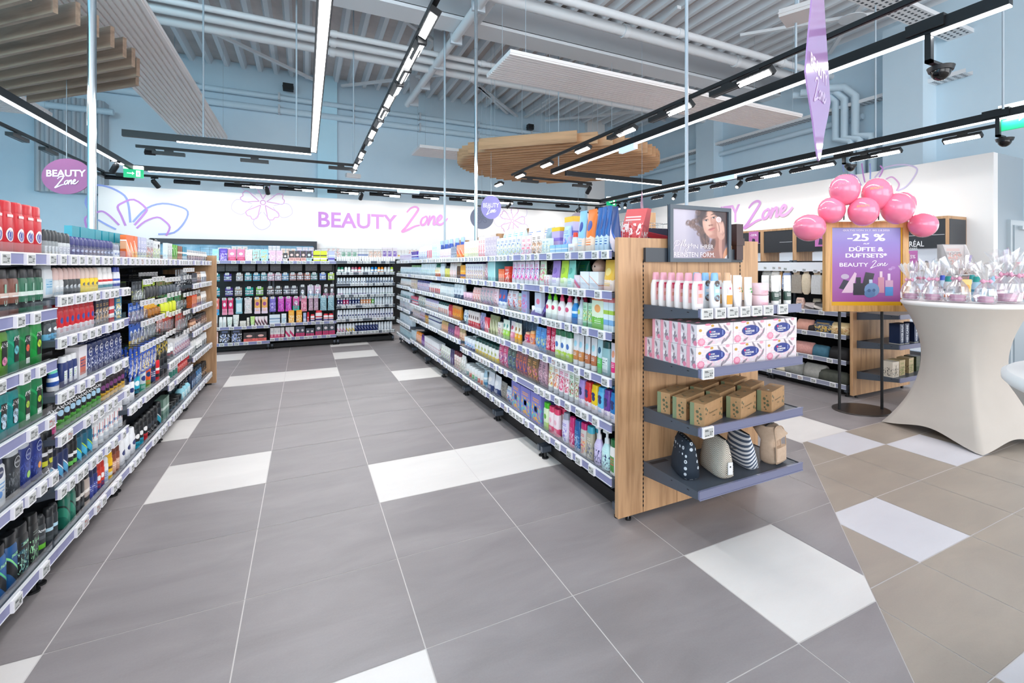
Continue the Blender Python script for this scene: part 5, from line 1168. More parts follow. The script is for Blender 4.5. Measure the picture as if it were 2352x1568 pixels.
run(S, z, 1065, 1088, 4, 'jar', .10, ('d8dcf0', '3a4a90', '4aa8d8', 'f0f2f4', 2), 'white jar with blue label', T, rows=3, d=.08)
run(S, z, 1089, 1142, 7, 'gel', .13, ('f0eee8', 'f0d050', 'b8c070', '1f4a44', 2), 'white bath bottle with dark green screw cap', T, rows=3, d=.075)
run(S, z, 1143, 1162, 2, 'bag', .17, ('d85a84', 'f0c8d4', '3a5aa0', None, 1), 'pink razor bag', T, d=.05, rows=2)
run(S, z, 1163, 1180, 2, 'bag', .165, ('5a605c', '8fb0a0', '2a4aa0', None, 1), 'dark green razor bag', T, d=.05, rows=3)
run(S, z, 1181, 1206, 3, 'bag', .165, ('8a5a60', 'e8784a', '3a4a9a', None, 1), 'floral brown razor bag', T, d=.05, rows=3)
run(S, z, 1207, 1232, 2, 'bag', .17, ('7a6040', 'e8a060', 'b8609a', None, 1), 'amber patterned razor bag', T, d=.05, rows=3)
run(S, z, 1233, 1252, 2, 'bag', .165, ('b890a0', '5a4a5c', 'e8c8d4', None, 1), 'mauve patterned razor bag', T, d=.05, rows=2)
T_KI = None
for k, (cc, nm_) in enumerate((('eef0e0', 'yellow'), ('f0ece8', 'peach'), ('f4e0e8', 'pink'), ('f2eaec', 'rose'), ('e0ece0', 'green'), ('e4e8dc', 'olive'))):
    run(S, z, 1254 + k * 12, 1266 + k * 12, 1, 'tube', .165, (cc, ('e8c850', 'f0a070', 'e85a90', 'e87a9a', '4aa060', '90a060')[k], 'c83a4a', 'c9cbd0', 1), f'white hand cream tube with {nm_} picture', T, rows=3)
for k, (cc, cp, nm_) in enumerate((('a892d4', 'a088d0', 'lilac'), ('dc2c34', 'dc2c34', 'red'), ('f0cc18', 'f0c808', 'yellow'), ('5fb8e4', '4aa8dc', 'sky blue'), ('6a3c98', '6a3c98', 'purple'), ('1c7cc4', '1c7cc4', 'azure'))):
    run(S, z, 1326 + k * 14.5, 1340 + k * 14.5, 1, 'flip', .145, (cc, 'f0e8f0', '2a3468', cp, 2), f'{nm_} children shampoo bottle', T, rows=4, d=.05, rowstep=.075, text=(('O', .11, .011, '24306c', {'ax': 1.6}),))
T = 'bottom shelf right shelving'; z = .224
run(S, z, 944, 953, 3, 'box', .12, ('cfe0ea', '5fa8c0', 'e8f0f4', None, 1), 'pale blue tissue box', T)
run(S, z, 954, 966, 3, 'bot', .13, ('e0a890', 'f0a048', 'f0e0d8', 'e88a30', 1), 'orange mouthwash', T)
run(S, z, 967, 974, 3, 'bot', .135, ('6a3c88', '8a4aa8', 'e0d0e8', '4a2468', 1), 'violet mouthwash', T)
run(S, z, 975, 1008, 10, 'box', .14, ('f0f0f4', 'dfe0ea', 'b8304a', 'e8e8ee', 1), 'white sanitary towel box', T, d=.08)
run(S, z, 1011, 1032, 5, 'bag', .15, ('eeeeea', 'b8c8a0', '8a5ab0', None, 1), 'white flowered refill bag', T, d=.05)
run(S, z, 1033, 1041, 2, 'gel', .16, ('4a4068', '8a80a8', 'c8c0dc', '3a3458', 0), 'dark violet bottle', T)
run(S, z, 1042, 1056, 3, 'gel', .165, ('e8ddd8', 'b84058', '6a8a50', '6a2a38', 1), 'white and burgundy bottle', T)
run(S, z, 1057, 1066, 2, 'bag', .16, ('f0eeec', 'c8c8a8', 'b0b8c0', None, 1), 'white refill bag', T, d=.05)
for k, (cc, nm_) in enumerate((('6a9a9a', 'teal'), ('d86a5a', 'red'), ('6ac070', 'green'), ('6ab8a8', 'aqua'), ('c84a3c', 'brick'), ('e0703c', 'orange'))):
    run(S, z, 1068 + k * 6.5, 1074.5 + k * 6.5, 1, 'jar', .11, ('f0e8e4', cc, 'f4f2f0', 'eceeee', 0), f'white jar with {nm_} label', T, rows=2)
run(S, z, 1108, 1114, 1, 'bag', .14, ('a8c8d8', '4a8ab0', 'e8f0f4', None, 3), 'light blue pad bag', T, d=.05)
run(S, z, 1115, 1144, 2, 'pouch', .15, ('d8dce4', '2a3c6c', 'f2f2f4', '26326c', 2), 'white pad bag with navy triangle top', T, d=.07)
run(S, z, 1146, 1158, 1, 'bag', .13, ('8a8680', '5a5650', 'b8b4ac', None, 1), 'dark clear bag of cotton buds', T, d=.06)
run(S, z, 1159, 1173, 1, 'bag', .12, ('c8d0d8', '4a7ac0', 'e8783c', None, 1), 'clear bag with blue and orange items', T, d=.06, rows=2)
run(S, z, 1174, 1242, 3, 'box', .19, ('7a7ac8', 'f0a838', '4ac0c0', None, 1), 'large colourful leaf patterned nappy box', T, d=.12, text=(('R', .10, .05, '3a5ac0', {'w': .06}), ('R', .10, .035, 'e8ecf8', {'w': .045})), fill=.98)
run(S, z, 1246, 1257, 1, 'gel', .165, ('dcecc8', 'b8dc80', '6ab040', '4ac01c', 2), 'pale green bottle with bright green cap', T)
run(S, z, 1258, 1281, 2, 'gel', .16, ('f4e4ea', 'e85a80', 'f0b8c8', 'e84470', 2), 'white bottle with raspberry cap', T, rows=2)
run(S, z, 1284, 1303, 1, 'bot', .165, ('dcd8f0', '8a78d0', 'f0f0f8', '9fa4b4', 1), 'lavender fabric bottle', T, wmax=.09)
run(S, z, 1305, 1316, 1, 'gel', .165, ('c8286c', 'e87aa8', 'f4d0e0', 'd03078', 1), 'magenta shower gel', T)
run(S, z, 1317, 1330, 1, 'gel', .165, ('1f5a98', '4a98d0', 'e8f0f8', '24589a', 1), 'ocean blue shower gel', T, rows=2)
run(S, z, 1331, 1344, 1, 'gel', .17, ('c8c4c0', 'e05a6a', 'f0d080', 'c82470', 1), 'shower gel with magenta cap and picture', T, rows=2)
run(S, z, 1345, 1359, 1, 'gel', .17, ('b0ac98', 'd8d4c8', '3a4a78', '4ab0c8', 1), 'grey shower gel with turquoise cap', T, rows=2)
run(S, z, 1360, 1377, 1, 'pump', .19, ('d0c4ec', 'dcd4f2', '2a3468', 'e8e6ee', 1), 'lilac care soap with white pump', T, text=(('O', .095, .011, '26306a', {}),))
run(S, z, 1378, 1396, 1, 'pump', .19, ('bfe8ea', 'd0f0f0', '2a3468', 'e0e8ea', 1), 'mint care soap with white pump', T, text=(('O', .095, .011, '26306a', {}),))
run(S, z, 1398, 1412, 1, 'gel', .17, ('f0eeea', '5a9a50', 'e04a50', '1f6a38', 0), 'white bottle with forest green cap', T)
# far corner bay: rows of pale packs
for k, (z_, c1, c2, c3, kd, hh) in enumerate(((1.44, 'd8c8e0', '6a4ab0', 'f0f0f8', 'box', .10), (1.22, 'cfe0e8', '8aa8b8', 'f4f8fa', 'gel', .12), (1.02, 'e4e6e8', 'd8a888', 'f4f4f4', 'bot', .12), (.82, 'dfe4ec', '3a3f50', '5ac0b8', 'bot', .11), (.645, 'dce8f0', 'c85a78', 'f4f8fa', 'box', .12), (.406, 'dfeaf4', 'a8c8dc', 'f8fafc', 'box', .14), (.183, 'c8e0ea', '4aa8b8', 'f0f8fa', 'box', .13))):
    run(S, z_, -8.86, -7.80, 9, kd, hh, (c1, c2, c3, 'e8ecf0', 1), f'pale {("lilac", "blue", "cream", "grey", "white", "sky", "aqua")[k]} dental pack', f'{("top", "second", "third", "fourth", "fifth", "sixth", "bottom")[k]} shelf far corner bay', local=True)
# ============================================================ BACK SHELVING, products
S = SB
CB = 'right back bay'
run(S, 1.433, 773, 830, 11, 'roll', .085, ('ecebec', 'd8dadc', 'b04a5a', 'f4f4f4', 5), 'small white roll-on', 'top shelf ' + CB)
run(S, 1.433, 831, 908, 14, 'roll', .08, ('f2f0f0', 'e4dcd8', 'e0a890', 'f6f6f6', 5), 'pale roll-on with white cap', 'top shelf ' + CB)
R2 = [('1f7a5c', 2, 'green'), ('e8ecea', 2, 'white'), ('b06a80', 2, 'mauve'), ('dc2c38', 1, 'red'), ('c8ccce', 3, 'grey'), ('1a8ad0', 2, 'blue'), ('f0901c', 2, 'orange'), ('cfd2d2', 2, 'pale grey'), ('b4d82c', 1, 'lime')]
x = .49; st = .93 / 17
for cc, n_, nm_ in R2:
    run(S, 1.238, x, x + st * n_, n_, 'roll', .10, ('eef0f0', cc, 'ffffff', cc, 3), f'roll-on with {nm_} cap', 'second shelf ' + CB, local=True); x += st * n_
for k, (cc, nm_, n_) in enumerate((('c8ced2', 'silver', 5), ('e4e6ea', 'pearl', 5), ('9fa8b8', 'slate', 5), ('b8c0cc', 'ash', 5))):
    run(S, 1.043, .49 + k * .2325, .49 + (k + 1) * .2325, n_, 'roll', .11, (cc, '2a3c68', 'f2f2f4', 'f0f2f4' if k % 2 else 'd0d6dc', 5), f'{nm_} roll-on deodorant', 'third shelf ' + CB, local=True)
for k, (cc, nm_, n_) in enumerate((('d8a8cc', 'pink', 2), ('c8d8dc', 'aqua', 3), ('c4b8d4', 'lilac', 5), ('dfe0f0', 'white', 5), ('d8e4dc', 'pale green', 5))):
    x0 = .49 + (0, 2, 5, 10, 15)[k] * .0465
    run(S, .848, x0, x0 + n_ * .0465, n_, 'can', .125, ('e4e6ea', cc, 'f4f4f6', 'e8eaee', 3), f'{nm_} deodorant can', 'fourth shelf ' + CB, local=True)
for k, (cc, nm_, n_) in enumerate((('3a2468', 'violet', 2), ('c8286c', 'magenta', 2), ('24306c', 'navy', 4), ('e8a070', 'salmon', 4), ('6ac04a', 'green', 1), ('dfe4e8', 'white', 7))):
    x0 = .49 + (0, 2, 4, 8, 12, 13)[k] * .0465
    run(S, .658, x0, x0 + n_ * .0465, n_, 'can', .145, (cc, 'e8e8ee', 'f4f4f6', 'd8dce2', 2), f'tall {nm_} deodorant can', 'fifth shelf ' + CB, local=True)
run(S, .428, .49, .95, 10, 'can', .165, ('eceef4', '26326c', 'dfe4f0', 'eef0f4', 5), 'white can with navy logo', 'sixth shelf ' + CB, local=True)
run(S, .428, .95, 1.42, 10, 'can', .165, ('e4e2ec', '26326c', 'f0d8e4', 'f0eef4', 5), 'pearl can with navy logo', 'sixth shelf ' + CB, local=True)
for k, (cc, nm_, n_) in enumerate((('f0a8c0', 'pink', 3), ('f0cc60', 'yellow', 3), ('24306c', 'navy', 8), ('e4e8f0', 'white', 5))):
    x0 = .49 + (0, 3, 6, 14)[k] * .048
    run(S, .203, x0, x0 + n_ * .048, n_, 'can', .15, ('eceef2' if k != 2 else '2a3870', cc, 'f4f4f8', 'e8eaf0', 4), f'deodorant can with {nm_} sweep', 'bottom shelf ' + CB, local=True)
T = 'top shelf left back bays'; z = 1.43
for a_, b_, n_, hh, c_, de in ((487, 503, 1, .19, ('a8e0e8', '7fd0dc', 'f0f8f8', None, 1), 'pale aqua razor box'), (504, 523, 1, .20, ('5a30b8', 'b090e8', 'f0e8f8', None, 1), 'deep violet razor box'), (524, 562, 2, .19, ('f080ac', 'e04a78', 'f4e0dc', None, 2), 'bubblegum pink razor box'), (563, 580, 1, .185, ('f0dcdc', 'e8c0c8', 'f8f0ec', None, 1), 'blush razor box'), (581, 597, 1, .185, ('b8e8d8', 'a86a6a', 'd8f4ec', None, 1), 'mint razor box'), (598, 616, 1, .19, ('9fd8ec', 'e8c840', 'c8e8f4', None, 1), 'sky blue razor box'), (618, 649, 2, .18, ('ecc8dc', 'e0a8c8', 'f8e8f0', None, 1), 'pale pink razor box'), (650, 661, 1, .14, ('3a3438', 'f0e4e0', 'f0e4e0', None, 2), 'small black eyelash card'), (663, 703, 3, .175, ('3a3438', 'f0b0a8', 'f4d0c8', None, 2), 'black card with pink petals'), (704, 717, 1, .175, ('3a3840', 'b8dce0', 'd8f0f0', None, 2), 'black card with aqua petals'), (719, 751, 2, .18, ('dce820', 'f4f4ec', '4a5020', None, 3), 'acid yellow gadget box'), (753, 769, 1, .18, ('b8c0e4', '5a4ab0', 'dfe4f4', None, 3), 'pale lavender gadget box')):
    run(S, z, a_, b_, n_, 'box', hh, c_, de, T, d=.06)
HB = 'hooks of the back shelving'
for (zz, pts) in ((1.235, ((490, 505, '1f8f9c', 'teal'), (514, 532, '4a3a98', 'indigo'), (542, 558, 'b0a8a4', 'stone'), (562, 578, '3a9aa8', 'cyan'), (581, 597, '1f8ab0', 'blue'), (599, 613, '4a98a8', 'sea'), (614, 630, 'd8a8b8', 'rose'), (631, 647, 'c8a8b8', 'dusty pink'), (648, 663, '5a90b8', 'denim'), (665, 680, 'a87a78', 'brown pink'), (682, 697, '9a6a68', 'cocoa'), (699, 713, 'b06a5a', 'copper'), (714, 729, '5a8a88', 'moss'), (734, 749, '5a80c8', 'cornflower'), (753, 768, 'b8d83a', 'lime'))),
                  (1.015, ((490, 505, '1fa0b0', 'turquoise'), (517, 535, '4a2a8c', 'plum'), (539, 556, 'b0a090', 'sand'), (563, 582, '14a89c', 'jade'), (588, 605, '7ab84a', 'leaf green'), (613, 629, '6a5a58', 'umber'), (631, 648, '5a5450', 'graphite'), (651, 666, '4a4858', 'ink'), (667, 684, '50505c', 'steel')))):
    for a_, b_, cc, nm_ in pts:
        hang(S, zz, a_, b_, 1, .115 if zz > 1.1 else .13, (cc, 'e8dce4', 'f4f0f4', None, 3), f'{nm_} hair accessory card', ('upper ' if zz > 1.1 else 'middle ') + HB, dy=.06, fill=.95)
for a_, b_, hh, cc, c2, nm_ in ((688, 702, .26, '2a2a30', 'c8a8c8', 'black brush card with lilac curlers'), (706, 721, .22, 'd8c8dc', 'a8d8ec', 'pale slipper pack, left one'), (722, 737, .22, 'e0b8d0', 'a8dcec', 'pink topped slipper pack, right one'), (742, 755, .22, '2c2428', 'd868a0', 'black card with magenta sponge'), (757, 768, .22, '30282c', 'c88098', 'black card with rose sponge')):
    hang(S, 1.03, a_, b_, 1, hh, (cc, c2, 'f0e8f0', None, 2), nm_, 'back shelving', dy=.06, fill=.95)
for a_, b_, n_, hh, c_, de in ((488, 505, 1, .26, ('e87a70', '4aa8dc', 'f0c8c8', None, 2), 'coral and blue sponge bag'), (509, 537, 2, .26, ('e0306c', 'f0a0b8', 'f4e0e8', None, 2), 'raspberry sponge bag'), (540, 558, 1, .25, ('8ac0d0', 'd8ecf0', 'b8dce4', None, 0), 'light blue oval brush pack'), (560, 580, 1, .25, ('dcd0d0', 'f0e8e8', 'b8c8c8', None, 1), 'pearl oval brush pack'), (583, 616, 2, .26, ('f0b060', 'f0d8e8', 'a04a8a', None, 2), 'orange and lilac oval brush pack'), (618, 635, 1, .24, ('6a5ab8', '9a88dc', 'd8d0f0', None, 1), 'purple bath sponge pack'), (637, 671, 2, .24, ('c83ab0', 'e888d8', '8a3ab0', None, 1), 'magenta bath sponge pack'), (672, 688, 1, .23, ('d858a0', '3ac0b0', 'f0c0dc', None, 2), 'pink and jade sponge pack'), (690, 706, 1, .25, ('e890a8', 'c86080', 'f8d8e0', None, 1), 'rose glove pack'), (708, 732, 2, .24, ('c0a0b0', 'a88098', 'e8d8e0', None, 1), 'mauve brush bag'), (734, 769, 2, .25, ('8ab0bc', 'b8d4dc', '5a8a98', None, 1), 'grey blue mesh sponge bag')):
    hang(S, .845, a_, b_, n_, hh, c_, de, 'lower hooks back shelving', dy=.05, kind='bag' if hh > .235 else 'card')
T = 'low shelf left back bays'
for a_, b_, n_, kd, hh, c_, de in ((488, 500, 1, 'box', .20, ('efe8e4', 'c8a8a0', '8a3a30', None, 2), 'white and red care box'), (502, 520, 2, 'gel', .165, ('f0f0ee', 'dfe4e2', 'b8c8c4', 'f4f4f4', 0), 'white care bottle'), (521, 534, 1, 'tube', .16, ('eaf0ea', 'd0e0d4', 'a8c8b0', 'f4f4f4', 1), 'pale green white tube'), (535, 550, 1, 'tube', .19, ('eeeeea', 'd8dcd4', 'b0b8b0', 'f4f4f4', 1), 'tall ivory tube'), (551, 566, 1, 'box', .09, ('efece4', 'd8d4c8', 'a8a498', None, 1), 'low ivory box'), (567, 573, 1, 'box', .14, ('eceade', 'c8c4b4', '909080', None, 1), 'slim ivory box'), (574, 585, 1, 'tube', .155, ('c8e890', 'a0d060', 'f0f8e0', 'f4f4f4', 1), 'fresh green tube'), (586, 614, 4, 'box', .15, ('f0e4e8', '5a3a48', 'e8a0b8', None, 4), 'white box with plum bottles')):
    run(S, .39, a_, b_, n_, kd, hh, c_, de, T)
T = 'low shelf middle back bay'
for a_, b_, n_, kd, hh, c_, de in ((618, 644, 2, 'box', .15, ('dfe8f2', 'b8d0e4', '6a8ab0', None, 3), 'pale blue wax strip box'), (646, 658, 1, 'box', .16, ('e8f0f4', 'a8d0e4', '6a9ab8', None, 1), 'white blue wax strip box'), (662, 676, 1, 'box', .21, ('f4a828', 'f8d078', 'fff0d0', None, 1), 'amber wax box, left one'), (680, 694, 1, 'box', .21, ('f2a020', 'f8cc70', 'fff0d0', None, 1), 'amber wax box, right one'), (696, 703, 1, 'box', .16, ('b0bce0', 'dfe4f4', '8a98c8', None, 3), 'slim lavender box'), (705, 711, 1, 'can', .17, ('dc2038', 'f0a0a8', 'f4e0e4', 'c81830', 2), 'red foam can'), (713, 723, 1, 'gel', .13, ('f0e8ec', '3a2a80', 'dc2030', 'dc2030', 3), 'small white wax jar with red cap'), (724, 741, 1, 'gel', .19, ('f0e8ec', '3a2a80', 'dc2030', 'dc2030', 3), 'large white wax jar with red cap'), (742, 766, 2, 'gel', .13, ('f0e6ea', '3a2a80', 'dc2030', 'd81c2c', 3), 'white wax jar beside the large one')):
    run(S, .41, a_, b_, n_, kd, hh, c_, de, T)
T = 'bottom shelf back bays'
for a_, b_, n_, hh, c_, de, z_ in ((487, 501, 1, .19, ('e0b8ac', 'c89890', 'f4e8e4', None, 1), 'rose gold beauty box', .14), (504, 529, 1, .23, ('22242a', '8a9ac8', 'f0f0f4', None, 1), 'black shaver box with blue handle, left one', .14), (530, 557, 1, .23, ('24262c', '8a9ac8', 'f0f0f4', None, 1), 'black shaver box with blue handle, right one', .14), (558, 614, 2, .15, ('3a3436', 'f07068', 'f4c0b8', None, 2), 'dark box with coral sponge', .14), (620, 653, 4, .17, ('e4e0e0', 'd84a78', 'c8c8cc', None, 2), 'silver white tights box', .175), (655, 676, 2, .17, ('e8e2e4', 'd03070', 'dcdce0', None, 4), 'white and magenta tights box', .175), (678, 700, 2, .17, ('4a5060', 'c82468', 'e8e0e4', None, 2), 'grey and magenta pad box', .175), (702, 722, 2, .13, ('4a5060', 'c82468', 'e8e0e4', None, 2), 'small grey magenta box', .175), (724, 740, 1, .20, ('434a58', 'c82468', 'e8e0e4', None, 2), 'tall grey magenta box, left one', .175), (741, 770, 2, .20, ('434a58', 'c82468', 'e8e0e4', None, 2), 'tall grey magenta box, right pair', .175)):
    run(S, z_, a_, b_, n_, 'box', hh, c_, de, T, d=.06)
# the dark brushes hanging in the gap under the top shelf
for k, px in enumerate((500, 530, 570, 605, 630, 680, 715, 750)):
    x = S.lx(px, .1); q = MB(); q.box(-.09, .09, 0, .02, -.12, 0, pack('1a1418', '2a2028', '3a3038', 1)); o = q.build('hair_brush_card', None, S.w(x, .2, 1.39)); tag(o, f'black brush card in the dark gap, {ORD[k]} from left', 'card', 'black brush cards in the dark gap')
# ============================================================ OAK END DISPLAY (near right)
rot = math.radians
q = MB(); q.box(1.462, 2.518, 2.118, 2.150, .03, 1.515, M_oakp)
for xx in (1.624, 2.36):
    q.box(xx - .0012, xx + .0012, 2.116, 2.119, .03, 1.40, mat('oak_seam', '6b4a30', .6))
    for k in range(56): q.box(xx - .003, xx + .003, 2.1155, 2.119, .06 + k * .024, .072 + k * .024, M_slot)
for xx in (1.86, 2.10): q.box(xx - .0008, xx + .0008, 2.1165, 2.119, .03, 1.515, mat('oak_seam', '6b4a30', .6))
root = empty('oak_display_panel', (0, 0, 0), 0, 'tall oak end panel standing at the right shelving, poster on top', 'panel'); q.build('panel_board', root)
for xx in (1.541, 2.44):
    q = MB(); q.cyl((xx, 2.14), .006, .006, .03, M_chrome, 8); q.cyl((xx, 2.14), .016, 0, .010, M_black, 12); q.build('foot', root)
SE = Side(0, 1.705, 0)
M_shl = mat('shelf_lip_lilac', '747894', .22)
def end_shelf(side, x0, x1, z, depth, label, tags=(), drop=.075):
    r_ = empty('end_shelf', side.w(0, 0, z), side.rz, label, 'shelf')
    q = MB(); q.box(x0 + .002, x1 - .002, .002, depth, -.012, 0, M_shelf)
    for k in range(14): q.box(x0 + .02 + k * .008, x0 + .024 + k * .008, depth - .05, depth - .02, 0, .0006, M_slot)
    q.build('board', r_)
    for xx in (x0, x1 - .004):
        q = MB(); q.add([(xx, 0, .004), (xx, depth, .004), (xx, depth, -.075), (xx, 0, -.032), (xx + .004, 0, .004), (xx + .004, depth, .004), (xx + .004, depth, -.075), (xx + .004, 0, -.032)], [(0, 3, 2, 1), (4, 5, 6, 7), (0, 1, 5, 4), (3, 7, 6, 2), (0, 4, 7, 3)], M_shelf)
        q.box(xx - .0005, xx + .0045, .06, .075, -.012, -.008, M_slot); q.box(xx - .0005, xx + .0045, .18, .19, -.014, -.010, M_slot); q.build('bracket', r_)
    q = MB(); q.box(x0, x1, -.010, 0, -.030, .010, M_shl); q.box(x0, x1, -.014, -.002, .008, .011, M_shl); q.box(x0, x1, -.013, -.009, -.033, -.028, M_shl); q.build('price_rail', r_)
    for t_ in tags: put_tag(r_, t_, -.012, -.012, random.choice((0, 1)), w=.068)
    return r_
EZ = [1.152, .872, .598, .303]
Xl, Xr = 1.626, 2.36
end_shelf(SE, Xl, Xr - .01, EZ[0], .41, 'top shelf of the oak end display with creams', [1.665 + .083 * k for k in range(6)] + [2.19])
end_shelf(SE, Xl, Xr, EZ[1], .41, 'second shelf of the oak end display under the tissue boxes', [1.67])
end_shelf(SE, Xl, Xr, EZ[2], .41, 'third shelf of the oak end display with kraft boxes', [1.67])
end_shelf(SE, Xl, Xr, EZ[3], .41, 'lowest shelf of the oak end display with cosmetic bags')
# --- creams
def col_back(px, n, kind, w, h, c, desc, text=None, y0=.045, step=.062, d=None, dx=0):
    x = ony(px, 700, SE.o.y + y0)[0]; res = product(kind, w, h, c, d, text)
    for k in range(n):
        o_ = '' if k == 0 else f', {ORD[k]} behind it' if k > 0 else ''
        put(kind, res, (x + dx * k, SE.o.y + y0 + step * k, EZ[0]), random.uniform(-.03, .03), f'{desc}' + ('' if n == 1 else ', frontmost' if k == 0 else f', {ORD[k]} from the front') + ', top of end display', f'{desc}s on the end display' if n > 1 else None)
def T_RM(col): return (('R', .118, .036, 'd4265a', {'w': .018}), ('R', .085, .05, col, {'w': .04}), ('R', .105, .014, 'e02a78', {'w': .012, 'cx': 0}))
col_back(1602, 6, 'bot', .064, .178, ('efe9e8', None, None, 'eaa8b8', 0), 'milky shower bottle with pink cap', (('R', .075, .085, 'f2b9bd', {'w': .034}), ('R', .112, .03, 'd23a62', {'w': .026}), ('R', .07, .018, 'd98a6a', {'w': .026})))
col_back(1641, 3, 'bot', .062, .178, ('eef0f2', None, None, '86b8e4', 0), 'milky shower bottle with blue cap', (('R', .085, .08, 'a8cfe8', {'w': .036}), ('O', .125, .016, '4a3a34', {}), ('R', .09, .016, 'f0f0f2', {'w': .026}), ('O', .055, .017, '5a3a2c', {})))
col_back(1670, 3, 'bot', .062, .178, ('efeeec', None, None, 'd9ac86', 0), 'milky shower bottle with tan cap', (('R', .088, .03, 'f2f2f2', {'w': .03}), ('R', .10, .01, 'dc2a78', {'w': .01}), ('R', .045, .045, 'd99a24', {'w': .04})))
col_back(1693, 2, 'tube', .056, .165, ('f3efee', None, None, 'f2f0ee', 0), 'white cream tube with peach picture', (('O', .10, .007, 'e8946a', {}), ('O', .085, .006, 'f0b08a', {'cx': .008})))
col_back(1718, 2, 'tube', .056, .155, ('f3f3f0', None, None, 'f2f2f0', 0), 'white cream tube with green leaves', (('O', .095, .006, '4aa84a', {}), ('O', .08, .006, '3a9040', {'cx': .006})))
for k, zz in enumerate((0, .062)):
    x = ony(1746, 700, SE.o.y + .05)[0]; res = product('jar', .082, .06, ('f3d3da', 'f0c4ce', 'd88a9c', 'f4cfd8', 0), None)
    put('jar', res, (x, SE.o.y + .052, EZ[0] + zz), .1, f'pale pink cream jar, {"lower" if k == 0 else "upper"} one of the two stacked')
col_back(1780, 2, 'tube', .058, .16, ('f1f2f0', '26463c', 'f1f2f0', 'eef0ee', 2), 'tube with dark green lower half, left pair', None, y0=.06)
col_back(1808, 2, 'tube', .058, .16, ('f1f2f0', '26463c', 'f1f2f0', 'eef0ee', 2), 'tube with dark green lower half, right pair', None, y0=.06)
# --- tissue boxes
BW, BD, BH = .239, .066, .107
TB = []
def tissue_mesh():
    if TB: return TB[0]
    q = MB(); base = pack('e0d9de', 'd5cbd2', 'e6c4d0', 1); q.box(0, BW - .002, 0, BD - .002, 0, BH - .001, base)
    pink = pack('e9a3b4'); bl = pack('1f3585'); wt = pack('f4f4f8'); pe = pack('dc86a2'); gd = pack('c4963a'); gy = pack('8f8791'); mg = pack('d8246a')
    F = lambda u, v: (u, -.0006, v); F2 = lambda u, v: (u, -.0014, v); E_ = lambda u, v: (-.0006, BD - .002 - u, v)
    q.poly([E_(.0, 0), E_(.022, 0), E_(.022, BH), E_(.0, BH)], pink)
    lv = [0]
    def lift(p_):
        return (p_[0] - lv[0] * .00006, p_[1] - lv[0] * .00006, p_[2])
    def disc(f, cx, cy, rx, ry, m, n=18, jag=0): lv[0] += 1; q.poly([lift(f(cx + rx * (1 + jag * (i % 2)) * math.cos(2 * math.pi * i / n), cy + ry * (1 + jag * (i % 2)) * math.sin(2 * math.pi * i / n))) for i in range(n)], m)
    def leaf(f, cx, cy, L, w_, a_, m):
        c, s_ = math.cos(a_), math.sin(a_); lv[0] += 1
        q.poly([lift(f(cx + c * x - s_ * y, cy + s_ * x + c * y)) for x, y in ((-L, 0), (-L * .4, w_), (L * .5, w_ * .8), (L, 0), (L * .5, -w_ * .8), (-L * .4, -w_))], m)
    disc(F, .028, .022, .026, .020, pe, 20, -.15); disc(F, .03, .024, .017, .013, pack('e7a8bc'), 16, -.2)
    disc(F, .07, .104, .02, .005, pe); disc(F, .205, .100, .014, .007, pack('e0a0b4')) ; disc(F, .022, .078, .010, .007, gd); disc(F, .10, .097, .010, .006, gd)
    for cx, cy, L, a_ in ((.150, .09, .022, 2.2), (.19, .082, .024, 2.4), (.196, .03, .026, .7), (.17, .018, .02, .9), (.085, .016, .022, .5), (.215, .05, .02, 1.1)): leaf(F, cx, cy, L, .0055, a_, gy)
    disc(F2, .122, .06, .062, .026, bl, 28)
    G = lambda u, v: (u, -.0034, v)
    q.poly([G(.076, .064), G(.087, .064), G(.087, .074), G(.076, .074)], mg)
    add_text(q, 'HOME', wt, G, .103, .068, height=.0065, bold=.02); add_text(q, 'TASCHENTÜCHER', wt, G, .112, .056, width=.066, height=.0085, bold=.03); q.poly([G(.08, .044), G(.125, .044), G(.125, .047), G(.08, .047)], wt)
    q.poly([G(.158, .05), G(.168, .05), G(.168, .074), G(.158, .074)], pack('6a7ab8'))
    for cx, cy, a_ in ((.04, .045, 1.2), (.046, .03, .9), (.036, .085, 2.0)): leaf(E_, cx, cy, .018, .007, a_, gy); 
    disc(E_, .052, .018, .012, .012, pe); disc(E_, .03, .05, .008, .012, pack('f4f0f2'))
    TB.append(q.mesh('tissue_box')); return TB[0]
for lay_ in (0, 1):
    for i in range(3):
        for j in range(6 if lay_ == 0 else 5):
            if j > 1 and i > 0 and lay_ == 0: continue
            o = bpy.data.objects.new('tissue_box', tissue_mesh()); COL.objects.link(o)
            o.location = (1.635 + i * BW + random.uniform(-.002, .002) + (.0 if lay_ == 0 else .004), SE.o.y + .022 + j * BD, EZ[1] + lay_ * BH)
            cl = ('left', 'middle', 'right')[i]; rw = '' if j == 0 else f', {ORD[j]} from the front'
            tag(o, f'floral tissue box, {"lower" if lay_ == 0 else "upper"} layer, {cl} column' + (', front' if j == 0 else rw), 'box', 'floral tissue boxes stacked on the end display')
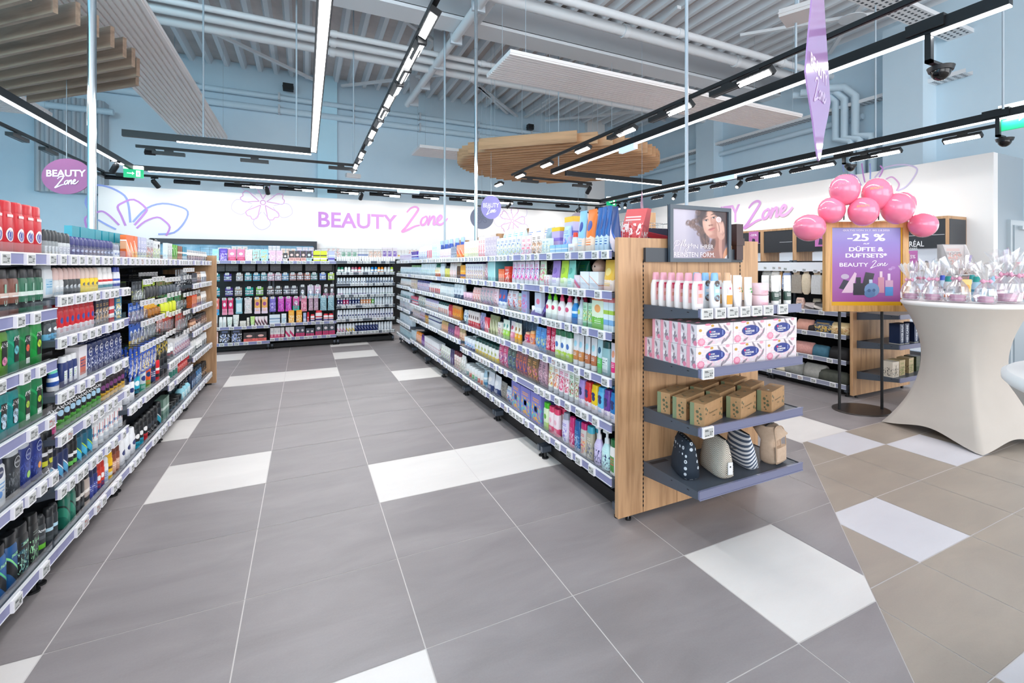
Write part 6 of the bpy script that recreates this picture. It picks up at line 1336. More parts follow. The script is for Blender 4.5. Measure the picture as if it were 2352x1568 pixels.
# --- kraft boxes
KB = []
def kraft():
    if KB: return KB[0]
    q = MB(); kr = cloudy('kraft_card', 'b58f66', 'a9845c', 30, .7); gr = pack('7d8a6a'); dk = pack('5c6048'); L, Wd, Hh = .20, .075, .108
    q.box(0, L, 0, Wd, 0, Hh, kr)
    E_ = lambda u, v: (-.0006, Wd - u, v); F = lambda u, v: (u, -.0006, v); Tp = lambda u, v: (u, v, Hh + .0006)
    q.poly([E_(0, 0), E_(.022, 0), E_(.022, Hh), E_(0, Hh)], gr)
    def disc(f, cx, cy, r_, m): q.poly([f(cx + r_ * math.cos(.63 * i), cy + r_ * math.sin(.63 * i)) for i in range(10)], m)
    for cx, cy, r_ in ((.038, .068, .008), (.055, .058, .006), (.040, .045, .006), (.056, .038, .008), (.040, .024, .005), (.05, .085, .004), (.046, .014, .004)): disc(E_, cx, cy, r_, dk)
    for cx, cy, r_ in ((.015, .085, .007), (.03, .075, .006), (.018, .06, .005), (.17, .03, .009), (.185, .05, .007), (.19, .02, .006), (.18, .085, .004)): disc(F, cx, cy, r_, dk)
    add_text(q, 'Taschentücher', dk, F, .095, .058, width=.095, height=.009); add_text(q, '4-lagig', dk, F, .10, .038, width=.03, height=.006)
    for cx, cy, r_ in ((.04, .03, .008), (.06, .05, .006), (.15, .04, .008)): disc(Tp, cx, cy, r_, dk)
    KB.append(q.mesh('kraft_tissue_box')); return KB[0]
names_k = ['third from front left, leftmost', 'second from left', 'frontmost in the middle', 'right of the middle gap', 'rightmost at the front', 'behind the middle ones', 'behind at the right', 'far back left', 'far back right']
PK = [((1535, 955), 20), ((1572, 969), 20), ((1614.5, 985), 20), ((1699, 968), 20), ((1770, 951), 24)]
kp = [Vector(onz(px, py, EZ[2])) for (px, py), _ in PK] 
kp += [Vector((1.875, 1.822, EZ[2])), Vector((2.115, 1.832, EZ[2])), Vector((1.872, 1.938, EZ[2])), Vector((2.11, 1.945, EZ[2]))]
for k, P in enumerate(kp):
    P = P.copy() + Vector((.022, .012, 0)); o = bpy.data.objects.new('kraft_tissue_box', kraft()); COL.objects.link(o); o.location = P; o.rotation_euler.z = rot(20)
    tag(o, f'brown kraft box printed with leaves, {names_k[k]}', 'box', 'brown kraft boxes on the end display')
# --- cosmetic bags
def cosmetic_bag(px, py, w, d, h, m, label, rz, lean=0, top=.35, piping=None, extra=None):
    P = Vector(onz(px, py, EZ[3])); root = empty('cosmetic_bag', P, rot(rz), label, 'bag'); q = MB()
    secs = [(0, w * .42, d * .36, 3.2), (.012, w * .5, d * .5, 3.6, 0, 0), (h * .3, w * .5, d * .5, 3.2, 0, lean * .3), (h * .6, w * .49, d * .40, 2.8, 0, lean * .6), (h * .85, w * .45, d * top * .7, 2.6, 0, lean * .85), (h, w * .42, d * top * .3, 2.4, 0, lean)]
    q.loft(secs, m, 24); b = q.build('body', root)
    q = MB(); q.tube([(-w * .40, lean, h), (0, lean, h + .006), (w * .40, lean, h)], .004, piping or M_black, 6); q.build('zip', root)
    if extra: extra(root, w, d, h, lean)
    return root
def fabric(name, kind, c1, c2):
    m = mat(name, c1, .75); t = NT(m); tc = t.new('ShaderNodeTexCoord'); sp = t.new('ShaderNodeSeparateXYZ'); t.ln(tc.outputs['Object'], sp.inputs[0]); x, y, z = sp.outputs
    if kind == 'stripe': f = t.math('GREATER_THAN', t.math('SINE', t.math('MULTIPLY', t.math('ADD', z, t.math('MULTIPLY', y, .9)), 300)), 0)
    elif kind == 'dots':
        vo = t.new('ShaderNodeTexVoronoi'); vo.inputs['Scale'].default_value = 34; vo.inputs['Randomness'].default_value = .15; t.ln(tc.outputs['Object'], vo.inputs[0])
        f = t.math('MULTIPLY', t.math('LESS_THAN', vo.outputs['Distance'], .30), t.math('GREATER_THAN', vo.outputs['Distance'], .12))
    else:
        a_ = t.math('ABSOLUTE', t.math('SUBTRACT', t.math('FRACT', t.math('MULTIPLY', t.math('ADD', y, x), 16)), .5)); b_ = t.math('ABSOLUTE', t.math('SUBTRACT', t.math('FRACT', t.math('MULTIPLY', z, 15)), .5))
        s_ = t.math('ADD', a_, b_); f = t.math('GREATER_THAN', t.math('SINE', t.math('MULTIPLY', s_, 44)), .45)
    t.ln(t.mix(f, hx(c1), hx(c2)), t.b.inputs['Base Color']); return m
cosmetic_bag(1573, 1085, .20, .105, .185, fabric('navy_anchor_cloth', 'dots', '1b2836', 'c3ccd4'), 'navy cosmetic bag with white anchors on the lowest end shelf', 70, .0, .5)
def hangtag(root, w, d, h, lean):
    q = MB(); q.box(-w * .50 - .012, -w * .50 - .009, -.016, .010, .03, .09, pack('e9e9ea')); q.box(-w * .50 - .0125, -w * .50 - .012, -.006, .001, .065, .073, pack('2f3436')); q.build('hang_tag', root)
    q = MB(); q.tube([(-w * .42, lean, h), (-w * .56, lean - .005, h * .86), (-w * .60, lean - .03, h * .84)], .004, M_black, 6); q.build('strap', root)
cosmetic_bag(1645, 1082, .21, .10, .19, fabric('cream_diamond_cloth', 'diamond', 'ded6c8', '3f3a34'), 'cream cosmetic bag with black diamond pattern', 78, .0, .4, extra=hangtag)
cosmetic_bag(1705, 1064, .20, .08, .18, fabric('striped_cloth', 'stripe', 'dfe2e6', '4c5a70'), 'blue and white striped cosmetic bag', 80, .02, .3)
m_lin = cloudy('linen_beige', 'cbb39c', 'c2a992', 60, .8)
def linpocket(root, w, d, h, lean):
    q = MB(); q.loft([(.02, w * .45, .012, 4, 0, -d * .5), (h * .48, w * .45, .012, 4, 0, -d * .5)], m_lin, 16); q.build('pocket', root)
    q = MB(); pts = [(-w * .46, -d * .53, .03), (-w * .47, -d * .50, h * .7), (-w * .38, -d * .38, h * .95), (0, -d * .3, h), (w * .38, -d * .38, h * .95), (w * .47, -d * .50, h * .7), (w * .46, -d * .53, .03), (w * .4, -d * .53, .012), (-w * .4, -d * .53, .012)]; q.tube(smooth_pts(pts, 4, True), .003, pack('b39a82'), 6, True); q.build('piping', root)
    q = MB(); q.tube([(0, -d * .53, h * .5), (0, -d * .45, h * .8), (0, -.02, h)], .0035, pack('a89078'), 6); q.build('seam', root)
b_ = cosmetic_bag(1772, 1058, .115, .10, .195, m_lin, 'beige linen toiletry bag standing upright at the right', 12, .01, 1.3, extra=linpocket)
q = MB(); q.loft([(0, .06, .02, 3), (.15, .05, .015, 3)], m_lin, 12); o = q.build('cosmetic_bag', None, (2.16, 1.98, EZ[3]), rot(75)); tag(o, 'second beige bag hidden behind the striped and linen bags', 'bag')
# --- poster above: dark bar, frame, painted portrait
q = MB(); q.box(1.626, 2.36, 2.098, 2.118, 1.385, 1.462, pack('2b333c')); tag(q.build('poster_rail'), 'dark blue-grey bar across the top of the oak panel', 'bar')
root = empty('framed_poster', (1.775, 2.085, 1.385), 0, 'framed portrait poster of a woman with curly hair wiping her cheek', 'poster')
PW, PH = .464, .318
q = MB(); fm = mat('poster_frame_grey', '4a5661', .35); b = .022
for (a1, a2, c1, c2) in ((0, b, 0, PH), (PW - b, PW, 0, PH), (b, PW - b, 0, b), (b, PW - b, PH - b, PH)): q.box(a1, a2, -.012, .012, c1, c2, fm)
q.box(0, PW, .008, .012, 0, PH, M_black); q.build('frame', root)
def ellm(X, Y, cx, cy, rx, ry, a_=0, soft=.15):
    c, s_ = math.cos(a_), math.sin(a_); dx, dy = X - cx, Y - cy; u = (c * dx + s_ * dy) / rx; v = (-s_ * dx + c * dy) / ry
    return np.clip((1 + soft - np.sqrt(u * u + v * v)) / (2 * soft), 0, 1)
def paint():
    nx, ny = 180, 156; X, Y = np.meshgrid((np.arange(nx) + .5) / nx * 1320 + 240, 230 + (np.arange(ny) + .5) / ny * 1160)
    img = np.zeros((ny, nx, 3)); t = (X - 240) / 1320; v = (Y - 230) / 1160
    img[:] = np.array([198, 192, 206]); img -= (np.clip((t - .22) * 6, 0, 1) * 26)[..., None] * np.array([1, .95, .75]); img -= (v * 22)[..., None]
    def lay_(mk, c, k=1.0): img[:] = img * (1 - mk[..., None] * k) + np.array(c) * (mk[..., None] * k)
    rs = np.random.RandomState(3)
    lay_(ellm(X, Y, 1190, 420, 400, 330, .1, .12), (62, 48, 52)); lay_(ellm(X, Y, 1450, 620, 200, 520, 0, .15), (70, 52, 54))
    lay_(ellm(X, Y, 1000, 900, 110, 260, -.2, .2), (88, 66, 64))
    for k in range(90):       # curls
        a_ = rs.rand(); cx = 850 + 130 * math.sin(a_ * 9) + rs.randn() * 34 - 40 * (a_ > .5); cy = 260 + a_ * 560; r_ = 22 + rs.rand() * 34
        m1 = ellm(X, Y, cx, cy, r_, r_ * 1.2, rs.rand() * 3, .3); m2 = ellm(X, Y, cx, cy, r_ * .6, r_ * .8, 0, .3); lay_(np.clip(m1 - m2, 0, 1), (92, 68, 62) if k % 3 else (124, 94, 84), .6)
    for k in range(50): lay_(ellm(X, Y, 960 + rs.rand() * 150, 720 + rs.rand() * 420, 10, 34 + rs.rand() * 30, rs.randn() * .5, .3), (120, 88, 76) if k % 2 else (60, 44, 46), .7)
    lay_(ellm(X, Y, 1290, 1050, 90, 260, .0, .15), (150, 98, 84)); lay_(ellm(X, Y, 1260, 1380, 330, 190, 0, .12), (146, 98, 88)); lay_(ellm(X, Y, 1200, 1040, 60, 150, .2, .3), (88, 58, 54))
    lay_(ellm(X, Y, 1165, 560, 215, 340, -.16, .05), (205, 160, 142)); lay_(ellm(X, Y, 1290, 660, 110, 230, -.1, .4), (168, 116, 102), .8); lay_(ellm(X, Y, 1215, 850, 110, 50, -.1, .4), (170, 118, 104), .7)
    lay_(ellm(X, Y, 1080, 560, 70, 120, -.2, .5), (224, 184, 166), .7); lay_(ellm(X, Y, 1120, 330, 120, 70, -.2, .5), (216, 172, 152), .6)
    lay_(ellm(X, Y, 960, 330, 80, 130, .3, .3), (60, 46, 50), .9); lay_(ellm(X, Y, 1340, 290, 150, 70, .4, .3), (58, 44, 48), .9)
    for cx, cy, s_ in ((1035, 462, 1), (1222, 385, 1)):
        lay_(ellm(X, Y, cx, cy, 62, 26, -.32, .3), (150, 104, 92), .8); lay_(ellm(X, Y, cx, cy + 2, 46, 17, -.35, .2), (216, 206, 200)); lay_(ellm(X, Y, cx + 2, cy, 22, 20, 0, .2), (44, 32, 32)); lay_(ellm(X, Y, cx, cy - 14, 52, 8, -.36, .3), (40, 28, 28))
    lay_(ellm(X, Y, 1015, 380, 62, 13, -.32, .3), (92, 64, 56)); lay_(ellm(X, Y, 1210, 300, 66, 12, -.42, .3), (92, 64, 56))
    lay_(ellm(X, Y, 1165, 480, 22, 110, -.15, .5), (176, 126, 110), .6); lay_(ellm(X, Y, 1150, 575, 62, 20, -.2, .4), (150, 100, 88), .8); lay_(ellm(X, Y, 1118, 590, 12, 9, 0, .3), (84, 50, 46)); lay_(ellm(X, Y, 1178, 570, 14, 10, 0, .3), (84, 50, 46))
    lay_(ellm(X, Y, 1175, 662, 92, 24, -.35, .2), (176, 104, 98)); lay_(ellm(X, Y, 1180, 690, 74, 22, -.35, .25), (196, 122, 114)); lay_(ellm(X, Y, 1172, 672, 88, 5, -.36, .4), (104, 56, 54))
    lay_(ellm(X, Y, 1420, 980, 72, 420, .02, .1), (186, 138, 124)); lay_(ellm(X, Y, 1470, 1000, 40, 400, .02, .3), (120, 80, 74), .8); lay_(ellm(X, Y, 1400, 780, 95, 150, -.1, .1), (196, 150, 134))
    for (x0, y0, x1, y1) in ((1345, 470, 1400, 780), (1390, 440, 1435, 800), (1440, 470, 1475, 760), (1300, 500, 1345, 720)):
        cx, cy = (x0 + x1) / 2, (y0 + y1) / 2; L_ = math.hypot(x1 - x0, y1 - y0) / 2; a_ = -math.atan2(x1 - x0, y1 - y0)
        lay_(ellm(X, Y, cx + 12, cy, 30, L_ * 1.05, a_, .15), (128, 86, 78), .8); lay_(ellm(X, Y, cx, cy, 25, L_, a_, .12), (210, 166, 150))
    lay_(ellm(X, Y, 1345, 425, 68, 72, -.3, .08), (222, 206, 206)); lay_(ellm(X, Y, 1350, 425, 42, 46, -.3, .3), (200, 180, 180), .6)
    lay_(ellm(X, Y, 1530, 1260, 60, 160, .3, .1), (202, 142, 108)); lay_(ellm(X, Y, 1560, 1390, 60, 120, .5, .1), (232, 222, 222))
    return np.clip(img, 0, 255), nx, ny
img, nx, ny = paint(); w_, h_ = PW - 2 * b, PH - 2 * b
xs = np.linspace(b, PW - b, nx + 1); zs = np.linspace(PH - b, b, ny + 1)
vs = [(x, 0, z) for z in zs for x in xs]; fs = [(j * (nx + 1) + i, (j + 1) * (nx + 1) + i, (j + 1) * (nx + 1) + i + 1, j * (nx + 1) + i + 1) for j in range(ny) for i in range(nx)]
me = bpy.data.meshes.new('print'); me.from_pydata(vs, [], fs); ca = me.color_attributes.new('ink', 'FLOAT_COLOR', 'CORNER')
lin = np.where(img / 255 <= .04045, img / 255 / 12.92, ((img / 255 + .055) / 1.055) ** 2.4).reshape(-1, 3)
ca.data.foreach_set('color', np.repeat(np.c_[lin, np.ones(len(lin))], 4, axis=0).ravel())
mp = mat('poster_print', 'ffffff', .35); tt = NT(mp); at_ = tt.new('ShaderNodeAttribute'); at_.attribute_name = 'ink'; tt.ln(at_.outputs['Color'], mp.node_tree.nodes['Principled BSDF'].inputs['Base Color']); me.materials.append(mp)
o = bpy.data.objects.new('print', me); COL.objects.link(o); o.parent = root
q = MB(); ink = pack('efe6ef'); A = lambda u, v: (b + u * w_, -.0015, b + v * h_)
def A2(u, v): return (b + u, -.0015, b + v)
add_text(q, 'Pflege', ink, A2, .036, h_ * .245, width=.30 * w_, height=.050, shear=.35, left=False) if False else None
for st in ([(.015, .15), (.045, .23), (.085, .34)], [(.03, .29), (.06, .345), (.11, .355), (.13, .31), (.10, .262), (.055, .25)], [(.115, .13), (.125, .155), (.145, .25), (.172, .36), (.188, .372), (.183, .335), (.165, .29), (.15, .25)], [(.128, .262), (.175, .278)], [(.178, .25), (.205, .32), (.225, .372), (.214, .375), (.198, .31), (.19, .25), (.20, .238)], [(.20, .24), (.23, .27), (.235, .29), (.22, .285), (.215, .255), (.235, .24), (.25, .26)], [(.285, .29), (.265, .28), (.255, .255), (.27, .245), (.29, .29), (.27, .20), (.235, .14), (.215, .15), (.25, .21), (.29, .25)], [(.30, .26), (.33, .28), (.335, .30), (.315, .29), (.312, .26), (.33, .25), (.345, .27)]):
    p_ = smooth_pts(st, 5); q.ribbon(p_, .0075, ink, lambda u, v: A(u, v))
add_text(q, 'IN IHRER', ink, A2, w_ * .55, h_ * .245, width=.37 * w_, height=.024)
add_text(q, 'REINSTEN FORM.', ink, A2, w_ * .395, h_ * .075, width=.73 * w_, height=.027)
q.build('lettering', root)
# things standing on the rear top behind the panel
for k, px in enumerate((1672, 1689)):
    P = onx(px, 545, 2.32); box_thing((P[0], P[1], 1.40), (.055, .07, .215), pack('3a1f1e'), 'carton', f'dark brown carton above the oak panel, {("left", "right")[k]} one', 'box')
q = MB(); q.box(-.17, .17, -.1, .1, 0, .012, pack('8a8f92'))
for k in range(9): q.tube([(-.17 + k * .0425, -.1, 0), (-.17 + k * .0425, -.1, .12)], .0015, M_chrome, 4); q.tube([(-.17 + k * .0425, .1, 0), (-.17 + k * .0425, .1, .12)], .0015, M_chrome, 4)
q.tube([(-.17, -.1, .12), (.17, -.1, .12), (.17, .1, .12), (-.17, .1, .12)], .0015, M_chrome, 4, True); q.loft([(.012, .11, .07, 3), (.07, .07, .04, 2)], pack('3a7a4c'), 12)
o = q.build('wire_basket', None, (1.80, 2.42, 1.50)); tag(o, 'small wire basket with green bag behind the poster', 'basket')
# ============================================================ LETTERING ON THE WALLS
ZONE = [[(.26, .76), (.42, .93), (.62, 1.0), (.74, .92), (.66, .76), (.44, .46), (.22, .16), (.07, .0), (.14, .0), (.36, .10), (.6, .22), (.8, .27)],
        [(1.04, .62), (.91, .54), (.85, .38), (.90, .28), (1.02, .33), (1.12, .5), (1.10, .62), (1.02, .63)],
        [(1.24, .68), (1.20, .48), (1.16, .29), (1.24, .48), (1.36, .63), (1.43, .62), (1.42, .46), (1.40, .33), (1.46, .33), (1.56, .44)],
        [(1.56, .44), (1.70, .54), (1.76, .64), (1.70, .70), (1.60, .60), (1.56, .43), (1.62, .33), (1.76, .35), (1.90, .46), (2.02, .60)]]
def zone(q, m, at, x0, y0, w, h, sw):
    for st in ZONE:
        p_ = smooth_pts(st, 6); n = len(p_); ws = [sw * (.45 + .55 * math.sin(math.pi * (i + 1) / (n + 1)) ** .5) for i in range(n)]
        q.ribbon([(x0 + x / 2.02 * w, y0 + y * h) for x, y in p_], ws, m, at)
def grad(name, c1, c2, axis, lo, hi):
    m = mat(name, c1, .5); t = NT(m); tc = t.new('ShaderNodeTexCoord'); sp = t.new('ShaderNodeSeparateXYZ'); t.ln(tc.outputs['Object'], sp.inputs[0])
    mr = t.new('ShaderNodeMapRange'); mr.inputs[1].default_value = lo; mr.inputs[2].default_value = hi; t.ln(sp.outputs[axis], mr.inputs[0])
    t.ln(t.mix(mr.outputs[0], hx(c1), hx(c2)), t.b.inputs['Base Color']); return m
WB = 11.994
def wb(px, py): return ony(px, py, WB)
at_b = lambda u, v: (u, WB, v)
a, b_ = wb(731, 520), wb(912, 488); zt_, zb_ = wb(820, 490)[2], wb(820, 523)[2]
q = MB(); add_text(q, 'BEAUTY', grad('mauve_to_pink', 'bd80cc', 'dfa0da', 0, a[0], b_[0]), at_b, (a[0] + b_[0]) / 2, (zt_ + zb_) / 2, width=b_[0] - a[0], height=zt_ - zb_, bold=.02)
c_, d_ = wb(920, 531), wb(1028, 479)
zone(q, grad('rose_pink', 'eaa0d4', 'e0a2e4', 0, c_[0], d_[0]), at_b, c_[0], c_[2], d_[0] - c_[0], d_[2] - c_[2], .055)
tag(q.build('wall_lettering'), 'pink lettering BEAUTY Zone on the white back wall', 'lettering')
m_bl, m_pk = mat('line_blue', '9aa9e6', .6), mat('line_mauve', 'c78fd8', .6); m_pl = mat('line_pale_pink', 'd9a9d6', .6); m_pp = mat('line_faint_lilac', 'cfc4e4', .6)
def wl(q, pts, m, w, k=5, closed=False, conv=None):
    P = [wb(420 * 0 + x, y) for x, y in pts] if conv is None else [wb(*conv(x, y)) for x, y in pts]
    q.ribbon(smooth_pts([(p[0], p[2]) for p in P], k, closed), w, m, at_b)
cv = lambda x, y: (x / 4.127, 420 + y / 4.127)
q = MB()
wl(q, [(1235, 375), (1228, 290), (1215, 200), (1180, 120), (1060, 50), (930, 20), (870, 50), (840, 110), (812, 190), (860, 290)], m_bl, .035, 3, conv=cv)
wl(q, [(1260, 370), (1390, 240), (1540, 195), (1690, 220), (1780, 270), (1750, 370), (1650, 470), (1500, 485)], m_bl, .032, 3, conv=cv)
wl(q, [(1190, 405), (1150, 310), (1115, 230), (1160, 190), (1270, 158), (1385, 240), (1370, 290), (1275, 400)], m_pk, .035, 3, conv=cv)
wl(q, [(1130, 400), (1050, 320), (980, 272), (930, 275), (870, 300), (810, 330), (815, 400), (840, 470)], m_pk, .032, 3, conv=cv)
wl(q, [(1295, 430), (1375, 365), (1490, 325), (1560, 360), (1610, 420), (1575, 500)], m_pk, .032, 3, conv=cv)
wl(q, [(930, 350), (1020, 400), (1100, 440)], m_bl, .03, 3, conv=cv)
tag(q.build('wall_drawing'), 'large blue and mauve flower outline at the left of the back wall', 'drawing')
def flower(at, cx, cz, r, m, w, label, petals=5, r0=.18, rotn=.3, big=None):
    q = MB()
    for k in range(petals):
        a_ = rotn + k * 2 * math.pi / petals; pts = []
        for t_, rr, sp_ in ((0, r0, 0), (.25, .55, -.30), (.5, .9, -.34), (.7, 1.0, -.14), (.8, .94, 0), (.9, 1.02, .16), (1.0, .85, .34), (1.1, .5, .28), (1.2, r0, .03)):
            an = a_ + sp_; pts.append((cx + r * rr * math.cos(an), cz + r * rr * math.sin(an)))
        q.ribbon(smooth_pts(pts, 4), w, m, at)
        if big: q.ribbon(smooth_pts([(cx + r * 1.45 * rr * math.cos(a_ + .6 + s_), cz + r * 1.45 * rr * math.sin(a_ + .6 + s_)) for rr, s_ in ((.35, -.1), (.8, -.35), (1, 0), (.8, .35), (.35, .1))], 4), w * .7, big, at)
    q.ribbon([(cx + r * .12 * math.cos(t_ * .7), cz + r * .12 * math.sin(t_ * .7)) for t_ in range(10)], w, m, at)
    return tag(q.build('wall_drawing'), label, 'drawing')
P = wb(604, 465); flower(at_b, P[0], P[2], .40, m_pl, .018, 'small pink flower outline left of the back wall lettering', big=m_pp)
P = wb(1177, 507); flower(at_b, P[0], P[2], .36, m_pl, .016, 'small pink flower outline right of the back wall lettering', rotn=.1, big=m_pp)
# right wall
WR = 8.094; at_r = lambda u, v: (WR, -u, v)
def wr(px, py): p_ = onx(px, py, WR); return -p_[1], p_[2]
z1, z0 = wr(1690, 470)[1], wr(1690, 509)[1]; uT, uE = wr(1664, 490)[0], wr(1700, 490)[0]
q = MB(); wTY = uE - uT; wd = wTY / .315
add_text(q, 'BEAUTY', mat('wall_letter_orchid', 'dba3dd', .5), at_r, uE - wd / 2, (z1 + z0) / 2, width=wd, height=z1 - z0, bold=.02)
c_ = wr(1706, 523); d_ = wr(1822, 450); zone(q, grad('orchid_to_pink', 'c98fd6', 'eab4e4', 1, -c_[0], -d_[0]), at_r, c_[0], c_[1], d_[0] - c_[0], d_[1] - c_[1], .06)
tag(q.build('wall_lettering'), 'pink lettering BEAUTY Zone on the white right wall', 'lettering')
q = MB()
cvr = lambda x, y: wr(1800 + x / 4.127, 380 + y / 4.127)
for pts, m in (([(570, 60), (560, -20)], m_bl), ([(735, 190), (690, 110), (640, 85), (600, 95)], m_pk), ([(770, 160), (755, 90), (745, 20), (740, -20)], m_pk), ([(820, 130), (822, 60), (818, -20)], m_bl), ([(860, 120), (930, 40), (990, 10), (1100, -8), (1200, 0), (1265, 35), (1235, 110), (1160, 200), (1080, 240)], m_pp), ([(905, 110), (940, 40), (915, 0)], m_pk), ([(970, 130), (1020, 108), (1060, 130), (1095, 180), (1070, 240)], m_pl), ([(640, 180), (600, 95)], m_bl)):
    q.ribbon(smooth_pts([cvr(*p_) for p_ in pts], 4), .022, m, at_r)
tag(q.build('wall_drawing'), 'flower outline on the right wall behind the balloons', 'drawing')
# ============================================================ HANGING SIGNS
def at_depth(px, py, D): return Vector(CP + ray(px, py) * D)
def disc_sign(px, py, D, rx, ry, m, label, text=True, wire=True, flower_=False, fs=1.0):
    P = at_depth(px, py, D); root = empty('hanging_sign', P, -YAW, label, 'sign'); k = D / F_PX; rx *= k; ry *= k
    q = MB(); n = 40; pts = [(rx * math.cos(2 * math.pi * i / n), ry * math.sin(2 * math.pi * i / n)) for i in range(n)]
    q.add([(x, -.004, z) for x, z in pts] + [(x, .004, z) for x, z in pts], [tuple(range(n)), tuple(reversed(range(n, 2 * n)))] + [(i, n + i, n + (i + 1) % n, (i + 1) % n) for i in range(n)], m); q.build('panel', root)
    at = lambda u, v: (u, -.006, v)
    if text:
        q = MB(); w = mat('sign_lettering_white', 'efe6f0', .5); add_text(q, 'BEAUTY', w, at, 0, ry * .18, width=rx * 1.6, height=ry * .36, bold=.03)
        zone(q, w, at, -rx * .48, -ry * .62, rx * 1.0, ry * .62, ry * .075); q.build('lettering', root)
    if flower_:
        q = MB(); m2 = mat('sign_line_grey', '74748a', .5)
        for j in range(5):
            a_ = .4 + j * 1.257; q.ribbon(smooth_pts([(rx * .55 * r_ * math.cos(a_ + s_), ry * .55 * r_ * math.sin(a_ + s_)) for r_, s_ in ((.1, 0), (.7, -.35), (1, 0), (.7, .35), (.1, 0))], 4), rx * .04, m2, at)
        q.build('drawing', root)
    if wire:
        q = MB(); q.cyl((0, 0), .0035, ry, 5.66 - P.z, M_grpole, 5); q.build('wire', root)
disc_sign(153, 405, 5.4, 57, 41, mat('sign_pink_mauve', 'a3668f', .45), 'mauve pink oval hanging sign at far left')
disc_sign(1128, 476, 8.6, 23, 27, mat('sign_violet', 'a094d6', .45), 'violet round hanging sign in front of the back wall')
disc_sign(1107, 500, 10.2, 27, 26, mat('sign_grey', '85859a', .5), 'grey round hanging sign with flower behind the violet one', text=False, flower_=True)
disc_sign(1328, 506, 11.8, 19, 18, mat('sign_pale_lilac', 'd4c8da', .5), 'pale lilac round sign above a wooden header, far right back', text=False, flower_=True)
def petal(PL, PR, ztop, zbot, m, label, wire=True):
    """flat petal-shaped plate standing in a vertical plane, its two side corners PL and PR"""
    C_ = (PL + PR) / 2; d = PR - PL; d.z = 0; L = d.length; rz = math.atan2(d.y, d.x); zc = C_.z; root = empty('petal_sign', C_, rz, label, 'sign')
    up_, dn = ztop - zc, zc - zbot; h = L / 2
    pts = smooth_pts([(0, -dn), (h * .5, -dn * .52), (h * .97, -.03), (h * .98, .05), (h * .55, up_ * .5), (0, up_), (-h * .55, up_ * .5), (-h * .98, .05), (-h * .97, -.03), (-h * .5, -dn * .52)], 5, True)
    n = len(pts); q = MB(); q.add([(x, -.004, z) for x, z in pts] + [(x, .004, z) for x, z in pts], [tuple(range(n)), tuple(reversed(range(n, 2 * n)))] + [(i, n + i, n + (i + 1) % n, (i + 1) % n) for i in range(n)], m); q.build('panel', root)
    for s_ in (-1, 1):
        q = MB(); w = mat('petal_lettering', 'd6c0e2', .3); at = lambda u, v: (u * (1 if s_ < 0 else -1), .0055 * s_, v)
        add_text(q, 'BEAUTY', w, at, 0, .10, width=L * .7, height=.07, bold=.03); zone(q, w, at, -L * .24, -.10, L * .5, .14, .016); q.build('lettering', root)
    q = MB(); q.cyl((0, 0), .003, up_ * .98, 5.66 - zc, M_grpole, 5); q.build('wire', root)
m_pet = mat('petal_violet', 'c39ad6', .12); m_pet.node_tree.nodes['Principled BSDF'].inputs['Coat Weight'].default_value = .5
petal(at_depth(1850, 165, 2.5), at_depth(1905, 235, 2.97), 3.25, 1.955, m_pet, 'large glossy violet petal-shaped sign hanging edge-on at right')
petal(at_depth(1472, 475, 8.0), at_depth(1477, 478, 8.5), 2.62, 2.2, mat('petal_pink', 'd79ab8', .3), 'thin pink petal-shaped sign hanging far away, edge-on')
# ============================================================ SECOND SHELVING ON THE RIGHT (faces the side aisle)
S = SG
G_SH = [1.33, .88, .645, .38, .13]
for k, (a_, b_, nm) in enumerate(((3.06, 4.02, 'nearest bay of the far right shelving, with toiletry bags'), (4.02, 4.98, 'second bay of the far right shelving behind the oak display'), (4.98, 5.94, 'third bay of the far right shelving, mostly hidden'))):
    bay(S, -b_, -a_, G_SH[1:], .48, nm, ztop=1.42, tagstep=.2, guard=False, lipm=mat('price_rail_grey', '9195a8', .3))
root = empty('oak_display_panel', (0, 0, 0), 0, 'second oak end panel behind the poster stand', 'panel')
q = MB(); q.box(4.965, 6.02, 3.0, 3.032, .03, 1.50, M_oakp); q.build('panel_board', root)
for xx in (5.05, 5.9): q = MB(); q.cyl((xx, 3.02), .014, 0, .03, M_black, 10); q.build('foot', root)
SE2 = Side(0, 2.60, 0)
for k, (zz, nm) in enumerate(((.88, 'top'), (.59, 'middle'), (.275, 'lower'))):
    end_shelf(SE2, 5.03, 5.88, zz, .40, f'{nm} dark shelf on the second oak panel beside the white table', [5.62])
bk = pack('1d2f52')
def book_box(x, y, z, label, t_):
    q = MB(); q.box(-.038, .038, -.10, .0, 0, .20, bk); q.box(-.039, .039, -.101, .001, .0, .006, pack('d8d4c8')); at = lambda u, v: (-v, -.1015, .10 + u); add_text(q, t_, pack('dfe6ee'), at, 0, 0, width=.17, height=.028, bold=.03)
    o = q.build('gift_box', None, (x, y, z)); tag(o, label, 'box')
for k, (px, t_) in enumerate(((2008, 'WINTER BALM'), (2022, 'MEN CARE'), (2062, 'FITNESS MANN'), (2098, 'OCEAN'))):
    x = (5.20, 5.29, 5.46, 5.66)[k]; book_box(x, 2.76, .59, f'navy box with white upright lettering, {ORD[k]} from left', t_)
wk = pack('b7a47c', '7d8a4a', '6a5a3c', 1); 
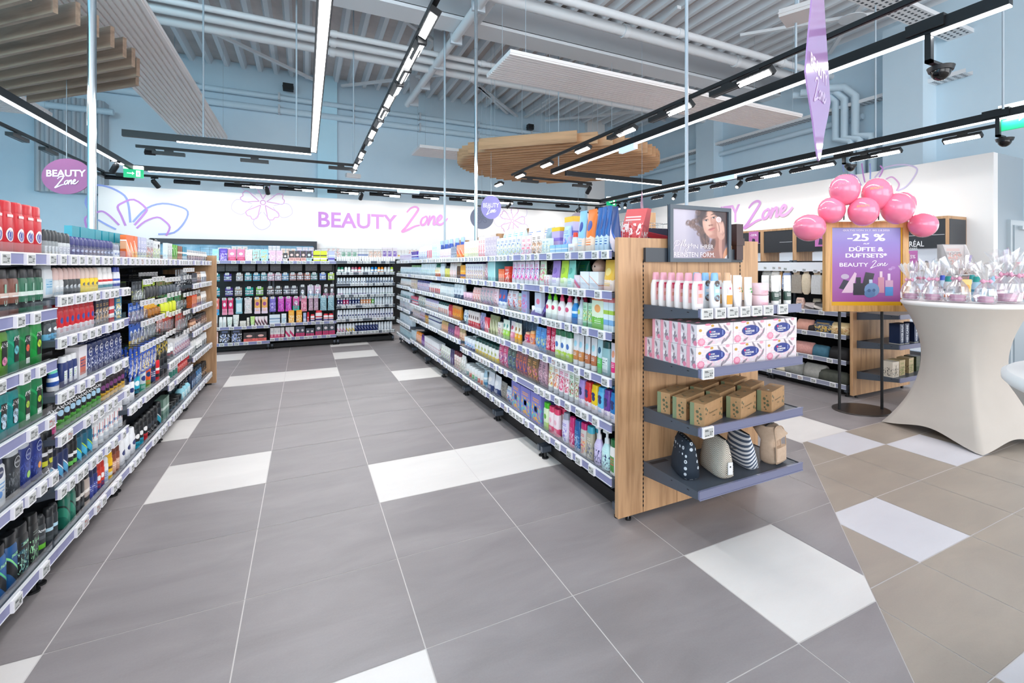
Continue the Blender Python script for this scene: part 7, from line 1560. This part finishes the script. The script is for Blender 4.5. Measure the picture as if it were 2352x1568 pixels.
for k, (px, mm, de) in enumerate(((1998, pack('d9cfc0', 'c8bca8', '3a3a36', 1), 'cream box with small dark lettering on lower shelf'), (2034, wk, 'tan and green leafy cube on lower shelf, left one'), (2080, wk, 'tan and green leafy cube on lower shelf, middle one'), (2102, pack('2e3b24', '4a5a34', '1e2a18', 1), 'dark green cube on lower shelf, right one'))):
    x = (5.10, 5.25, 5.45, 5.62)[k]; q = MB(); q.box(-.055, .055, -.055, .055, 0, .15, mm); q.box(-.056, .056, -.056, .056, .13, .151, mm)
    if k == 0: add_text(q, 'Essence', pack('3a3a36'), lambda u, v: (-v, -.0565, .075 + u), 0, 0, width=.08, height=.02)
    o = q.build('gift_box', None, (x, 2.72 + .02 * k, .275), .05 * k); tag(o, de, 'box')
def soft_bag(px, z, w, d, h, m, label, dy=.03, zipc=None, nm='toiletry_bag'):
    x = min(S.lx(px, dy), -3.06 - w * .53); root = empty(nm, S.w(x, dy + d / 2, z), S.rz + random.uniform(-.12, .12), label, 'bag')
    q = MB(); q.loft([(0, w * .46, d * .42, 4), (.01, w * .5, d * .5, 3.6), (h * .6, w * .5, d * .47, 3), (h * .88, w * .46, d * .34, 2.8), (h, w * .42, d * .12, 2.4)], m, 22); q.build('body', root)
    q = MB(); q.tube([(-w * .42, 0, h), (0, 0, h + .004), (w * .42, 0, h)], .003, zipc or M_black, 5); q.build('zip', root)
gl = lambda c1, c2, s_=25: cloudy('cloth_' + c1, c1, c2, s_, .75)
soft_bag(1845, .635, .22, .12, .12, gl('e0a796', 'd89a88'), 'salmon toiletry bag on the far right shelving')
soft_bag(1861, .635, .08, .09, .07, gl('2a201f', '1c1516'), 'small round black bag beside the salmon one', .02)
soft_bag(1888, .635, .24, .12, .13, pack('2a3f5c', 'd0a850', 'c8b888', 1), 'navy bag with golden oval pattern')
soft_bag(1936, .635, .20, .13, .125, pack('e0c898', 'c8a870', 'b87a50', 1), 'cream floral rolled bag')
soft_bag(1842, .37, .26, .14, .13, gl('d9a29a', 'c98e86', 60), 'fluffy pink bag on the third far shelf')
soft_bag(1880, .37, .20, .13, .12, gl('3f6f85', '356276'), 'petrol blue toiletry bag on the third far shelf', .02)
soft_bag(1935, .37, .22, .15, .125, gl('1b191b', '121113'), 'black boxy toiletry bag on the third far shelf', .02)
soft_bag(1818, .12, .26, .15, .14, gl('9b9c98', '8d8e8a'), 'grey toiletry bag on the lowest far shelf')
soft_bag(1865, .12, .28, .17, .15, gl('a9a8a3', '9a9994'), 'pale grey creased toiletry bag on the lowest far shelf')
soft_bag(1920, .12, .34, .15, .12, gl('484b42', '3c3f38'), 'dark olive wide toiletry bag on the lowest far shelf', .01)
soft_bag(1790, .12, .14, .12, .05, gl('d9cdb8', 'cbbfa8'), 'low cream pouch on the lowest far shelf')
soft_bag(1835, .87, .11, .06, .13, pack('ddb8a8', '3a2a2c', 'f0d8cc', 1), 'pink bag with black straps on the second far shelf', .02)
soft_bag(1857, .87, .15, .10, .08, pack('b8aca8', '6a605e', 'd8d0cc', 4), 'grey striped headband pack on the second far shelf', .02)
soft_bag(1880, .87, .16, .11, .09, pack('3a3634', 'e0d8d0', '8a8078', 4), 'black and white headband pack on the second far shelf', .02)
soft_bag(1874, .87, .10, .05, .12, pack('d8c8b0', 'b8a888', 'f0e8dc', 0), 'cream bath accessory behind the headbands', .18)
def hung(px, w, h, m, label, shape='rect', z=1.30, dy=.03):
    x = S.lx(px, dy); root = empty('bath_accessory', S.w(x, dy, z), S.rz + random.uniform(-.1, .1), label, 'bath accessory')
    q = MB(); q.box(-w * .28, w * .28, -.001, .001, -.05, 0, pack('d8c3a8')); q.build('card', root)
    q = MB()
    if shape == 'oval': q.loft([(-h, w * .2, .012), (-h * .9, w * .42, .02), (-h * .5, w * .5, .028), (-.05, w * .44, .02), (-.035, w * .25, .01)], m, 16)
    elif shape == 'bag': q.loft([(-h, w * .42, .03, 3), (-h * .85, w * .5, .045, 3), (-h * .4, w * .46, .04, 2.6), (-.04, w * .4, .01, 3)], m, 16)
    else: q.loft([(-h, w * .5, .012, 5), (-h * .6, w * .52, .016, 5), (-.04, w * .46, .010, 4)], m, 16)
    q.build('body', root); hk = bpy.data.objects.new('peg_hook', HOOK()); COL.objects.link(hk); hk.parent = root; hk.location = (0, -.02, .006); put_tag(hk, 0, -.002, -.004, w=.05)
hung(1762, .16, .28, gl('aaa8a4', '8c8a86'), 'grey konjac sponge bag hanging under the white strip', 'bag', 1.33)
hung(1782, .14, .26, pack('cfcac4', '8a8580', 'ecebe8', 1), 'clear bag of grey scrunchies with white tag', 'bag', 1.33)
hung(1795, .03, .24, pack('c99a62'), 'narrow wooden brush hanging beside the blue glove', 'rect', 1.33)
hung(1808, .12, .24, pack('8fa0c4', 'dfe4f0', 'c8d0e4', 1), 'blue glove with white dots', 'bag', 1.32)
hung(1830, .14, .25, gl('aaa094', '9c9286', 60), 'taupe linen washing glove', 'rect', 1.30)
hung(1852, .12, .27, gl('e4d4ba', 'd8c6a8', 60), 'cream oval sisal pad', 'oval', 1.31)
hung(1877, .14, .25, gl('d9d9d8', 'cbcbca', 60), 'pale grey linen washing glove', 'rect', 1.30)
hung(1893, .08, .25, gl('c8bba6', 'b8ab96', 60), 'beige washing strap half hidden by the poster stand', 'rect', 1.30)
run(S, 1.36, 1740, 1772, 3, 'bag', .035, ('e0346c', 'f080a8', 'ffffff', None, 1), 'crimson flat pack', 'top of far right shelving', d=.05, dy=.1)
run(S, 1.36, 1773, 1808, 3, 'bag', .03, ('4a3ab0', '8a5ac8', 'ffffff', None, 1), 'violet flat pack', 'top of far right shelving', d=.05, dy=.1)
q = MB(); q.box(-6.0, -3.06, 0, .35, 1.335, 1.36, pack('f2f2f4')); q.box(-6.0, -3.06, -.004, 0, 1.30, 1.40, mat('white_strip', 'eef0f4', .4)); o = q.build('top_shelf', None, (4.95, 0, 0), S.rz); tag(o, 'white top board of the far right shelving', 'shelf')
q = MB(); q.box(5.44, 6.0, 3.04, 6.5, .05, 1.36, M_back); tag(q.build('display_shelving'), 'rear half of the far right shelving', 'shelving')
q = MB()
for k in range(20): q.box(4.99, 4.993, 3.1 + k * .1, 3.104 + k * .1, .9, 1.3, M_black)
for k in range(6): q.box(4.99, 4.993, 3.06, 5.1, .95 + k * .07, .953 + k * .07, M_black)
q.xf(Matrix.Translation((.42, 0, 0))); tag(q.build('wire_grid'), 'black wire grid behind the hanging gloves', 'grid')
# header boards of oak on the shelving farther back
for k, (p0, p1, y0, y1, X, nm) in enumerate(((1452, 1506, 485, 548, 3.6, 'tall oak header box above the red display box'), (1308, 1355, 509, 545, 4.4, 'oak header board below the pale lilac sign'), (1213, 1254, 524, 560, 4.4, 'small oak header board in the middle distance'), (1143, 1182, 536, 572, 4.4, 'small oak header board left of the other far one'), (1095, 1122, 545, 580, 3.6, 'lowest oak header board beside the chrome pole'), (1050, 1078, 551, 585, 3.2, 'farthest oak header board behind blue bottles'), (1370, 1403, 519, 550, 5.2, 'flat oak board between header boxes, partly hidden'))):
    P0 = onx(p0, y0, X); Y = P0[1]; P1 = ony(p1, y0, Y); q = MB(); q.box(P0[0], P1[0], Y, Y + .12, 1.0, P0[2], M_oakp); q.box(P0[0] + .05, P1[0] - .05, Y + .02, Y + .1, 0, 1.0, M_back); tag(q.build('header_board'), nm, 'board')
# ============================================================ WALL CABINETS ON THE RIGHT
M_cab = mat('cabinet_dark', '2b2f35', .35); M_lit = mat('cabinet_backlight', 'e8f0fa', .5, emit='dfeaf8', es=.55)
CX0 = 7.6; ZT = 2.03
for k, (y0, y1, nm) in enumerate(((3.32, 4.45, 'oak framed makeup cabinet with lettered header at right'), (4.45, 5.62, 'second oak framed cabinet behind the balloons'), (5.62, 6.30, 'third oak framed cabinet, narrow'), (6.30, 7.30, 'fourth oak framed cabinet, partly behind the portrait poster'))):
    root = empty('wall_cabinet', (CX0, y0, 0), 0, nm, 'cabinet'); L = y1 - y0
    q = MB(); q.box(0, .48, 0, .035, 0, ZT, M_oakp); q.box(0, .48, L - .035, L, 0, ZT, M_oakp); q.box(0, .48, .035, L - .035, ZT - .035, ZT, M_oakp); q.build('frame', root)
    q = MB(); q.box(.01, .04, .035, L - .035, 1.60, ZT - .035, M_cab); q.box(.008, .01, .05, L * .45, 1.78, 1.785, pack('e8eaee')); q.build('header', root)
    q = MB(); q.box(.44, .47, .035, L - .035, .1, 1.6, M_lit); q.build('backlight', root)
    for z_ in (.3, .62, .95, 1.30): q = MB(); q.box(.06, .44, .035, L - .035, z_ - .02, z_, pack('e6e8ec')); q.build('shelf', root)
    if k == 0:
        q = MB(); q.box(.02, .46, -.004, 0, 0.0, ZT - .04, M_cab); q.build('side_panel', root)
        u0, u1 = -wr(0, 0)[0] * 0, 0
        yy = lambda px: onx(px, 570, CX0)[1]
        q = MB(); at = lambda u, v: (.004, -u - y0, v); za = onx(2102, 560, CX0)[2]; w_ = yy(2066) - yy(2122)
        add_text(q, "L'ORÉAL", pack('eef0f2'), at, -(yy(2066) + yy(2122)) / 2, za, width=w_, height=.075, bold=.01); add_text(q, 'PARIS', pack('eef0f2'), at, -yy(2098), za - .065, height=.028); q.build('lettering', root)
        q = MB(); q.build('x', root) if False else None
    for z_ in (1.30, .95):
        for j in range(9 if k == 0 else 6):
            yq = .1 + j * (L - .2) / (8 if k == 0 else 5); P = (CX0 + .16, y0 + yq, z_); res = product('gel', .05, .13, (('c69a70', 'e8d0b0', 'f4ece0', '2a2220', 0) if z_ > 1 else ('d8c0dc', '6a5a9a', 'f0e8f4', 'e8e8ec', 1)) if k == 0 else ('c8b8d0', 'd86a8a', 'f0f0f4', 'e8e8ec', 1), None)
            put('gel', res, P, rot(-90), f'{"amber foundation" if z_ > 1 else "lilac"} bottle in the {("first", "second", "third", "fourth")[k]} wall cabinet, {ORD[j]} from right', f'{"upper" if z_ > 1 else "lower"} bottles in the {("first", "second", "third", "fourth")[k]} wall cabinet')
def leaf_sign(px, py, w, h, Xp, label):
    P = onx(px, py, Xp); q = MB(); q.box(-.004, .004, -w / 2, w / 2, -h / 2, h / 2, pack('c070b0')); at = lambda u, v: (-.0055, -u, v); add_text(q, '-25%', pack('f4e8f4'), at, 0, h * .22, width=w * .7, height=h * .16, bold=.02); q.poly([at(-w * .2, -h * .4), at(w * .2, -h * .4), at(w * .15, -h * .1), at(-w * .1, -h * .05)], pack('3a3550'))
    tag(q.build('promotion_card', None, tuple(P)), label, 'sign')
leaf_sign(2093, 600, .16, .30, 7.594, 'small magenta promotion card left of the makeup bottles')
leaf_sign(1731, 546, .22, .24, 7.594, 'small magenta promotion card on the far cabinets')
leaf_sign(1885, 545, .2, .3, 7.594, 'promotion card with figure between balloon and poster stand')
# white slanted cardboard display
P = at_depth(2212, 620, 6.0); root = empty('floor_display', (P.x, P.y, 0), rot(-22), 'white slanted cardboard floor display near the wall', 'display')
zt = CAM_H + (609 - 560) / F_PX * 6.0; m_cd = pack('eceaec'); q = MB()
q.box(-.16, .16, -.02, .20, 0, 1.30, m_cd); q.box(-.16, .16, .14, .20, 1.3, zt, m_cd)
for xx in (-.16, .155): q.add([(xx, -.02, 1.3), (xx, .20, 1.3), (xx, .2, zt), (xx, .12, zt), (xx + .005, -.02, 1.3), (xx + .005, .20, 1.3), (xx + .005, .2, zt), (xx + .005, .12, zt)], [(0, 1, 2, 3), (7, 6, 5, 4), (0, 3, 7, 4), (3, 2, 6, 7)], m_cd); q.build('body', root)
q = MB(); q.box(-.15, .15, .137, .14, 1.36, zt - .01, pack('cfc8c8', 'd8a8a0', 'b8a8a4', 1)) ; q.build('header_print', root)
q = MB(); add_text(q, 'BLOOM', pack('8a8488'), lambda u, v: (u, .136, v), 0, 1.52, width=.2, height=.035); q.build('lettering', root)
for j, z_ in enumerate((1.30, 1.20, 1.08)): q = MB(); q.box(-.15, .15, -.10, -.02, z_ - .05, z_ - .045, M_chrome); q.loft([(z_ - .045, .12, .03, 3), (z_ + .03, .11, .02, 3)], pack('7a5a4c', 'b89a8a', '4a3a34', 1), 12, 0, -.06); q.build('basket', root)
# ============================================================ POSTER STAND WITH BALLOONS
DE = 4.55; kk = DE / F_PX
Pc = at_depth(1988, 612, DE); root = empty('poster_stand', (Pc.x, Pc.y, 0), -YAW, 'gold framed purple poster stand on two black poles', 'poster stand')
zc = Pc.z; FW_, FH_ = 190 * kk, 205 * kk; gold = wood('gold_oak', 'cfa066', 'b48648', .8, 'Z', .4); gin = pack('dba514')
q = MB(); bb = .055
for (a1, a2, c1, c2) in ((-FW_ / 2, -FW_ / 2 + bb, -FH_ / 2, FH_ / 2), (FW_ / 2 - bb, FW_ / 2, -FH_ / 2, FH_ / 2), (-FW_ / 2 + bb, FW_ / 2 - bb, -FH_ / 2, -FH_ / 2 + bb), (-FW_ / 2 + bb, FW_ / 2 - bb, FH_ / 2 - bb, FH_ / 2)): q.box(a1, a2, -.025, .03, zc + c1, zc + c2, gold)
for (a1, a2, c1, c2) in ((-FW_ / 2 + bb, -FW_ / 2 + bb + .012, -FH_ / 2 + bb, FH_ / 2 - bb), (FW_ / 2 - bb - .012, FW_ / 2 - bb, -FH_ / 2 + bb, FH_ / 2 - bb), (-FW_ / 2 + bb, FW_ / 2 - bb, -FH_ / 2 + bb, -FH_ / 2 + bb + .035)): q.box(a1, a2, -.015, .0, zc + c1, zc + c2, gin)
q.build('frame', root)
def vgrad(name, stops, lo, hi):
    m = mat(name, 'ffffff', .35); t = NT(m); tc = t.new('ShaderNodeTexCoord'); sp = t.new('ShaderNodeSeparateXYZ'); t.ln(tc.outputs['Object'], sp.inputs[0]); mr = t.new('ShaderNodeMapRange'); mr.inputs[1].default_value = lo; mr.inputs[2].default_value = hi; t.ln(sp.outputs[2], mr.inputs[0])
    t.ln(t.ramp(mr.outputs[0], [(p_, hx(c)) for p_, c in stops]), t.b.inputs['Base Color']); return m
IW, IH = FW_ / 2 - bb - .012, FH_ / 2 - bb; zb0 = zc - IH + .035
q = MB(); q.quad((-IW, -.010, zb0), (IW, -.010, zb0), (IW, -.010, zc + IH), (-IW, -.010, zc + IH), vgrad('poster_purple', [(0, '9c4d94'), (.45, '9658a8'), (.8, '8a78c4'), (1, '9a9ad8')], zb0, zc + IH)); q.build('print', root)
q = MB(); wt = pack('f1ecf6'); HH = zc + IH - zb0; at = lambda u, v: (u * IW, -.0115, zb0 + v * HH)
def tx(s_, cx, cv_, w, h, bold=.03):
    for e_ in ((-1, 1) if bold > .02 else (0,)): add_text(q, s_, wt, lambda u, v: (u, -.0115 - .0001 * e_, v), cx * IW + e_ * bold * h * HH * 1.1, zb0 + cv_ * HH, width=w * IW * 2, height=h * HH, bold=.012)
tx('GÜLTIG VON 31.7. BIS 2.8.2025', 0, .965, .68, .022, .02); tx('-25 %', 0, .87, .54, .095, .06); tx('AUF', 0, .785, .09, .02); tx('DÜFTE &', 0, .71, .50, .055, .05); tx('DUFTSETS*', .0, .625, .60, .055, .05); tx('BEAUTY', -.36, .50, .42, .05, .02)
zone(q, wt, lambda u, v: (u, -.0118, v), .10 * IW, zb0 + .455 * HH, .52 * IW, .10 * HH, .006); q.build('lettering', root)
q = MB()
def pg(pts, c, off=0): q.poly([(u * IW, -.0113 - off, zb0 + v * HH) for u, v in pts], pack(c))
def el(cx, cy, rx, ry, c, off=0, n=20): pg([(cx + rx * math.cos(2 * math.pi * i / n), cy + ry * math.sin(2 * math.pi * i / n)) for i in range(n)], c, off)
pg([(-.80, .18), (-.62, .16), (-.50, .28), (-.66, .30)], '2c2c3c'); pg([(-.72, .12), (-.40, .12), (-.28, .38), (-.34, .40)], 'd8b8cc', .0004); el(-.62, .34, .12, .035, 'b8a8c0', .0002)
pg([(-.38, .09), (-.04, .09), (-.04, .25), (-.16, .25), (-.16, .33), (-.30, .33), (-.30, .25), (-.38, .25)], '26252f', .0006); pg([(-.12, .22), (.14, .20), (.24, .38), (-.02, .40)], '2a2933', .0002)
el(.16, .16, .22, .095, '6a8cb4', .0010); el(.10, .11, .16, .055, '5478a4', .0011); pg([(.08, .25), (.18, .25), (.18, .30), (.08, .30)], 'b8c4d8', .0008); el(.08, .15, .05, .022, '3c5a84', .0012); el(.22, .155, .045, .022, '3c5a84', .0012)
pg([(.34, .12), (.52, .12), (.52, .33), (.34, .33)], 'c88a9c', .0004); pg([(.39, .33), (.47, .33), (.47, .41), (.39, .41)], 'e0c8d4', .0004)
pg([(.55, .08), (.78, .08), (.78, .20), (.55, .20)], '3c88c8', .0006); pg([(.55, .20), (.78, .20), (.78, .29), (.55, .29)], 'c89ab8', .0006); pg([(.62, .29), (.70, .29), (.70, .38), (.62, .38)], 'e4d4e4', .0006)
el(.78, .46, .07, .02, 'a878b8', .0002); el(.70, .44, .06, .016, 'b088c0', .0003); q.build('picture', root)
Pf = Vector(onz(1972, 940, 0)); M_ = Matrix.Rotation(YAW, 3, 'Z'); lf = M_ @ (Pf - Vector((Pc.x, Pc.y, 0)))
for px in (1931, 2029):
    xx = (px - 1988) * kk; q = MB(); q.cyl((xx, .02), .013, .012, zc - FH_ / 2 + .02, M_black, 12); q.build('pole', root)
q = MB(); n = 36; q.loft([(0, .255, .21, 2), (.010, .255, .21, 2), (.012, .245, .20, 2)], mat('dark_bronze', '3a322e', .3), 36, -.02, .03); q.build('base', root)
bal = mat('balloon_pink', 'fb84a4', .14); bn = bal.node_tree.nodes['Principled BSDF']; bn.inputs['Coat Weight'].default_value = .6; 
BAL = [(1940, 436, 37, 36, 0, 'top left one, with faint print'), (2014, 446, 37.5, 37, 0, 'top right one, with yellow print'), (1910, 483, 33, 30, .04, 'in the second row, left one'), (1983, 486, 38, 33, -.06, 'in the lower middle, with yellow print'), (2061, 479, 41, 36, -.05, 'in the second row, right one'), (2074, 470, 32, 29, .14, 'hidden behind the right one of the second row'), (2120, 517, 37, 28, .02, 'outermost at the right'), (1859, 523, 39, 31, 0, 'outermost at the left')]
for k, (px, py, rx, ry, dd, nm) in enumerate(BAL):
    D_ = 4.42 + dd; kb = D_ / F_PX; th = math.atan((px - CXP) / F_PX); P = at_depth(px, py, D_); R_ = rx * kb * math.cos(th); root = empty('balloon', P, 0, f'pink balloon over the poster stand, {nm}', 'balloon', 'pink balloons over the poster stand')
    q = MB(); q.ball((0, 0, 0), R_, R_, ry * kb * 1.0, bal, 28, 18, .04); q.build('skin', root)
    q = MB(); dr = Vector((-P.x, -P.y, CAM_H - P.z)).normalized(); kn = dr * (R_ * 1.0) + Vector((.02, 0, -.01)); q.ball(tuple(kn), .005, .005, .005, pack('a83a5c'), 8, 6); q.build('knot', root)
    if k in (0, 1, 3):
        q = MB(); ink = pack('f2b078' if k else 'f79ab2'); u_ = Vector((dr.y * -1, dr.x, 0)).normalized() * -1; w2 = u_.cross(dr) * -1
        def ab(u, v, dr=dr, u_=u_, w2=w2, R_=R_): d_ = (dr + u_ * (-u / R_) * -1 * -1 + Vector((0, 0, 1)) * (v / R_)).normalized(); return tuple(Vector((d_.x * R_, d_.y * R_, d_.z * ry * kb)) * 1.012)
        add_text(q, 'BEAUTY', ink, ab, 0, .055, width=.11, height=.022, bold=.02); q.build('print', root)
q = MB(); q.tube(smooth_pts([tuple(at_depth(p_[0], p_[1], 4.56)) for p_ in ((1862, 528), (1905, 500), (1950, 465), (1990, 462), (2040, 470), (2085, 490), (2118, 512))], 4), .006, M_black, 6)
a_, b_ = at_depth(1938, 505, 4.57), at_depth(1940, 470, 4.57); q.tube([a_, b_], .006, M_black, 6); q.tube([at_depth(2018, 505, 4.57), at_depth(2018, 470, 4.57)], .006, M_black, 6)
tag(q.build('balloon_wire'), 'thin black wire carrying the pink balloons', 'wire')
# ============================================================ STANDING TABLES WITH STRETCH COVERS
M_cov = cloudy('stretch_cloth', 'c3bcb4', 'bdb6ae', 2, .8); M_covw = mat('table_top_cloth', 'eceae8', .7)
def table(cx, cy, phi0, label, rt=.415, H_=1.075, rf=.567):
    root = empty('standing_table', (cx, cy, 0), 0, label, 'table'); q = MB(); n, mlev = 96, 26; vs = []
    for j in range(mlev + 1):
        s_ = j / mlev
        for i in range(n):
            ph = 2 * math.pi * i / n; f = ((1 + math.cos(4 * (ph - phi0))) / 2); f3 = f ** 5
            dd_ = ((ph - phi0) % (math.pi / 2)) - math.pi / 4; rb = rf * .7071 / math.cos(dd_) * (1 - .07 * math.cos(dd_ * 2)); zb_ = .07 * math.cos(dd_ * 2) ** 1.2; rm = .115 - .03 * f3
            r_ = (1 - s_) ** 2 * rt + 2 * s_ * (1 - s_) * rm + s_ ** 2 * rb
            z_ = (H_ - .03) * (1 - s_) + zb_ * s_; vs.append((r_ * math.cos(ph), r_ * math.sin(ph), z_ + .004))
    q.add(vs, [(j * n + i, (j + 1) * n + i, (j + 1) * n + (i + 1) % n, j * n + (i + 1) % n) for j in range(mlev) for i in range(n)], M_cov, True); q.build('stretch_cover', root)
    q = MB(); q.loft([(H_ - .034, rt * .99, rt * .99), (H_ - .024, rt + .006, rt + .006), (H_ - .008, rt + .006, rt + .006), (H_, rt - .006, rt - .006)], M_covw, 64); q.build('table_top', root)
    q = MB()
    for k in range(4):
        a_ = phi0 + k * math.pi / 2; q.loft([(0, .03, .03), (.02, .03, .03)], M_cov, 12, (rf - .035) * math.cos(a_), (rf - .035) * math.sin(a_))
    for k in range(4): pass
    q.build('foot_caps', root) if False else None
    return root
TC = (4.765, 1.98); table(TC[0], TC[1], math.atan2(1.671 - TC[1], 4.288 - TC[0]), 'white round standing table in a stretch cover, gift bags on top')
PL = at_depth(2305, 862, 1114 * (CAM_H - 1.06) / (862 - 609)); dv = Vector((PL.x, PL.y, 0)).normalized(); pr_ = Vector((dv.y, -dv.x, 0)); T2 = PL + pr_ * .415 + dv * .05
table(T2.x, T2.y, .6, 'second white standing table cut off by the right edge')
# ---- gifts
M_cel = clear('cellophane', (.985, .985, .99), .14, .08, .5, .07); M_rib = mat('pink_ribbon', 'e9a9c4', .4); M_puck = mat('pink_macaron', 'dba0c2', .5); M_puck2 = mat('pink_macaron_cream', 'e8c4d8', .5)
def gift(P, label, s=1.0, seed=0, inside=True):
    s *= 1.27
    root = empty('gift_bag', P, seed * 1.3, label, 'gift bag', None); rs = random.Random(seed); q = MB(); n = 22
    prof = [(0, .042), (.01, .052), (.05, .056), (.09, .046), (.125, .020), (.135, .012), (.15, .022), (.19, .042), (.235, .06)]
    vs = []
    for j, (z_, r_) in enumerate(prof):
        for i in range(n):
            a_ = 2 * math.pi * i / n; wob = 1 + (rs.uniform(-.16, .16) if j > 4 else rs.uniform(-.05, .05)) + (.35 * math.sin(a_ * 5 + seed) if j >= 7 else 0)
            vs.append((r_ * wob * math.cos(a_) * s, r_ * wob * math.sin(a_) * s, (z_ + (rs.uniform(-.02, .03) if j == 8 else 0)) * s))
    q.add(vs, [(j * n + i, j * n + (i + 1) % n, (j + 1) * n + (i + 1) % n, (j + 1) * n + i) for j in range(len(prof) - 1) for i in range(n)], M_cel, False); q.build('cellophane', root)
    q = MB(); q.loft([(.128 * s, .016 * s, .016 * s), (.138 * s, .017 * s, .017 * s)], M_rib, 12)
    for a_ in (0, 2.2, 4.1): q.loft([(.12 * s, .002, .002), (.132 * s, .016 * s, .010 * s), (.146 * s, .002, .002)], M_rib, 8, .022 * s * math.cos(a_), .022 * s * math.sin(a_))
    q.build('ribbon', root)
    if inside:
        q = MB(); q.loft([(.006 * s, .030 * s, .030 * s), (.010 * s, .038 * s, .038 * s), (.020 * s, .037 * s, .037 * s)], M_puck, 20); q.cyl((0, 0), .034 * s, .020 * s, .026 * s, M_puck2, 20); q.loft([(.026 * s, .037 * s, .037 * s), (.036 * s, .038 * s, .038 * s), (.042 * s, .030 * s, .030 * s)], M_puck, 20)
        q.build('macaron', root)
    return root
for k, (px, py, s_, nm) in enumerate(((2091, 688, 1.0, 'leftmost at the front'), (2114, 679, 1.0, 'second from left, set back'), (2142, 691, 1.05, 'third from left'), (2199, 694, 1.1, 'in front of the yellow pack'), (2264, 697, 1.0, 'before the right water bottles'), (2312, 695, 1.3, 'big one at the right'), (2338, 688, 1.2, 'rightmost of all'), (2163, 681, .95, 'hidden behind the orange water bottle'), (2235, 679, 1.0, 'farther back in the middle'), (2290, 680, 1.05, 'behind the big one at the right'))):
    gift(Vector(onz(px, py, 1.077)), f'cellophane gift bag with pink macaron on the table, {nm}', s_, k)
for k, (px, py, h, w, base, cap, nm) in enumerate(((2178, 690, .20, .066, ('dfe4e6', 'e88a50', '8a9aa0'), '1f9a98', 'white and orange water bottle with teal cap'), (2165, 683, .20, .06, ('b8cfe0', 'dfe8f0', '5a80b0'), '3a5ac0', 'clear water bottle with blue cap'), (2243, 692, .20, .068, ('a8cce0', 'dff0f4', '4a90b0'), '1fa098', 'clear water bottle with teal cap, front one'), (2233, 684, .205, .062, ('a0c8dc', 'd8ecf4', '4a90b0'), '2a9a98', 'clear water bottle with teal cap, rear one'), (2278, 688, .20, .062, ('a8c8d8', '8fd0d4', '3a78a8'), '8ab8d0', 'pale blue bottle inside the bags at right'))):
    P = Vector(onz(px, py, 1.077)); res = product('bot', w, h, (base[0], base[1], base[2], cap, 3), w * .9); put('bot', res, P, -.6, nm + ' on the standing table', None, 'water_bottle')
P = Vector(onz(2220, 687, 1.077)); res = product('pouch', .08, .17, ('f0c878', 'f4f0e8', 'e8a030', None, 2), .04); put('pouch', res, P, -.7, 'yellow and white snack pouch among the gift bags', None)
P = Vector(onz(2088, 679, 1.077)); res = product('gel', .035, .17, ('e8d0a8', 'f0e090', 'ffffff', 'f0c818', 1), .03); put('gel', res, P, 0, 'slim pale bottle with yellow cap at the left of table', None)
P = Vector((T2.x, T2.y, 1.077)) - pr_ * .27 + dv * .02; gift(P, 'cellophane gift bag on the second table at the right edge', .95, 5)
# ============================================================ FAR BACK WALL: SHELF AND FRAMED PICTURE
a_, b_ = ony(440, 550, 11.85), ony(728, 550, 11.85); zf = ony(600, 552, 11.85)[2]
root = empty('framed_picture', (0, 11.85, 0), 0, 'long dark frame with blue picture on the back wall', 'picture')
q = MB(); q.box(a_[0] - .6, b_[0], -.05, .12, zf - .1, zf, M_dark); q.box(b_[0] - .07, b_[0], -.05, .12, 1.35, zf - .1, M_dark); q.box(a_[0] - .6, a_[0] - .5, -.05, .12, 1.35, zf - .1, M_dark); q.build('frame', root)
q = MB(); q.quad((a_[0] - .5, .02, 1.35), (b_[0] - .07, .02, 1.35), (b_[0] - .07, .02, zf - .1), (a_[0] - .5, .02, zf - .1), cloudy('blue_picture', 'a9d2e6', '5f9fc4', 3, .4)); q.build('picture_panel', root)
q = MB(); q.box(-2.9, 3.2, 11.35, 11.75, 1.50, 1.54, pack('e8eaee')); q.box(-2.9, 3.2, 11.7, 11.75, .0, 1.5, M_back); tag(q.build('wall_shelf'), 'long white wall shelf behind the back shelving', 'shelf')
cl = [('f0ece8', 'e8b848', 'white box with yellow mark'), ('f2f0ee', 'd86a5a', 'white box with red mark'), ('eef0ee', '8ab8a0', 'white box with green mark'), ('f0eef0', '7a90c8', 'white box with blue mark'), ('f4e8e0', 'e89050', 'white box with orange mark'), ('efe6ee', '8a6ac0', 'white box with violet mark')]
x = -1.5; k = 0
while x < 3.1:
    c1, c2, de = cl[k % 6]; n_ = 3; w_ = .07 + .02 * (k % 3); res = product('box', round(w_ * .9, 3), (.17, .2, .15, .22)[k % 4], (c1, c2, 'f6f6f6', None, (3, 1, 0)[k % 3]), .05)
    for j in range(n_): put('box', res, (x + w_ * (j + .5), 11.42, 1.54), 0, f'{de}, wall shelf group {ORD[k] if k < 20 else "last"} from left, {("left", "middle", "right")[j]}', f'{de}es, wall shelf group {ORD[k] if k < 20 else "last"} from left', 'packaged_box')  # ordinary small printed cartons, contents not known
    x += w_ * n_ + .01; k += 1
